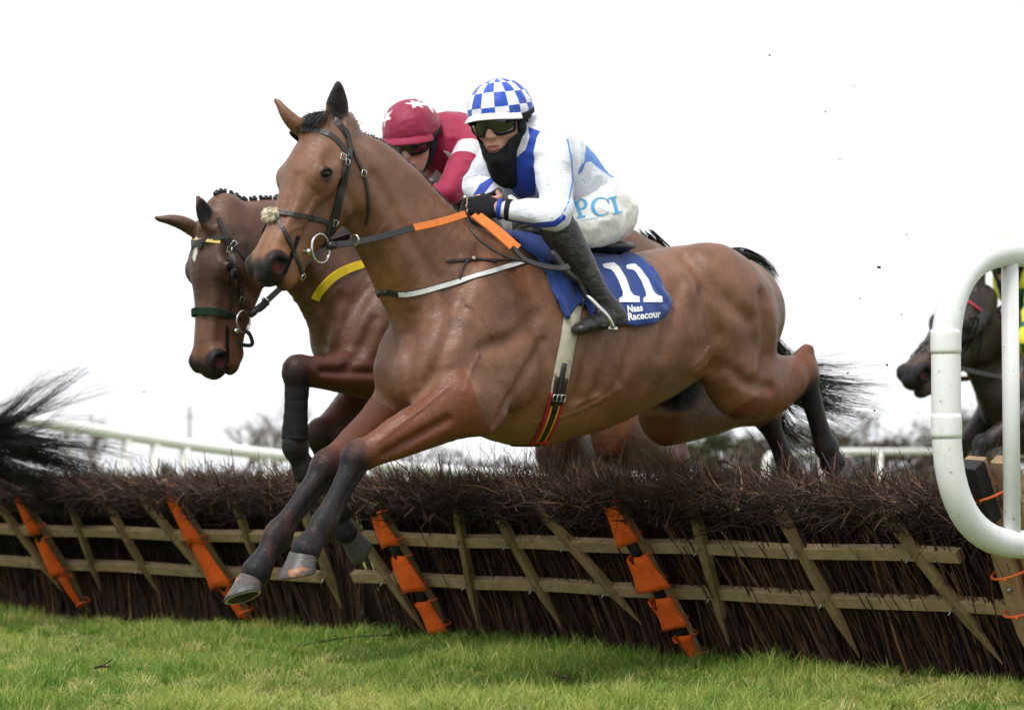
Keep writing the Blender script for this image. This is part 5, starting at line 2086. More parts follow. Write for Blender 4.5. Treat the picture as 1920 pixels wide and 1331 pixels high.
spec1 = dict(trunk=trunk1[:], neck=neck1, masses=masses1, legs=legs1, head=H1, leg_s=1.08, ear_s=1.16,
             muscle=[([(A1(668, 330, .045), .05, .03), (A1(740, 425, .070), .05, .035), (A1(800, 545, .085), .06, .04), (A1(838, 640, .08), .05, .03)], .08),
                     ([(A1(705, 430, .03), .03, .025), (A1(745, 530, .035), .04, .03), (A1(790, 650, .03), .05, .04)], .06),
                     ([(A1(1262, 668, .235), .02, .02), (A1(1300, 678, .245), .035, .022), (A1(1335, 650, .24), .04, .03)], .05)],
             groove=[([(A1(1235, 770, .02), .03, .03), (A1(1290, 745, .03), .085, .055), (A1(1345, 745, .02), .075, .05), (A1(1400, 770, .01), .03, .03)], .04)],
             bulge=.0035,
             skin_lines=[('g', [(690, 455), (712, 512), (742, 578), (768, 640)], .013, .05), ('g', [(705, 330), (752, 415), (805, 495), (850, 560)], .011, .05),
                         ('g', [(905, 470), (866, 540), (842, 625)], .011, .06), ('g', [(1010, 590), (965, 632), (905, 655)], .009, .05),
                         ('g', [(1020, 640), (978, 712), (930, 794)], .013, .032), ('g', [(772, 590), (764, 680), (776, 765)], .013, .045),
                         ('g', [(838, 636), (818, 690), (792, 738)], .009, .04), ('g', [(1243, 660), (1258, 600), (1274, 530)], .011, .07),
                         ('g', [(1318, 548), (1342, 630), (1338, 690)], .012, .06), ('g', [(1430, 555), (1442, 640), (1428, 715)], .012, .06),
                         ('g', [(1368, 690), (1402, 718), (1445, 728)], .009, .05), ('g', [(1285, 478), (1330, 528), (1405, 600)], .009, .07),
                         ('g', [(1112, 630), (1098, 690), (1080, 745)], .006, .05), ('g', [(1152, 625), (1138, 685), (1122, 730)], .006, .05), ('g', [(1192, 620), (1178, 675), (1164, 710)], .006, .05),
                         ('g', [(640, 345), (662, 380), (672, 420), (664, 448)], .008, .03), ('g', [(556, 330), (545, 372), (530, 405)], .006, .03),
                         ('r', [(592, 372), (578, 398), (566, 430), (556, 455)], .0045, .010), ('r', [(570, 424), (552, 428), (536, 440)], .0035, .009),
                         ('r', [(640, 390), (630, 420), (612, 440)], .0035, .009), ('r', [(905, 652), (884, 690), (872, 735)], .005, .010),
                         ('r', [(1000, 792), (1060, 778), (1120, 752), (1160, 728)], .0055, .011), ('r', [(1060, 778), (1085, 756), (1120, 742)], .004, .010),
                         ('r', [(846, 722), (800, 758), (745, 800), (710, 828)], .0045, .010), ('r', [(1295, 690), (1320, 668), (1340, 630)], .004, .010),
                         ('r', [(860, 560), (900, 590), (930, 640)], .004, .010)],
             clip_line=[([(866, 688), (881, 712), (894, 745), (905, 778), (919, 806), (914, 822), (860, 850), (700, 940), (560, 900), (640, 830), (760, 772), (800, 742), (840, 708)], .10, (740, 990, 640, 880)),
                        ([(1482, 699), (1440, 728), (1402, 752), (1380, 764), (1366, 778), (1400, 830), (1470, 820), (1560, 760), (1560, 660), (1500, 650)], .06, (1330, 1500, 640, 830))],
             red=[[(A1(872, 694, .29), .008, .05), (A1(880, 730, .28), .036, .06), (A1(884, 765, .27), .075, .08)],
                  [(A1(1362, 752, .25), .03, .06), (A1(1400, 752, .22), .05, .09), (A1(1460, 735, .18), .085, .12), (A1(1500, 700, .16), .08, .1)],
                  [(A1(1225, 800, -.15), .05, .12), (A1(1330, 800, -.15), .07, .13)]],
             ears=[(A1(634, 236, .052), A1(634, 158, .062), (.25, 1, .05)), (A1(572, 238, -.055), A1(517, 189, -.11), (.4, -.2, .9))],
             belly_z=A1(1050, 822, 0)[2], belly_x=A1(900, 700, 0)[0], clip=.022, ear_dark=.55,
             tan=[(A1(1300, 690, .2), np.array([.16, .12, .10])), (A1(790, 720, 0), np.array([.16, .25, .14])), (A1(720, 520, 0), np.array([.08, .14, .2]))],
             dark=[(A1(633, 190, .06), np.array([.06, .05, .11]), 1.0), (A1(858, 612, .20), np.array([.085, .10, .055]), .42), (A1(1272, 730, -.06), np.array([.22, .16, .13]), .9), (A1(735, 640, -.1), np.array([.05, .12, .06]), .30), (A1(760, 500, .12), np.array([.04, .08, .09]), .25)])  # groin hollow entry: dark skin, with its shade painted into the coat
coat1 = coat_mat('clipped_bay_coat', (.140, .057, .027), (.208, .097, .052), (.150, .040, .013), (.30, .128, .042), (.0075, .0085, .0115))
horse1 = build_horse('horse', 'clipped bay horse in the foreground leaping the hurdle with number 11 cloth', f1, spec1,
                     dict(coat=coat1, hoof=M_HOOF, eye=M_EYE), .0075, (*f1.w([1.2, 0, 0])[:2], .3))
# ---- the rider in white and blue
def tsec(fr, top, bot, b, lat=0.0):
    a, c = fr.at(*top, lat), fr.at(*bot, lat)
    return (lerp(a, c, .5), np.linalg.norm(a - c) / 2, b)


hc1 = A1(940, 238, 0.02)
hd1 = HeadF(hc1, np.array([.87, .42, -.22]), np.array([.22, .05, 1.0]), 1.05)
J1 = dict(
    torso=[tsec(f1, (1156, 356), (1096, 440), .145), tsec(f1, (1126, 328), (1070, 398), .138), tsec(f1, (1090, 286), (1030, 384), .152), tsec(f1, (1048, 248), (982, 368), .168),
           tsec(f1, (1015, 232), (952, 342), .165), tsec(f1, (985, 236), (962, 300), .080)],
    head=hd1, snood=True,
    shL=A1(1036, 286, .185), elL=A1(1046, 402, .285), wrL=A1(934, 392, .105), handL=(f1.l(f1.o) * 0 + np.array([.93, -.32, .02]), np.array([-.15, -.75, -.6]), np.array([.1, -.1, 1.0])),
    shR=A1(940, 290, -.185), elR=A1(893, 350, -.285), wrR=A1(936, 378, -.07), handR=(np.array([.88, .30, -.25]), np.array([-.15, .75, -.6]), np.array([.1, .1, 1.0])),
    hpL=A1(1126, 410, .095), knL=A1(1052, 436, .235), anL=A1(1134, 570, .285), heelL=A1(1164, 600, .285), toeL=A1(1082, 622, .30),
    hpR=A1(1098, 410, -.095), knR=A1(1000, 436, -.235), anR=A1(1058, 566, -.285), heelR=A1(1086, 594, -.285), toeR=A1(1010, 616, -.30))
WHT = (.74, .77, .86)
BLU = (.020, .060, .42)
LBL = (.095, .25, .68)


def j1_print(V, W):
    q = px_of(W)
    left = V[:, 1] > -.03
    blue = poly_sd(q, [(990, 238), (1012, 246), (1022, 262), (1008, 282), (1006, 330), (1004, 366), (975, 374), (955, 352), (952, 306), (968, 296), (986, 280), (993, 256)])
    # the sleeve hides the panel where the arm crosses
    piping = 1.7 - line_d(q, [(1064, 262), (1072, 300), (1074, 340), (1066, 380), (1050, 412)])
    under = 5.5 - line_d(q, [(1056, 408), (1040, 420), (1000, 424), (960, 418), (938, 412)])
    back = poly_sd(q, [(1099, 268), (1120, 284), (1140, 305), (1157, 330), (1148, 334), (1125, 318), (1107, 303), (1095, 306)])
    yoke = poly_sd(q, [(1092, 306), (1098, 306), (1092, 322), (1082, 330), (1086, 316)])
    rsl = np.maximum(poly_sd(q, [(900, 345), (922, 332), (926, 340), (906, 366), (890, 378), (882, 374)]), 2.0 - line_d(q, [(925, 330), (880, 380)])) 
    arm = np.linalg.norm(V - J1['shL'], axis=1)
    f = lambda d: np.clip(.5 + d * .04, 0, 1)
    r = np.where(left & (V[:, 1] < .165) , f(blue), 0)
    r = np.where(V[:, 1] < -.03, f(rsl), r)
    r = np.where(left, np.maximum(r, np.maximum(f(under), 0)), r)
    g = np.where(left, np.maximum(np.maximum(f(back), f(yoke)), f(piping)), 0)
    return {'print': np.stack([r, g, r * 0, r * 0 + 1], 1)}


def j1_cap(az, el, q):
    c = (np.floor((az + .12) / .385) + np.floor(el / .44 + .62)) % 2
    # smooth check field: product of triangle waves
    u = np.sin((az + .12) / .385 * math.pi); v = np.sin((el / .44 + .62) * math.pi)
    f = np.clip(.5 + u * v * 1.2, 0, 1)
    f = np.where((el < .12) & (np.abs(el - .05) < .2), f * 1.0, f)
    return np.stack([f, f * 0, f * 0, f * 0 + 1], 1)


SILK1 = silk_mat('white_blue_silk', WHT, (BLU, LBL, None), .75)
BREECH = silk_mat('white_breeches', (.79, .77, .74), (None, None, None), .25)
CAP1 = silk_mat('checked_cap', (.78, .79, .83), ((.028, .085, .50), None, None), .35, .45)
PEAK1 = silk_mat('white_peak', (.76, .77, .80), (None, None, None), .6)
j1 = build_rider('person', 'jockey in white and blue silks with checked blue and white cap on the near horse', f1, J1,
                 dict(jacket=SILK1, jacket_print=j1_print, breeches=BREECH, cap=CAP1, cap_print=j1_cap, peak=PEAK1, strap=M_BLACKCLOTH))
k_ = 1 / 2.559
cx = lambda pts: [(820 + x * k_, 120 + y * k_) for x, y in pts]
M_PCI = simple('sky_blue_print', (.075, .36, .62), .6, .3, .08, 60)


def ring_poly(cx_, cy, rx, ry, a0, a1, t0, t1, n=18):
    """a curved stroke that swells from t0 at its ends to t1 in the middle"""
    out, inn = [], []
    for i in range(n):
        s = i / (n - 1); a = a0 + (a1 - a0) * s
        t = t0 + (t1 - t0) * math.sin(math.pi * s)
        out.append((cx_ + rx * math.cos(a), cy - ry * math.sin(a))); inn.append((cx_ + (rx - t) * math.cos(a), cy - (ry - t * .7) * math.sin(a)))
    return [[out[i], out[i + 1], inn[i + 1], inn[i]] for i in range(n - 1)]


pc = []
# P
pc += [[(656, 662), (672, 660), (696, 732), (680, 736)], [(646, 664), (682, 657), (684, 664), (648, 671)], [(668, 736), (708, 728), (710, 736), (670, 744)]]
pc += ring_poly(690, 674, 30, 26, 2.0, -1.9, 6, 16)
# C
pc += ring_poly(782, 686, 46, 46, .75, 5.75, 5, 17, 26)
pc += [[(812, 648), (820, 646), (824, 672), (816, 668)]]
# I
pc += [[(832, 640), (848, 637), (868, 712), (852, 716)], [(820, 643), (858, 634), (860, 641), (822, 650)], [(840, 718), (882, 708), (884, 715), (842, 725)]]
decal('thigh_lettering', [cx(p) for p in pc], j1['breeches'], .0025, M_PCI, j1['root'])
decal('thigh_small_print', place_text('pointtopoint', 1089, 415, 1122, 409, 3.2, .01), j1['breeches'], .0025, M_PCI, j1['root'])
# cuffs and glove details
def cuff(Jw, Je, fr, root, mat, w=.022, r=.036, t=.0, name='cuff_band'):
    d = nrm(Je - Jw); c = Jw + d * t
    a = nrm(np.cross(d, [0, 0, 1])); b = np.cross(d, a)
    an = np.linspace(0, 2 * math.pi, 25)
    pts = np.array([c + (a * math.cos(x) + b * math.sin(x)) * r for x in an]); N = np.array([(a * math.cos(x) + b * math.sin(x)) for x in an])
    MB().strap(fr.w(pts), N @ fr.R.T, w, .004, cap=False).build(name, mat, root)


cuff(J1['wrL'], J1['elL'], f1, j1['root'], M_BLACKCLOTH, .020, .036, .040)
SLV = simple('cuff_blue', BLU, .6, .3)
cuff(J1['wrL'], J1['elL'], f1, j1['root'], SLV, .016, .0345, .008, 'cuff_trim')
cuff(J1['wrR'], J1['elR'], f1, j1['root'], SLV, .020, .0355, .02, 'cuff_trim')
gp0 = px_of(f1.w(hd1.p(.045, .094, .026))[None])[0]
decal('goggle_mark', place_text('n', gp0[0] - 5, gp0[1] + 3, gp0[0] + 3, gp0[1] + 2, 9, .04), j1['goggles'], .002, M_GOLD, j1['root'], 1)
# ------------------------------------------------------------------ tack
def tframe(root, fr, at):
    w = fr.w(at)
    root.matrix_basis = Matrix(((E1[0], E2[0], 0, w[0]), (E1[1], E2[1], 0, w[1]), (0, 0, 1, w[2]), (0, 0, 0, 1)))
    return root


def on_skin(bvh, pts, fr, mirror=False, sub=6, up=None):
    """a line over the skin: pixel points on the near side, turned to surface points and normals"""
    q = catmull(np.array(pts, float), sub) if len(pts) > 2 else np.array([lerp(pts[0], pts[1], t) for t in np.linspace(0, 1, 12)])
    Pn, Nn = [], []
    miss = []
    for x, y in q:
        p, n = cast(bvh, x, y)
        if p is None:
            g = fr.w(fr.at(x, y, .06))
            nr = bvh.find_nearest(Vector(g))
            p, n = np.array(nr[0]), np.array(nr[1])
        Pn.append(p); Nn.append(n)
    Pn, Nn = np.array(Pn), np.array(Nn)
    for _ in range(2):
        Nn[1:-1] = nrm(Nn[:-2] + Nn[1:-1] * 2 + Nn[2:])
        Pn[1:-1] = (Pn[:-2] + Pn[1:-1] * 2 + Pn[2:]) / 4
    if mirror:
        L = fr.l(Pn); L[:, 1] *= -1
        G = fr.w(L)
        NL = Nn @ fr.R; NL[:, 1] *= -1
        out, on = [], []
        for g, n in zip(G, NL @ fr.R.T):
            h = bvh.ray_cast(Vector(g + n * .15), Vector(-n))
            if h[0] is not None: out.append(np.array(h[0])); on.append(np.array(h[1]) if np.array(h[1]) @ n > 0 else n)
            else: out.append(g); on.append(n)
        return np.array(out), np.array(on)
    return Pn, Nn


def band(root, name, mat, bvh, pts, fr, w, t=.004, off=.001, mirror=False, sub=6, both=False):
    mb = MB()
    for m in ((False, True) if both else (mirror,)):
        p, n = on_skin(bvh, pts, fr, m, sub)
        mb.strap(p + n * off, n, w, t)
    return mb.each(name, mat, root, smooth=False)


def hring(c, ax, r, wire, name, mat, root):
    a = nrm(np.cross(ax, [0.1, .2, 1])); b = nrm(np.cross(ax, a))
    an = np.linspace(0, 2 * math.pi, 41)
    return MB().tube([c + (a * math.cos(x) + b * math.sin(x)) * r for x in an], wire, 8, cap=False).build(name, mat, root)


def buckle(root, p, n, d, s=.011, mat=None):
    d = nrm(d - n * (d @ n)); e = np.cross(n, d)
    q = [p + n * .007 + d * a * s + e * b * s * .8 for a, b in ((-1, -1), (1, -1), (1, 1), (-1, 1), (-1, -1))]
    return MB().tube(q, .0022, 6).build('buckle', mat or M_STEEL, root)


def free_strap(root, name, mat, P_, N_, w, t=.005):
    P_ = catmull(np.array(P_, float), 6)
    N_ = catmull(np.array(N_, float), 6)
    return MB().strap(P_, N_, w, t).build(name, mat, root, smooth=False)


def hair_strands(name, mat, root, roots, dirs, ln, r, bend, segs=6, kink=.04, grav=0.0, kind=None):
    n = len(roots)
    V, Fq, nn, _ = twigs(np.asarray(roots), np.asarray(dirs), ln, r, bend, segs, .3, kink)
    o = put(name, V, Fq, mat, root, smooth=False)
    return o


# ================= the near bay
h1b, bv1 = horse1['root'], horse1['bvh']
# ---- number cloth, draped over the back
top_c = [(948, 430), (985, 440), (1030, 450), (1080, 462), (1130, 470), (1190, 478), (1230, 516)]
bot_c = [(982, 470), (1026, 520), (1056, 600), (1086, 572), (1122, 606), (1222, 608), (1256, 570)]
NU, NV = 60, 22
tcv, bcv = catmull(np.array(top_c, float), 10)[np.linspace(0, 60, NU).astype(int)], catmull(np.array(bot_c, float), 10)[np.linspace(0, 60, NU).astype(int)]
L = np.zeros((NU, NV, 3)); LN = np.zeros((NU, NV, 3))
for i in range(NU):
    for j in range(NV):
        t = j / (NV - 1)
        x, y = lerp(tcv[i], bcv[i], .04 + .96 * t)
        p, n = cast(bv1, x, y)
        if p is None:
            nr = bv1.find_nearest(Vector(f1.w(f1.at(x, y, .1)))); p, n = np.array(nr[0]), np.array(nr[1])
        L[i, j], LN[i, j] = p, n
loc = f1.l(L.reshape(-1, 3)).reshape(NU, NV, 3)
nl = (LN.reshape(-1, 3) @ f1.R).reshape(NU, NV, 3)
wr_ = .0060 * np.array([[math.sin(i * .45 + j * .28) + .7 * math.sin(i * 1.1 - j * .5 + 1) for j in range(NV)] for i in range(NU)]) * np.linspace(.2, 1.2, NV)[None]
loc = loc + nl * (.013 + wr_)[..., None]
rows = []
for i in range(NU):
    a = loc[i, 0]
    arcs = []
    for k in range(1, 8):
        s = 1 - 2 * k / 8
        q = np.array([a[0], a[1] * s, 0])
        h = bv1.ray_cast(Vector(f1.w([q[0], q[1], 3.0])), Vector((0, 0, -1)))
        z = f1.l(np.array(h[0]))[2] + .013 if h[0] is not None else a[2]
        arcs.append([q[0], q[1], z])
    rgt = loc[i].copy(); rgt[:, 1] *= -1
    rows.append(np.vstack([loc[i][::-1], arcs, rgt]))
G = np.array(rows); ncol = G.shape[1]
Gn = np.zeros_like(G)
du = np.gradient(G, axis=0); dv_ = np.gradient(G, axis=1)
Gn = nrm(np.cross(du, dv_))
mid = G[:, ncol // 2].mean(0) - [0, 0, .4]
if ((G - mid) * Gn).sum() < 0: Gn = -Gn
out = G + Gn * .005
V = np.vstack([G.reshape(-1, 3), out.reshape(-1, 3)])
Fc = []
m_ = NU * ncol
for i in range(NU - 1):
    for j in range(ncol - 1):
        q = i * ncol + j
        Fc += [(q, q + 1, q + ncol + 1, q + ncol), (m_ + q, m_ + q + ncol, m_ + q + ncol + 1, m_ + q + 1)]
bd_ = [j for j in range(ncol)] + [i * ncol + ncol - 1 for i in range(1, NU)] + [(NU - 1) * ncol + j for j in range(ncol - 2, -1, -1)] + [i * ncol for i in range(NU - 2, 0, -1)]
for a, b in zip(bd_, bd_[1:] + bd_[:1]):
    Fc.append((a, m_ + a, m_ + b, b))


def cloth_mat(name, c):
    m = NT(name, .85, .2)
    n = m.noise(10, 5, .7)
    col = m.ramp(n, [(.3, tuple(x * .75 for x in c)), (.7, tuple(min(1, x * 1.2) for x in c))])
    col = m.mix(m.math('MULTIPLY', m.step(m.noise(75, 4, .6), .67, .71), .5), col, (.07, .06, .06))
    m.col(col); m.set(Sheen_Weight=.2)
    w = m.noise(1, 3, .5, m.coord((420, 420, 420)))
    m.bump(m.math('ADD', w, m.noise(16, 3, .5)), .35, .004)
    return m.m


M_NUMC = cloth_mat('blue_number_cloth', (.022, .055, .225))
ncl = thing('number_cloth', 'blue number cloth with white 11 on the near horse beneath the white and blue jockey', 'saddle cloth', (0, 0, 0))
tframe(ncl, f1, G.reshape(-1, 3).mean(0) * [1, 0, 1])
Vw = f1.w(V)
co_ = put('cloth', Vw, Fc, M_NUMC, ncl)
bvc = BVHTree.FromPolygons(Vw.tolist(), [list(f) for f in Fc])
one_a = [(790, 964), (812, 958), (846, 954), (872, 975), (905, 1030), (925, 1090), (940, 1110), (968, 1118), (970, 1144), (868, 1144), (872, 1124), (888, 1116), (889, 1096), (868, 1040), (845, 1000), (832, 988), (800, 980)]
one_b = [(903, 968), (925, 962), (948, 960), (978, 988), (1012, 1036), (1036, 1092), (1052, 1108), (1078, 1116), (1080, 1144), (986, 1144), (988, 1124), (1000, 1116), (1000, 1096), (980, 1044), (955, 1004), (940, 990), (908, 984)]


def ear_clip(poly):
    import mathutils
    tri = mathutils.geometry.tessellate_polygon([[Vector((x, y, 0)) for x, y in poly]])
    return [[poly[i] for i in t] for t in tri]


import mathutils
decal('number_one', ear_clip(cx(one_a)), bvc, .0025, M_WHITEP, ncl)
decal('number_one', ear_clip(cx(one_b)), bvc, .0025, M_WHITEP, ncl)
decal('lettering', place_text('Naas', 1176, 586, 1205, 583, 13, .035), bvc, .0025, M_WHITEP, ncl, 1)
decal('lettering', place_text('Racecour', 1177, 601, 1239, 594, 13.5, .035), bvc, .0025, M_WHITEP, ncl, 1)
# stitched hem
hp_ = [Vw[m_ + i * ncol + 0] for i in range(NU)]
hs = MB()
for a, b in zip(hp_[4:-1:1], hp_[5::1]):
    hs.tube([lerp(a, b, .15) + f1.R @ np.array([0, .002, .006]), lerp(a, b, .7) + f1.R @ np.array([0, .002, .006])], .0012, 4)
hs_ = hs.build('hem_stitching', simple('navy_thread', (.012, .022, .10), .8), ncl); hs_['kind'] = 'stuff'

# ---- racing saddle
sad = thing('saddle', 'small black racing saddle under the jockey in white and blue on the number cloth', 'saddle', (0, 0, 0))
tframe(sad, f1, A1(1080, 470, 0))
S_ = Field()
S_.u(Sweep([(A1(985, 436, 0), .030, .06), (A1(1030, 446, 0), .026, .10), (A1(1085, 462, 0), .026, .13), (A1(1130, 466, 0), .030, .14), (A1(1158, 464, 0), .022, .10)], sub=4), .03)
V_, Q_ = S_.mesh(.009, proj=1)
put('seat', f1.w(V_), Q_, M_LEATHER, sad)


def girth_of(root, bvh, fr, pts, w, cols, both=True):
    pass


# ---- girth with red and yellow elastic ends
M_WEB = simple('pale_webbing', (.44, .41, .31), .85, .2, .25, 60, .4, 300, stain=(.14, .10, .06), sscale=24, samt=.58)
M_RED = simple('red_elastic', (.42, .018, .028), .75, .25, .2, 60, .3, 300)
M_YEL = simple('yellow_elastic', (.62, .42, .03), .75, .25, .2, 60)
M_BRN = simple('brown_strap', (.035, .018, .012), .55, .4, .4, 60)
gir = thing('girth', 'pale webbing girth with red and yellow lower end round the near horse', 'girth', (0, 0, 0))
tframe(gir, f1, A1(1005, 836, 0))
gl = [(1076, 572), (1068, 620), (1058, 672), (1050, 715), (1042, 750), (1032, 785), (1020, 812), (1006, 836)]
p, n = on_skin(bv1, gl, f1, sub=5)
k1, k2 = 18, 21
MB().strap(p[:k2] + n[:k2] * .002, n[:k2], .066, .006).build('webbing', M_WEB, gir)
ee = []
for off, w, mt, nm in ((-.027, .015, M_RED, 'red_edge'), (.027, .015, M_RED, 'red_edge'), (-.0155, .008, M_YEL, 'yellow_stripe'), (.0155, .008, M_YEL, 'yellow_stripe'), (0, .022, M_BRN, 'brown_core')):
    T = nrm(np.gradient(p, axis=0)); S = nrm(np.cross(T, n))
    MB().strap(p[k1:] + S[k1:] * off + n[k1:] * .003, n[k1:], w, .0055 if nm != 'brown_core' else .007).build(nm, mt, gir)
for off in (-.018, .018):
    MB().strap(p[14:22] + S[14:22] * off + n[14:22] * .008, n[14:22], .018, .005).build('girth_strap', M_BRN, gir)
MB().strap(p[11:24] + n[11:24] * .0085, n[11:24], .020, .006).build('girth_strap', M_LEATHER, gir)
for off in (-.018, 0, .018):
    buckle(gir, p[19] + S[19] * off + n[19] * .010, n[19], T[19], .012)
MB().strap(np.array([p[33] - S[33] * .034, p[33], p[33] + S[33] * .034]) + n[33] * .008, np.array([n[33]] * 3), .020, .004).build('red_edge', M_RED, gir)
p2, n2 = on_skin(bv1, gl, f1, mirror=True, sub=5)
MB().strap(p2 + n2 * .002, n2, .06, .006).build('webbing', M_WEB, gir)
a_, b_ = f1.l(p[-1]), f1.l(p2[-1])
und = []
for t in np.linspace(0, 1, 9):
    q = lerp(a_, b_, t); h = bv1.ray_cast(Vector(f1.w([q[0], q[1], 0])), Vector((0, 0, 1)))
    und.append(np.array(h[0]) if h[0] is not None else f1.w(q))
MB().strap(np.array(und) - E3 * .002, np.tile(-E3, (9, 1)), .06, .006).build('webbing', M_BRN, gir)

# ---- stirrups
for s, sd in ((1, 'L'), (-1, 'R')):
    st = thing('stirrup', 'steel stirrup and black leather under the near jockey\'s %s boot' % ('near' if s > 0 else 'far'), 'stirrup', (0, 0, 0), None)
    ft = lerp(J1['heel' + sd], J1['toe' + sd], .46)
    tframe(st, f1, ft)
    dx = A1(1124, 598, .30 * s) - A1(1124, 598, .30)
    tp = lerp(J1['an' + sd], J1['kn' + sd], .30) + np.array([.075, .012 * s, .0])
    ax = np.array([0, 1.0, 0]); fw = nrm(J1['toe' + sd] - J1['heel' + sd]); upv = nrm(tp - ft)
    wd_ = .066
    tread = [ft - np.array([0, 0, .012]) + ax * a * wd_ for a in (-1, 1)]
    iron = [tread[0], tread[0] + upv * .045, lerp(tread[0], tread[1], .14) + upv * .085, ft + upv * .125, lerp(tread[0], tread[1], .86) + upv * .085, tread[1] + upv * .045, tread[1]]
    MB().tube(f1.w(catmull(np.array(iron), 5)), .0085, 8).build('iron', M_STEEL, st)
    MB().box(f1.w(tread[0]), f1.w(tread[1]), E3, .045, .010).build('tread', M_STEEL, st, smooth=False)
    lt = [ft + upv * .12, lerp(ft + upv * .12, tp, .5), tp, lerp(tp, A1(1050, 500, .30 * s), .6), A1(1035, 470, .27 * s)]
    MB().strap(f1.w(catmull(np.array(lt), 5)), np.tile(E2 * s, (21, 1)), .026, .006).build('stirrup_leather', M_LEATHER, st)

# ---- bridle
def bridle(label, fr, bvh, H, spec, nosemat, base):
    b = thing('bridle', label, 'bridle', (0, 0, 0))
    tframe(b, fr, base)
    for nm, pts, w, mt in spec['bands']:
        band(b, nm, mt or M_LEATHER, bvh, pts, fr, w, .005 if w < .028 else .012, .0030, both=True)
    for nm, loc_, w, mt in spec.get('over', []):           # over the front of the face: canonical head points
        mb = MB(); P_, N_ = [], []
        for u, v, w_ in loc_:
            g = fr.w(H.p(u, v, w_)); c = fr.w(H.p(u, -.07, 0)); d = nrm(c - g)
            h = bvh.ray_cast(Vector(g - d * .12), Vector(d))
            q = np.array(h[0]) if h[0] is not None else g
            P_.append(q); N_.append(-d)
        P_, N_ = catmull(np.array(P_), 3), nrm(catmull(np.array(N_), 3))
        mb.strap(P_ + N_ * .0015, N_, w, .005)
        mb.build(nm, mt or M_LEATHER, b, smooth=False)
    for x, y, ang in spec.get('buckles', []):
        p, n = cast(bvh, x, y)
        if p is not None:
            buckle(b, p + n * .004, n, CR * math.cos(ang) + E3 * math.sin(ang))
    return b


sp1 = dict(
    bands=[('cheek_strap', [(652, 262), (655, 290), (650, 320), (641, 360), (632, 400), (626, 425), (622, 452)], .020, None),
           ('cheek_strap', [(656, 276), (646, 310), (636, 350), (628, 388), (618, 420), (612, 440)], .013, None),
           ('headpiece', [(646, 244), (652, 258), (655, 276), (653, 296)], .022, None),
           ('throat_lash', [(654, 268), (668, 300), (682, 330), (688, 362), (690, 395), (686, 422)], .011, None),
           ('noseband', [(517, 399), (545, 402), (575, 407), (605, 414), (622, 424)], .018, None),
           ('noseband', [(517, 404), (530, 428), (545, 460), (558, 490), (566, 516)], .014, None),
           ('jaw_strap', [(622, 430), (616, 445), (610, 452)], .013, None)],
    over=[('browband', [(.085, -.085, .11), (.062, -.03, .10), (.055, .0, .06), (.055, .02, 0), (.055, .0, -.06), (.062, -.03, -.10), (.085, -.085, -.11)], .020, None),
          ('headpiece', [(.02, -.06, .10), (-.005, -.02, .06), (-.015, 0, 0), (-.005, -.02, -.06), (.02, -.06, -.10)], .026, None)],
    buckles=[(642, 296, 1.2), (648, 305, 1.2), (626, 418, 1.2), (679, 326, 1.2), (564, 518, .4)])
br1 = bridle('black bridle with steel ring bit and fleece noseband on the near horse', f1, bv1, H1, sp1, None, H1.p(.3, -.1, 0))
# sheepskin on the crossing of the noseband
M_FLEECE = simple('sheepskin', (.62, .54, .42), .95, .1, .25, 40, .9, 90)
fz = Field()
pf, nf = cast(bv1, 516, 408)
lf = f1.l(pf) + np.array([.012, -.02, .008])
fz.u(Ell(lf, (.018, .034, .023)), .02); fz.u(Ell(lf + np.array([-.004, .022, .004]), (.015, .017, .018)), .02)
V_, Q_ = fz.mesh(.004, proj=1)
V_ = V_ + nrm(V_ - lf) * (.007 * vnoise(V_ * 130, 3) + .005 * vnoise(V_ * 260, 5))[:, None]
put('fleece', f1.w(V_), Q_, M_FLEECE, br1)
R2 = np.random.default_rng(3)
idx = R2.integers(0, len(V_), 700)
hair_strands('fleece_fibres', M_FLEECE, br1, f1.w(V_[idx]), nrm(V_[idx] - lf) @ f1.R.T + R2.normal(0, .5, (700, 3)), R2.uniform(.004, .009, 700), np.full(700, .0009), R2.normal(0, .8, (700, 3)), 3)
# forelock
hr = H1
roots, dirs = [], []
for _ in range(420):
    w_ = R2.normal(0, .022); u_ = R2.uniform(-.03, .02)
    roots.append(f1.w(hr.p(u_, .0 + .010, w_))); dirs.append((hr.U * .6 + hr.V * .9 + hr.W * w_ * 14) @ f1.R.T + R2.normal(0, .25, 3))
hair_strands('forelock', M_HAIR, h1b, roots, dirs, R2.uniform(.03, .075, 420), np.full(420, .0014), np.tile((hr.U * 1.4) @ f1.R.T, (420, 1)), 5)
# bit
MOUTH1 = {}


def bit(root, fr, H, u, v, r, s=1.0, guard=False):
    for sg in (1, -1):
        c = fr.w(H.p(u + .028, v, sg * .066)); ax = fr.R @ (H.W * sg + H.U * .15)
        hring(c, ax, r, .0042, 'bit_ring', M_STEEL, root)
        m0 = fr.w(H.p(u - .006, v - .012, sg * .050)); m1 = fr.w(H.p(u - .014, v - .012, sg * .062))
        MB().ball(fr.w(H.p(u - .012, v - .006, sg * .064)), (.014, .011, .011), nu=12, nv=8).build('bit_joint', M_STEEL, root)
    a, b = fr.w(H.p(u, v - .01, .06)), fr.w(H.p(u, v - .01, -.06))
    MB().tube([a, b], .007, 8).build('mouthpiece', M_STEEL, root)


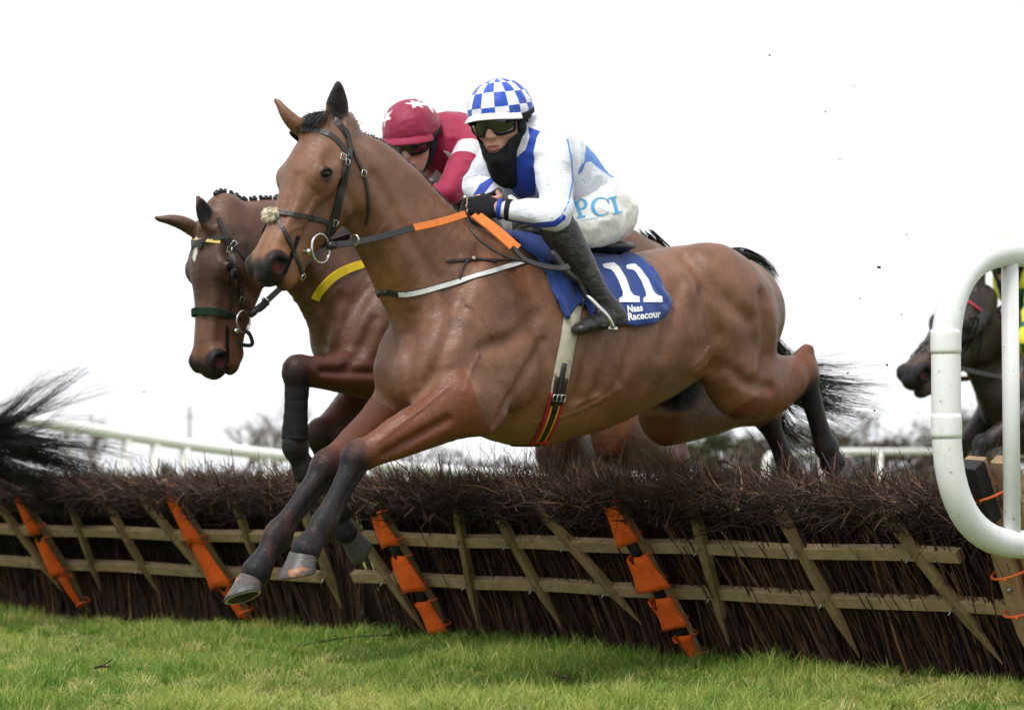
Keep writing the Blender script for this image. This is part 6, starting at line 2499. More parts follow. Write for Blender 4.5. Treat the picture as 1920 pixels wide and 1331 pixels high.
bl = f1.l(fr1p := f1.w(A1(601, 466, .085)))
uvw = H1.inv(bl[None])[0]
BR_C = A1(601, 466, .088)
for sg in (1, -1):
    c = BR_C * np.array([1, sg, 1])
    hring(f1.w(c), E2 * .92 - E1 * .25 * 1.0, .050, .0045, 'bit_ring', M_STEEL, br1)
    MB().ball(f1.w(A1(580, 472, .078) * np.array([1, sg, 1])), (.016, .012, .012), nu=14, nv=8).build('bit_joint', M_STEEL, br1)
MB().tube(f1.w(np.array([A1(578, 473, .07), A1(566, 472, .03), A1(566, 472, .03) * [1, -1, 1], A1(578, 473, .07) * [1, -1, 1]])), .008, 8).build('mouthpiece', M_STEEL, br1)

# ---- reins
M_ORUB = simple('orange_rein_rubber', (.72, .20, .045), .75, .3, .18, 50, .5, 400)
rn = thing('reins', 'black reins with orange rubber grips running to the hands of the jockey in white', 'reins', (0, 0, 0))
tframe(rn, f1, A1(760, 430, 0))
for sg in (1, -1):
    mir = np.array([1, sg, 1])
    p0, p1, p2, p3 = A1(620, 461, .098) * mir, A1(690, 450, .13) * mir, A1(778, 427, .165) * mir, A1(872, 402, .150 if sg > 0 else .12) * mir
    hn = np.array([.25, .95 * sg, .25])
    pts = f1.w(np.array([p0, p1, p2])); 
    free_strap(rn, 'rein_leather', M_LEATHER, pts, np.tile(f1.R @ hn, (3, 1)), .024, .005)
    free_strap(rn, 'rein_grip', M_ORUB, f1.w(np.array([lerp(p1, p2, .97), lerp(p2, p3, .5) + [0, .0, -.004], p3])), np.tile(f1.R @ hn, (3, 1)), .028, .007)
    MB().tube(f1.w(np.array([p0 + [0.012, 0, 0], p0, p0 + [-.03, 0, 0.004]])), [.014, .016, .011], 8).build('rein_stop', M_LEATHER, rn)
    hring(f1.w(A1(665, 450, .125) * mir), f1.R @ np.array([1, .2 * sg, -.1]), .018, .0035, 'martingale_ring', M_STEEL, rn)
# the slack beyond the hands
for k, (o1, o2) in enumerate(((0, 0), (14, 2))):
    a0 = [(886 + o1 * .8, 404), (918 + o1, 430), (958 + o1, 465)]
    free_strap(rn, 'rein_grip', M_ORUB, f1.w(np.array([A1(x, y, .20 + .05 * i) for i, (x, y) in enumerate(a0)])), np.tile(f1.R @ np.array([.15, .9, .4]), (3, 1)), .026, .007)
lp = [(962, 466), (985, 488), (1020, 500), (1052, 503), (1066, 500)]
free_strap(rn, 'rein_leather', M_LEATHER, f1.w(np.array([A1(x, y, z) for (x, y), z in zip(lp, (.305, .325, .345, .35, .33))])), np.tile(f1.R @ np.array([0, .9, .45]), (5, 1)), .022, .005)
lp2 = [(876, 408), (884, 432), (905, 455), (945, 480), (985, 491)]
MB().tube(catmull(f1.w(np.array([A1(x, y, z) for (x, y), z in zip(lp2, (.17, .22, .26, .31, .335))])), 6), .0045, 6).build('neck_cord', M_LEATHER, rn)

# ---- breast girth
M_WBAND = simple('white_elastic', (.66, .66, .66), .75, .25, .12, 60, .3, 300, stain=(.30, .27, .24), sscale=30, samt=.6)
for_flat = True
bg = thing('breast_girth', 'narrow white breast girth with black edges and knotted strap on the near horse', 'breast girth', (0, 0, 0))
tframe(bg, f1, A1(790, 550, 0))
ln = [(726, 548), (742, 551), (765, 552), (800, 545), (850, 531), (900, 516), (945, 502), (985, 491)]
p, n = on_skin(bv1, ln, f1, sub=6)
MB().strap(p + n * .001, n, .024, .004).build('edging', M_LEATHER, bg, smooth=False)
MB().strap(p[8:] + n[8:] * .003, n[8:], .018, .004).build('white_band', M_WBAND, bg, smooth=False)
ln2 = [(985, 491), (1010, 494), (1040, 500)]
p3, n3 = on_skin(bv1, ln2, f1, sub=6)
MB().strap(p3 + n3 * .016, n3, .016, .004).build('strap', M_LEATHER, bg)
p4, n4 = on_skin(bv1, ln, f1, mirror=True, sub=6)
MB().strap(p4 + n4 * .001, n4, .024, .004).build('edging', M_LEATHER, bg)
fp = [f1.l(p[0]), f1.l(p4[0])]
fr_b = []
for t in np.linspace(0, 1, 9):
    q = lerp(fp[0], fp[1], t); h = bv1.ray_cast(Vector(f1.w([q[0] + .16, q[1], q[2]])), Vector(-E1))
    fr_b.append(np.array(h[0]) if h[0] is not None else f1.w(q))
MB().strap(np.array(fr_b) + E1 * .001, np.tile(E1, (9, 1)), .024, .004).build('edging', M_LEATHER, bg)
kn = [(862, 525), (864, 508), (874, 492), (886, 488), (920, 490), (975, 490)]
p5, n5 = on_skin(bv1, kn, f1, sub=4)
MB().tube(p5 + n5 * .006, .0045, 6).build('knotted_strap', M_LEATHER, bg)
for (x0, y0), (x1, y1) in (((836, 491), (888, 488)), ((886, 486), (930, 492))):
    p6, n6 = on_skin(bv1, [(x0, y0), (x1, y1)], f1)
    MB().strap(p6 + n6 * .004, n6, .012, .004).build('strap', M_LEATHER, bg)
pk, nk_ = cast(bv1, 886, 488)
MB().ball(pk + nk_ * .010, .007, nu=8, nv=6).build('knot', M_FLEECE, bg)

# ---- mane and tail
R3 = np.random.default_rng(9)
crest = catmull(np.array([(652, 246), (690, 262), (722, 280), (770, 316), (815, 352), (850, 384), (880, 412), (905, 430)], float), 20)
roots, dirs, bnd, lens = [], [], [], []
for k in range(2600):
    s = R3.integers(0, len(crest)); x, y = crest[s] + R3.normal(0, 2, 2)
    yy = R3.normal(.012, .007)
    q = f1.at(x, y + 30, yy)
    h = bv1.ray_cast(Vector(f1.w([q[0], q[1], 3.0])), Vector((0, 0, -1)))
    if h[0] is None: continue
    roots.append(np.array(h[0]) - E3 * .006); dirs.append(E3 * R3.uniform(.6, 1.0) + E2 * R3.normal(.0, .22) - E1 * R3.uniform(.3, 1.0))
    bnd.append(-E3 * 1.0 - E2 * 1.6 - E1 * .4); lens.append(R3.uniform(.022, .050) * (1 + .6 * (s > len(crest) * .75)))
hair_strands('mane', M_HAIR, h1b, roots, dirs, np.array(lens), np.full(len(roots), .0016), np.array(bnd), 4, .06)


def tail(root, path, n, spread, lens, r=.0014, seed=1, fr=None, kink=.03, curl=0.2):
    """long tail hair following a path of (pos, spread) in the horse's axes"""
    R = np.random.default_rng(seed)
    P_ = catmull(np.array([np.append(p, s) for p, s in path]), 8)
    V, Fq, nn = [], [], 0
    K = len(P_)
    tt = np.linspace(0, 1, K)
    ncl = max(4, n // 16)
    CO = R.normal(0, 1, (ncl, 3)); CO2 = R.normal(0, .6, (ncl, 3)); CP = R.uniform(0, 6.28, (ncl, 3)); CFQ = R.uniform(2, 5, ncl); CL = R.uniform(lens[0], lens[1], ncl)
    for i in range(n):
        ci = R.integers(0, ncl); L = min(1.0, CL[ci] * R.uniform(.75, 1.1)); st = R.uniform(0, .25) if R.uniform() < .6 else R.uniform(0, .1)
        m = 13
        s = np.linspace(st, min(1, st + L), m)
        c = np.stack([np.interp(s, tt, P_[:, q]) for q in range(3)], 1)
        sp = np.interp(s, tt, P_[:, 3])
        o = CO[ci] + R.normal(0, .10, 3); o2 = CO2[ci] + R.normal(0, .22, 3)
        ph = CP[ci] + R.normal(0, .15, 3); fq = CFQ[ci]
        g = (s - st) / (L + 1e-6)
        c = c + sp[:, None] * (o + o2 * g[:, None] + curl * np.sin(fq * g[:, None] * 2 + ph))
        rr = r * R.uniform(.6, 1.3) * (1 - .75 * g)
        T = nrm(np.gradient(c, axis=0)); a = nrm(np.cross(T, o + .01)); b = np.cross(T, a)
        ring = np.stack([c + rr[:, None] * (math.cos(q) * a + math.sin(q) * b) for q in (0, 2.094, 4.189)], 1)
        V.append(ring.reshape(-1, 3))
        f = [[k * 3 + q, k * 3 + (q + 1) % 3, k * 3 + 3 + (q + 1) % 3, k * 3 + 3 + q] for k in range(m - 1) for q in range(3)]
        Fq.append(np.array(f) + nn); nn += m * 3
    V = np.vstack(V)
    return put('tail', fr.w(V), np.vstack(Fq), M_HAIR, root, smooth=False)


tail(h1b, [(A1(1345, 478, 0), .008), (A1(1378, 478, 0), .014), (A1(1405, 488, -.03), .019), (A1(1430, 508, -.07), .021), (A1(1446, 528, -.09), .018)], 420, .03, (.5, 1.0), .0016, 3, f1, .03, .1)
tail(h1b, [(A1(1352, 478, 0), .010), (A1(1385, 490, -.02), .016), (A1(1400, 530, -.10), .02), (A1(1410, 590, -.22), .03), (A1(1430, 660, -.27), .03), (A1(1470, 712, -.27), .035), (A1(1528, 736, -.27), .045), (A1(1575, 742, -.27), .055), (A1(1618, 748, -.27), .060)],
     2600, .03, (.45, .85), .0021, 4, f1)
tail(h1b, [(A1(1400, 530, -.10), .02), (A1(1415, 660, -.25), .03), (A1(1440, 770, -.27), .04), (A1(1470, 810, -.27), .045), (A1(1520, 840, -.27), .05), (A1(1545, 880, -.27), .06)], 260, .03, (.4, .9), .0015, 5, f1)
# ------------------------------------------------------------------ the bay behind, with the rider in maroon
f2 = Frame(-1.18)
A2 = f2.at
SH2 = A2(592, 628, -.2) - A1(706, 690, -.2)


def moved(sp, d):
    out = dict(sp)
    out['trunk'] = [(np.asarray(p) + d, a, b) for p, a, b in sp['trunk']]
    out['neck'] = [(np.asarray(p) + d, a, b) for p, a, b in sp['neck']]
    out['masses'] = [(np.asarray(c) + d, r, k) for c, r, k in sp['masses']]
    for key in ('muscle', 'groove'):
        out[key] = [([(np.asarray(p) + d, a, b) for p, a, b in n], k) for n, k in sp[key]]
    out['legs'] = [(kd, [([(np.asarray(p) + d, a, b) for p, a, b in n], k) for n, k in up], tuple(np.asarray(x) + d if not np.isscalar(x) else x for x in J)) for kd, up, J in sp['legs']]
    out['red'] = []; out['tan'] = [(np.asarray(c) + d, r) for c, r in sp['tan']]; out['dark'] = []
    return out


s2 = moved(spec1, SH2)
s2['neck'] = [sec(f2, (735, 440), (640, 690), .155, .58), sec(f2, (660, 402), (602, 610), .118, .56), sec(f2, (588, 380), (565, 556), .098, .54),
              sec(f2, (515, 372), (515, 520), .088, .52), sec(f2, (450, 380), (480, 490), .080, .5), sec(f2, (408, 398), (450, 470), .068, .5)]
s2['muscle'] = [([(A2(470, 420, .045), .05, .03), (A2(540, 450, .07), .05, .035), (A2(610, 520, .085), .06, .04), (A2(650, 620, .10), .05, .03)], .07), s2['muscle'][2]]
s2['groove'] = []
s2['skin_lines'] = [('g', [(560, 500), (590, 548), (612, 600)], .012, .05), ('g', [(690, 540), (655, 590), (630, 655)], .011, .06), ('g', [(640, 560), (612, 610), (604, 665)], .012, .045),
                     ('g', [(400, 440), (388, 462), (378, 470)], .005, .03), ('g', [(700, 600), (680, 650), (650, 690)], .009, .04),
                     ('g', [(445, 520), (470, 545), (480, 575)], .007, .03)]
E2l, K2l, F2l, C2l = A2(735, 702, .17), A2(558, 696, .13), A2(552, 838, .11), A2(574, 884, .11)
E2r, K2r, F2r, C2r = A2(705, 735, -.15), A2(602, 815, -.12), A2(632, 958, -.12), A2(646, 996, -.12)
S2l, K2hl, F2hl, C2hl = A2(1158, 812, .17), A2(1266, 866, .16), A2(1290, 968, .15), A2(1300, 994, .15)
S2r, K2hr, F2hr, C2hr = A2(1052, 838, -.15), A2(1160, 905, -.16), A2(1190, 1000, -.16), A2(1200, 1025, -.16)
TH2 = lerp(A1(1335, 600, .175), A1(1335, 600, .175), 0) + SH2
s2['legs'] = [
    ('fore', [([(A2(760, 610, .16), .12, .07), (A2(770, 680, .19), .105, .07), (E2l, .095, .075)], .05)], (E2l, K2l, F2l, C2l, A2(563, 930, .11), A2(606, 906, .11))),
    ('fore', [([(A2(735, 620, -.17), .12, .07), (A2(720, 690, -.17), .11, .075), (E2r, .10, .075)], .05)], (E2r, K2r, F2r, C2r, A2(664, 1062, -.12), A2(686, 1000, -.12))),
    ('hind', [([(TH2, .17, .10), (lerp(TH2, S2l, .6), .15, .095), (S2l, .12, .085), (lerp(S2l, K2hl, .4), .095, .07)], .05)], (S2l, K2hl, F2hl, C2hl, A2(1290, 1020, .15), A2(1326, 1018, .15))),
    ('hind', [([(TH2 * [1, 0, 1] + [0, -.17, 0], .17, .10), (lerp(TH2 * [1, 0, 1] + [0, -.17, 0], S2r, .6), .15, .095), (S2r, .12, .085)], .05)], (S2r, K2hr, F2hr, C2hr, A2(1190, 1050, -.16), A2(1226, 1050, -.16)))]
s2['red'] = [[(A2(725, 690, .25), .07, .08), (A2(640, 690, .16), .07, .08)], [(A2(1180, 838, .2), .05, .12), (A2(1235, 850, .18), .06, .1)]]
pl2, mz2 = A2(384, 402, 0), A2(360, 697, 0)
H2 = Head(pl2, (mz2 - pl2)[[0, 2]], sc=np.linalg.norm(mz2 - pl2) / .60, fat=1.18)
s2.update(head=H2, leg_s=1.14, clip=.012, belly_z=spec1['belly_z'] + SH2[2], belly_x=spec1['belly_x'] + SH2[0], ear_dark=.4, face_dark=.5,
          ears=[(A2(399, 424, .058), A2(371, 371, .05), (.3, 1, .2)), (A2(352, 428, -.050), A2(292, 408, -.10), (.6, -.2, -.7))],
          ear_s=1.0, star=((.135, .024, -.008), (.055, .05, .017)), dark=[(A2(382, 396, .055), np.array([.05, .04, .075]), 1.0)], clip_line=None, tan=s2['tan'][1:])
coat2 = coat_mat('dark_bay_coat', (.088, .035, .018), (.145, .066, .036), (.085, .021, .009), (.175, .064, .023), (.009, .009, .011))
horse2 = build_horse('horse', 'bay horse with white star and green noseband jumping behind the other with tucked forelegs', f2, s2,
                     dict(coat=coat2, hoof=M_HOOF, eye=M_EYE), .0095, (*f2.w([1.0, 0, 0])[:2], .3))
h2b, bv2 = horse2['root'], horse2['bvh']
M_GREENF = simple('green_fleece', (.018, .036, .022), .95, .1, .3, 60, .8, 200)
M_YBAND = simple('yellow_elastic_band', (.70, .50, .02), .7, .25, .12, 40, .3, 300)
sp2 = dict(
    bands=[('cheek_strap', [(408, 410), (420, 438), (431, 467), (440, 500), (448, 528), (453, 560), (457, 578)], .019, None),
           ('cheek_strap', [(428, 462), (432, 490), (434, 520), (432, 560), (430, 588)], .013, None),
           ('throat_lash', [(430, 448), (446, 468), (462, 490), (478, 514)], .013, None),
           ('browband', [(346, 461), (365, 456), (390, 450), (412, 446), (430, 443)], .018, None),
           ('noseband', [(352, 584), (372, 583), (395, 584), (416, 586), (432, 590)], .030, M_GREENF),
           ('jaw_strap', [(430, 590), (440, 594), (452, 600)], .014, None)],
    over=[('browband', [(.11, -.02, .07), (.105, .01, .03), (.105, .012, 0), (.105, .01, -.03), (.11, -.02, -.07)], .013, M_GOLD)],
    buckles=[(452, 561, 1.4), (430, 469, 1.4), (438, 458, .8)])
br2 = bridle('black bridle with green fleece noseband on the bay horse behind', f2, bv2, H2, sp2, None, H2.p(.3, -.1, 0))
RC2 = A2(456, 603, .075)
for sg in (1, -1):
    hring(f2.w(RC2 * [1, sg, 1]), E2 * .9 - E1 * .3, .043, .004, 'bit_ring', M_STEEL, br2)
    MB().ball(f2.w(A2(443, 620, .068) * [1, sg, 1]), (.015, .011, .011), nu=12, nv=8).build('bit_joint', M_STEEL, br2)
MB().tube(f2.w(np.array([A2(444, 620, .065), A2(434, 618, .03), A2(434, 618, .03) * [1, -1, 1], A2(444, 620, .065) * [1, -1, 1]])), .008, 8).build('mouthpiece', M_STEEL, br2)
lpts = [A2(456, 620, .075), A2(467, 626, .07), A2(472, 646, .06), A2(452, 646, .05), A2(440, 640, .045)]
free_strap(br2, 'chin_strap', M_LEATHER, f2.w(np.array(lpts)), np.tile(E2, (5, 1)), .016, .005)
rn2 = thing('reins', 'black reins of the bay horse behind running back to the jockey in maroon', 'reins', (0, 0, 0))
tframe(rn2, f2, A2(560, 520, 0))
for sg in (1, -1):
    pts = [A2(470, 590, .08), A2(518, 548, .11), A2(600, 470, .15), A2(700, 400, .16), A2(800, 366, .12)]
    free_strap(rn2, 'rein_leather', M_LEATHER, f2.w(np.array(pts) * [1, sg, 1]), np.tile(f2.R @ np.array([.2, .95 * sg, .2]), (5, 1)), .024, .005)
    if sg > 0:
        MB().tube(f2.w(np.array([A2(468, 592, .08), A2(476, 585, .085), A2(486, 575, .09)])), [.012, .015, .010], 8).build('rein_stop', M_LEATHER, rn2)
        hring(f2.w(A2(498, 566, .10)), f2.R @ np.array([1, .2, -.6]), .016, .003, 'martingale_ring', M_STEEL, rn2)
        free_strap(rn2, 'billet', M_LEATHER, f2.w(np.array([A2(484, 584, .10), A2(495, 576, .105), A2(504, 564, .11)])), np.tile(E2, (3, 1)), .014, .004)
bg2 = thing('breast_girth', 'bright yellow breast girth across the chest of the bay horse behind', 'breast girth', (0, 0, 0))
tframe(bg2, f2, A2(640, 520, 0))
band(bg2, 'yellow_band', M_YBAND, bv2, [(591, 562), (598, 550), (608, 537), (622, 522), (645, 508), (672, 498), (702, 491), (760, 480)], f2, .036, .005, .002, both=True)
for k in range(15):
    x = 404 + k * 9.4 + random.uniform(-2, 2)
    y = np.interp(x, [404, 430, 470, 520, 560], [388, 384, 374, 374, 378]) - 1
    h = bv2.ray_cast(Vector(f2.w([*f2.at(x, y + 30, 0)[:2], 3.0])), Vector((0, 0, -1)))
    if h[0] is None: continue
    c = np.array(h[0]) + E3 * .006
    z_ = random.uniform(.75, 1.1); mb = MB().ball(c, np.array([.013, .010, .011]) * z_, nu=9, nv=6); mb.ball(c + E3 * .008 * z_ + E1 * random.uniform(-.004, .006), np.array([.009, .008, .008]) * z_, nu=8, nv=5)
    mb.build('mane_plait', M_HAIR, h2b)
tail(h2b, [(A1(1385, 474, 0) + SH2, .02), (A1(1430, 540, -.02) + SH2, .03), (A1(1460, 640, -.02) + SH2, .03), (A1(1490, 720, -.05) + SH2 - [.15, 0, .1], .05), (A1(1520, 780, -.05) + SH2 - [.4, 0, .25], .08)], 350, .03, (.5, 1), .0018, 14, f2)
bnd2 = thing('leg_bandage', 'black bandage wrapped round the tucked foreleg of the bay horse behind', 'bandage', (0, 0, 0))
tframe(bnd2, f2, F2l)
bm_ = MB()
tt_ = np.linspace(.19, .90, 30)
bm_.tube(f2.w(np.array([lerp(K2l, F2l, t) for t in tt_])), .0505 + .0005 * np.sign(np.sin(tt_ * 44)) + .003 * np.cos(tt_ * 7), 22, flat=.9)
bm_.build('wrap', simple('bandage_cloth', (.012, .013, .014), .85, .2, .4, 60, .6, 150), bnd2)

# ---- the rider in maroon
MAR = (.30, .008, .050)
SJ = A2(888, 275, .185) - J1['shL']
J2 = {k: (v + SJ if isinstance(v, np.ndarray) and v.shape == (3,) else v) for k, v in J1.items()}
J2['torso'] = [(p + SJ, a, b) for p, a, b in J1['torso']]
hd2 = HeadF(A2(774, 268, .02), np.array([.73, .46, -.40]), np.array([.38, .2, .90]), 1.06)
J2['head'] = hd2
J2['snood'] = False; J2['stubble'] = 1.0
J2['elL'] = A2(840, 362, .29); J2['wrL'] = A2(800, 372, .12)
J2['elR'] = A2(760, 350, -.29)
J2['torso'][-1] = (lerp(J2['torso'][-2][0], hd2.p(-.06, 0, -.05), .55), .085, .085)


def j2_print(V, W):
    d = nrm(J2['elL'] - J2['shL'])
    t = (V - J2['shL']) @ d
    near = np.linalg.norm(V - J2['shL'] - t[:, None] * d, axis=1) < .12
    dR = nrm(J2['elR'] - J2['shR']); tR = (V - J2['shR']) @ dR
    nR = np.linalg.norm(V - J2['shR'] - tR[:, None] * dR, axis=1) < .12
    b = np.where(near & (V[:, 1] > .1), .5 + 12 * (.036 - np.abs(t - .085)), 0)
    b = np.maximum(b, np.where(nR & (V[:, 1] < -.1), .5 + 12 * (.036 - np.abs(tR - .085)), 0))
    q = px_of(W)
    st = poly_sd(q, [(818, 318), (826, 326), (836, 334), (826, 338), (820, 350), (812, 340), (800, 340), (810, 330)])
    b = np.maximum(b, np.where(np.abs(V[:, 1]) < .16, np.clip(.5 + st * .05, 0, 1), 0))
    return {'print': np.stack([np.clip(b, 0, 1), b * 0, b * 0, b * 0 + 1], 1)}


def star_(az, el, a0, e0, R):
    x, y = (az - a0) * np.cos(el), el - e0
    r = np.hypot(x, y); th = np.arctan2(y, x)
    mm = np.abs(((th / (2 * math.pi / 5)) % 1) - .5) * 2
    k = R * (.36 + .64 * mm ** 1.5)
    return np.clip(.5 + (k - r) * 3, 0, 1)


def j2_cap(az, el, q):
    f = np.maximum(star_(az, el, 1.1, 1.15, .34), star_(az, el, -.85, .62, .36))
    f = np.maximum(f, star_(az, el, 2.0, .8, .5)); f = np.maximum(f, star_(az, el, -2.3, .8, .5))
    return np.stack([f, f * 0, f * 0, f * 0 + 1], 1)


SILK2 = silk_mat('maroon_silk', MAR, ((.62, .60, .63), None, None), .35)
CAP2 = silk_mat('maroon_cap', (.26, .010, .048), ((.66, .62, .64), None, None), .45, .5)
PEAK2 = silk_mat('maroon_peak', (.27, .012, .05), (None, None, None), .4)
j2 = build_rider('person', 'jockey in maroon silks with white sleeve bands and starred maroon cap', f2, J2,
                 dict(jacket=SILK2, jacket_print=j2_print, breeches=BREECH, cap=CAP2, cap_print=j2_cap, peak=PEAK2, strap=M_BLACKCLOTH), h=.009)
wh = thing('whip', 'silver capped whip handle showing above the mane beside the maroon sleeve', 'whip', (0, 0, 0))
wp = A2(834, 352, .17)
tframe(wh, f2, wp)
MB().tube(f2.w(np.array([wp + [0, 0, -.40], wp + [0, 0, -.2], wp + [0, 0, -.03]])), [.005, .007, .011], 10).build('shaft', M_LEATHER, wh)
MB().ball(f2.w(wp + [0, 0, -.012]), (.018, .018, .014)).build('cap', M_STEEL, wh)
sad2 = thing('saddle', 'dark racing saddle under the jockey in maroon on the horse behind', 'saddle', (0, 0, 0))
tframe(sad2, f2, A1(1080, 470, 0) + SH2)
S2_ = Field()
S2_.u(Sweep([(A1(985, 436, 0) + SH2, .030, .06), (A1(1085, 462, 0) + SH2, .026, .13), (A1(1158, 464, 0) + SH2, .03, .10)], sub=4), .03)
V_, Q_ = S2_.mesh(.012, proj=1)
put('seat', f2.w(V_), Q_, M_LEATHER, sad2)
# number cloth of that horse, mostly hidden
g2 = thing('girth', 'dark girth round the horse behind, under its saddle', 'girth', (0, 0, 0))
tframe(g2, f2, A1(1005, 836, 0) + SH2)
rr_ = []
gx_ = (A1(1035, 640, 0) + SH2)
for a in np.linspace(0, 2 * math.pi, 41):
    o = f2.w(gx_ + np.array([0, math.cos(a), math.sin(a)]) * 1.2); d = f2.R @ np.array([0, -math.cos(a), -math.sin(a)])
    h = bv2.ray_cast(Vector(o), Vector(d))
    if h[0] is not None: rr_.append((np.array(h[0]), -d))
MB().strap(np.array([r[0] + r[1] * .002 for r in rr_]), np.array([r[1] for r in rr_]), .075, .006, cap=False).build('webbing', M_BRN, g2)

# ------------------------------------------------------------------ the dark horse still to jump, behind the white rail
f3 = Frame(-2.95)
A3 = f3.at
pl3, mz3 = A3(1824, 538, 0), A3(1690, 690, 0)
SH3 = A3(1900, 660, 0) - A1(815, 560, 0)
s3 = moved(spec1, SH3)
s3['neck'] = [sec(f3, (1965, 655), (1905, 860), .155, .58), sec(f3, (1925, 640), (1868, 800), .118, .56), sec(f3, (1890, 605), (1840, 740), .098, .54),
              sec(f3, (1862, 575), (1822, 700), .088, .52), sec(f3, (1845, 562), (1812, 660), .075, .5)]
s3['muscle'] = []; s3['groove'] = []; s3['skin_lines'] = []
H3 = Head(pl3, (mz3 - pl3)[[0, 2]], sc=np.linalg.norm(mz3 - pl3) / .60, fat=1.08)
s3.update(head=H3, ears=[(A3(1836, 548, .052), A3(1842, 498, .06), (.25, 1, .05)), (A3(1800, 556, -.055), A3(1786, 520, -.09), (.5, -.2, .8))],
          belly_z=-9, tan=[], clip_line=None, face_dark=.5, ear_dark=.9, clip=.01)
coat3 = coat_mat('black_brown_coat', (.014, .008, .0065), (.024, .014, .010), (.014, .008, .006), (.07, .030, .016), (.007, .007, .008))
horse3 = build_horse('horse', 'very dark brown horse seen through the white rail hoop at the right edge', f3, s3,
                     dict(coat=coat3, hoof=M_HOOF, eye=M_EYE), .014, (*f3.w(SH3 + [1.0, 0, 0])[:2], .2))
h3b, bv3 = horse3['root'], horse3['bvh']
M_PINKBR = simple('red_browband', (.33, .03, .04), .6, .3, .2, 60)
sp3 = dict(bands=[('cheek_strap', [(1841, 577), (1838, 600), (1828, 630), (1815, 655), (1803, 672)], .020, None),
                  ('cheek_strap', [(1835, 590), (1822, 620), (1808, 650), (1795, 668)], .013, None),
                  ('throat_lash', [(1843, 585), (1842, 620), (1838, 660), (1832, 690)], .012, None),
                  ('browband', [(1806, 562), (1818, 568), (1830, 576), (1841, 583)], .020, M_PINKBR),
                  ('noseband', [(1724, 637), (1740, 640), (1765, 648), (1785, 662)], .018, None),
                  ('noseband', [(1726, 640), (1738, 655), (1750, 680)], .013, None)])
br3 = bridle('black bridle with red browband on the dark horse behind the rail hoop', f3, bv3, H3, sp3, None, H3.p(.3, -.1, 0))
pf3, nf3 = cast(bv3, 1724, 638)
if pf3 is not None:
    MB().ball(pf3 + nf3 * .01, (.022, .03, .022)).build('fleece', M_FLEECE, br3)
for sg in (1, -1):
    hring(f3.w(A3(1790, 690, .08) * [1, sg, 1]), E2 * .9 - E1 * .3, .045, .005, 'bit_ring', M_STEEL, br3)
rn3 = thing('reins', 'dark and orange reins of the dark horse behind the rail hoop', 'reins', (0, 0, 0))
tframe(rn3, f3, A3(1860, 700, 0))
for sg in (1, -1):
    m3 = np.array([1, sg, 1])
    free_strap(rn3, 'rein_leather', M_LEATHER, f3.w(np.array([A3(1797, 690, .10), A3(1840, 700, .14), A3(1880, 707, .17)]) * m3), np.tile(f3.R @ np.array([.2, .95 * sg, .2]), (3, 1)), .030, .006)
    free_strap(rn3, 'rein_grip', M_ORUB, f3.w(np.array([A3(1878, 707, .17), A3(1905, 706, .18), A3(1945, 692, .16)]) * m3), np.tile(f3.R @ np.array([.2, .95 * sg, .2]), (3, 1)), .034, .008)
bg3 = thing('breast_girth', 'thin pale breast girth low on the dark horse at the right edge', 'breast girth', (0, 0, 0))
tframe(bg3, f3, A3(1905, 865, 0))
band(bg3, 'white_band', M_WBAND, bv3, [(1893, 860), (1900, 866), (1912, 870), (1930, 866), (1960, 850)], f3, .026, .005, .002, both=True)
YELs = (.70, .68, .03); GRNs = (.02, .16, .06)
SJ3 = A3(1950, 530, .185) - J1['shL']
J3 = {k: (v + SJ3 if isinstance(v, np.ndarray) and v.shape == (3,) else v) for k, v in J1.items()}
J3['torso'] = [(p + SJ3, a, b) for p, a, b in J1['torso']]
J3['elL'] = A3(1922, 640, .30); J3['wrL'] = A3(1945, 690, .14)
J3['shR'] = A3(1918, 510, -.185); J3['elR'] = A3(1918, 610, -.26)
J3['head'] = HeadF(hd1.c + SJ3, hd1.f, hd1.u, 1.06)


def j3_print(V, W):
    q = (V - J3['shL'])
    b = np.clip(.5 + 10 * (.025 - np.abs(((q @ nrm(J3['elL'] - J3['shL'])) % .16) - .08)), 0, 1)
    return {'print': np.stack([b, b * 0, b * 0, b * 0 + 1], 1)}


SILK3 = silk_mat('yellow_green_silk', YELs, (GRNs, None, None), .3)
j3 = build_rider('person', 'jockey in yellow and green silks mostly cut off by the right edge', f3, J3,
                 dict(jacket=SILK3, jacket_print=j3_print, breeches=BREECH, cap=SILK3, cap_print=lambda az, el, q: np.zeros((len(az), 4)), peak=SILK3, strap=M_BLACKCLOTH), h=.014)

# ------------------------------------------------------------------ the horse already over, only its tail in the picture
f4 = Frame(-4.55)
A4 = f4.at
SH4 = A4(-200, 690, 0) - (A1(1385, 474, 0) + SH3)
h4 = h3b.copy()
COL.objects.link(h4)
w4 = f4.w(SH4 + f3.l(np.array(h3b.matrix_basis.translation)))
M4 = h3b.matrix_basis.copy(); M4.translation = Vector([float(x) for x in w4]); h4.matrix_basis = M4
h4['label'] = 'dark horse landing beyond the left edge, long black tail streaming into view'
for ch in list(h3b.children):
    c = ch.copy(); COL.objects.link(c); c.parent = h4
D4 = lambda x, y, l, s: (A4(x, y, l), s)
tail(h4, [D4(-200, 690, 0, .02), D4(-130, 715, 0, .03), D4(-60, 770, 0, .03), D4(0, 815, .0, .035), D4(70, 840, 0, .05), D4(140, 855, 0, .07), D4(215, 880, 0, .085)], 1000, .03, (.45, 1.0), .0017, 24, f4, .03, .3)
tail(h4, [D4(-160, 705, 0, .03), D4(-70, 785, 0, .03), D4(-10, 800, .05, .03), D4(40, 770, .05, .045), D4(90, 730, .05, .055), D4(135, 695, .05, .05)], 330, .03, (.4, .95), .0014, 25, f4, .03, .35)
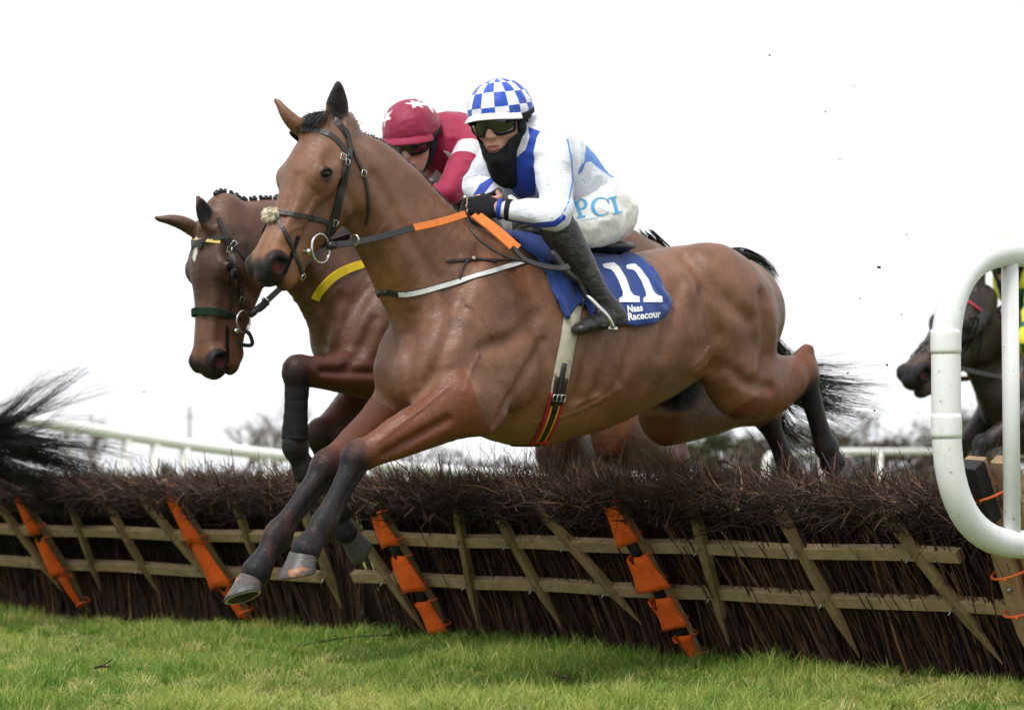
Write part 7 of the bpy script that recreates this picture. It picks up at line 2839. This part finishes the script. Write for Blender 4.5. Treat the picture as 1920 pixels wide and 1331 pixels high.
tail(h4, [D4(-160, 705, 0, .03), D4(-50, 800, 0, .03), D4(40, 810, .08, .05), D4(120, 790, .08, .075), D4(205, 775, .08, .08)], 300, .03, (.4, .95), .0013, 26, f4, .03, .4)
tail(h4, [D4(-160, 710, 0, .03), D4(-40, 840, 0, .04), D4(40, 890, .0, .05), D4(130, 910, 0, .07), D4(200, 930, 0, .06)], 420, .03, (.4, .95), .0014, 27, f4, .03, .4)
tail(h3b, [(A1(1385, 474, 0) + SH3, .02), (A1(1430, 540, 0) + SH3, .03), (A1(1460, 640, 0) + SH3, .04), (A1(1520, 760, 0) + SH3, .08)], 250, .03, (.5, 1), .002, 28, f3)

# ------------------------------------------------------------------ clods of turf and fallen twigs
M_MUD = simple('mud', (.035, .026, .018), .95, .1, .4, 60)
R5 = np.random.default_rng(77)
clods = [(1649, 501, 9.6, .0065), (1663, 684, 9.8, .0055), (1443, 104, 9.0, .003), (1602, 162, 9.2, .003), (1548, 210, 9.3, .003), (1700, 440, 9.6, .003), (1612, 560, 9.8, .0035), (1690, 590, 10, .003),
         (1590, 700, 10, .0035), (1575, 300, 9.2, .0025), (1520, 640, 10, .003), (1640, 770, 10.2, .0035), (505, 560, 9.0, .0025), (270, 735, 10, .0025)]
for k, (x, y, D, r) in enumerate(clods):
    c = P(x, y, D)
    mb = MB().ball(c, r * np.array([1, .8, .7]), nu=8, nv=6)
    V = np.vstack(mb.v); V = c + (V - c) * (1 + .55 * vnoise(V * 160, k))[:, None]
    mb.v = [V]
    big = r > .008
    lb = ('largest clod of turf in the white sky right of the jumping horse', 'clod of turf flying between the horse tail and the rail hoop', 'topmost tiny mud speck high in the white sky',
          'mud speck highest in the sky above the rail hoop', 'mud speck in the sky straight above the raised hock', 'mud speck hanging just left above the rail hoop', 'mud speck between the rump and the rail hoop',
          'mud speck beside the nose of the dark horse behind the hoop', 'mud speck just above the tail tips of the foreground horse', 'mud speck in the sky above the black tail top', 'mud speck close behind the rump of the foreground horse',
          'mud speck low beside the rail hoop under the dark horse nose', 'mud speck between the two heads and forelegs of the bay horses', 'mud speck alone in the sky left of the star faced horse')[k]
    tag(mb.build('mud_clod', M_MUD, smooth=False), lb, 'mud clod', 'mud flung up by the hooves')
M_DRY = simple('dry_twig', (.055, .038, .028), .8, .2, .3, 50)
for lb, pts in (('long thin twig lying on the grass below the left end of the right hurdle', [(538, 1224), (600, 1216), (660, 1210), (735, 1208)]),
                ('short forked twig lying on the grass at the lower left', [(178, 1280), (192, 1277), (206, 1279)]),
                ('thick short twig lying on the grass below the middle of the hurdle', [(1028, 1266), (1050, 1272), (1072, 1276)])):
    q = np.array([ground(x, y) for x, y in pts]); q[:, 2] = gz(q[:, 0], q[:, 1]) + .030
    mb = MB().tube(catmull(q, 4), .0035 if 'long' in lb else .005, 6)
    if 'forked' in lb:
        mb.tube([q[1], q[1] + np.array([.03, .03, .022])], .0025, 5)
    tag(mb.build('fallen_twig', M_DRY), lb, 'twig')
print('done', round(time.time() - T00, 1))
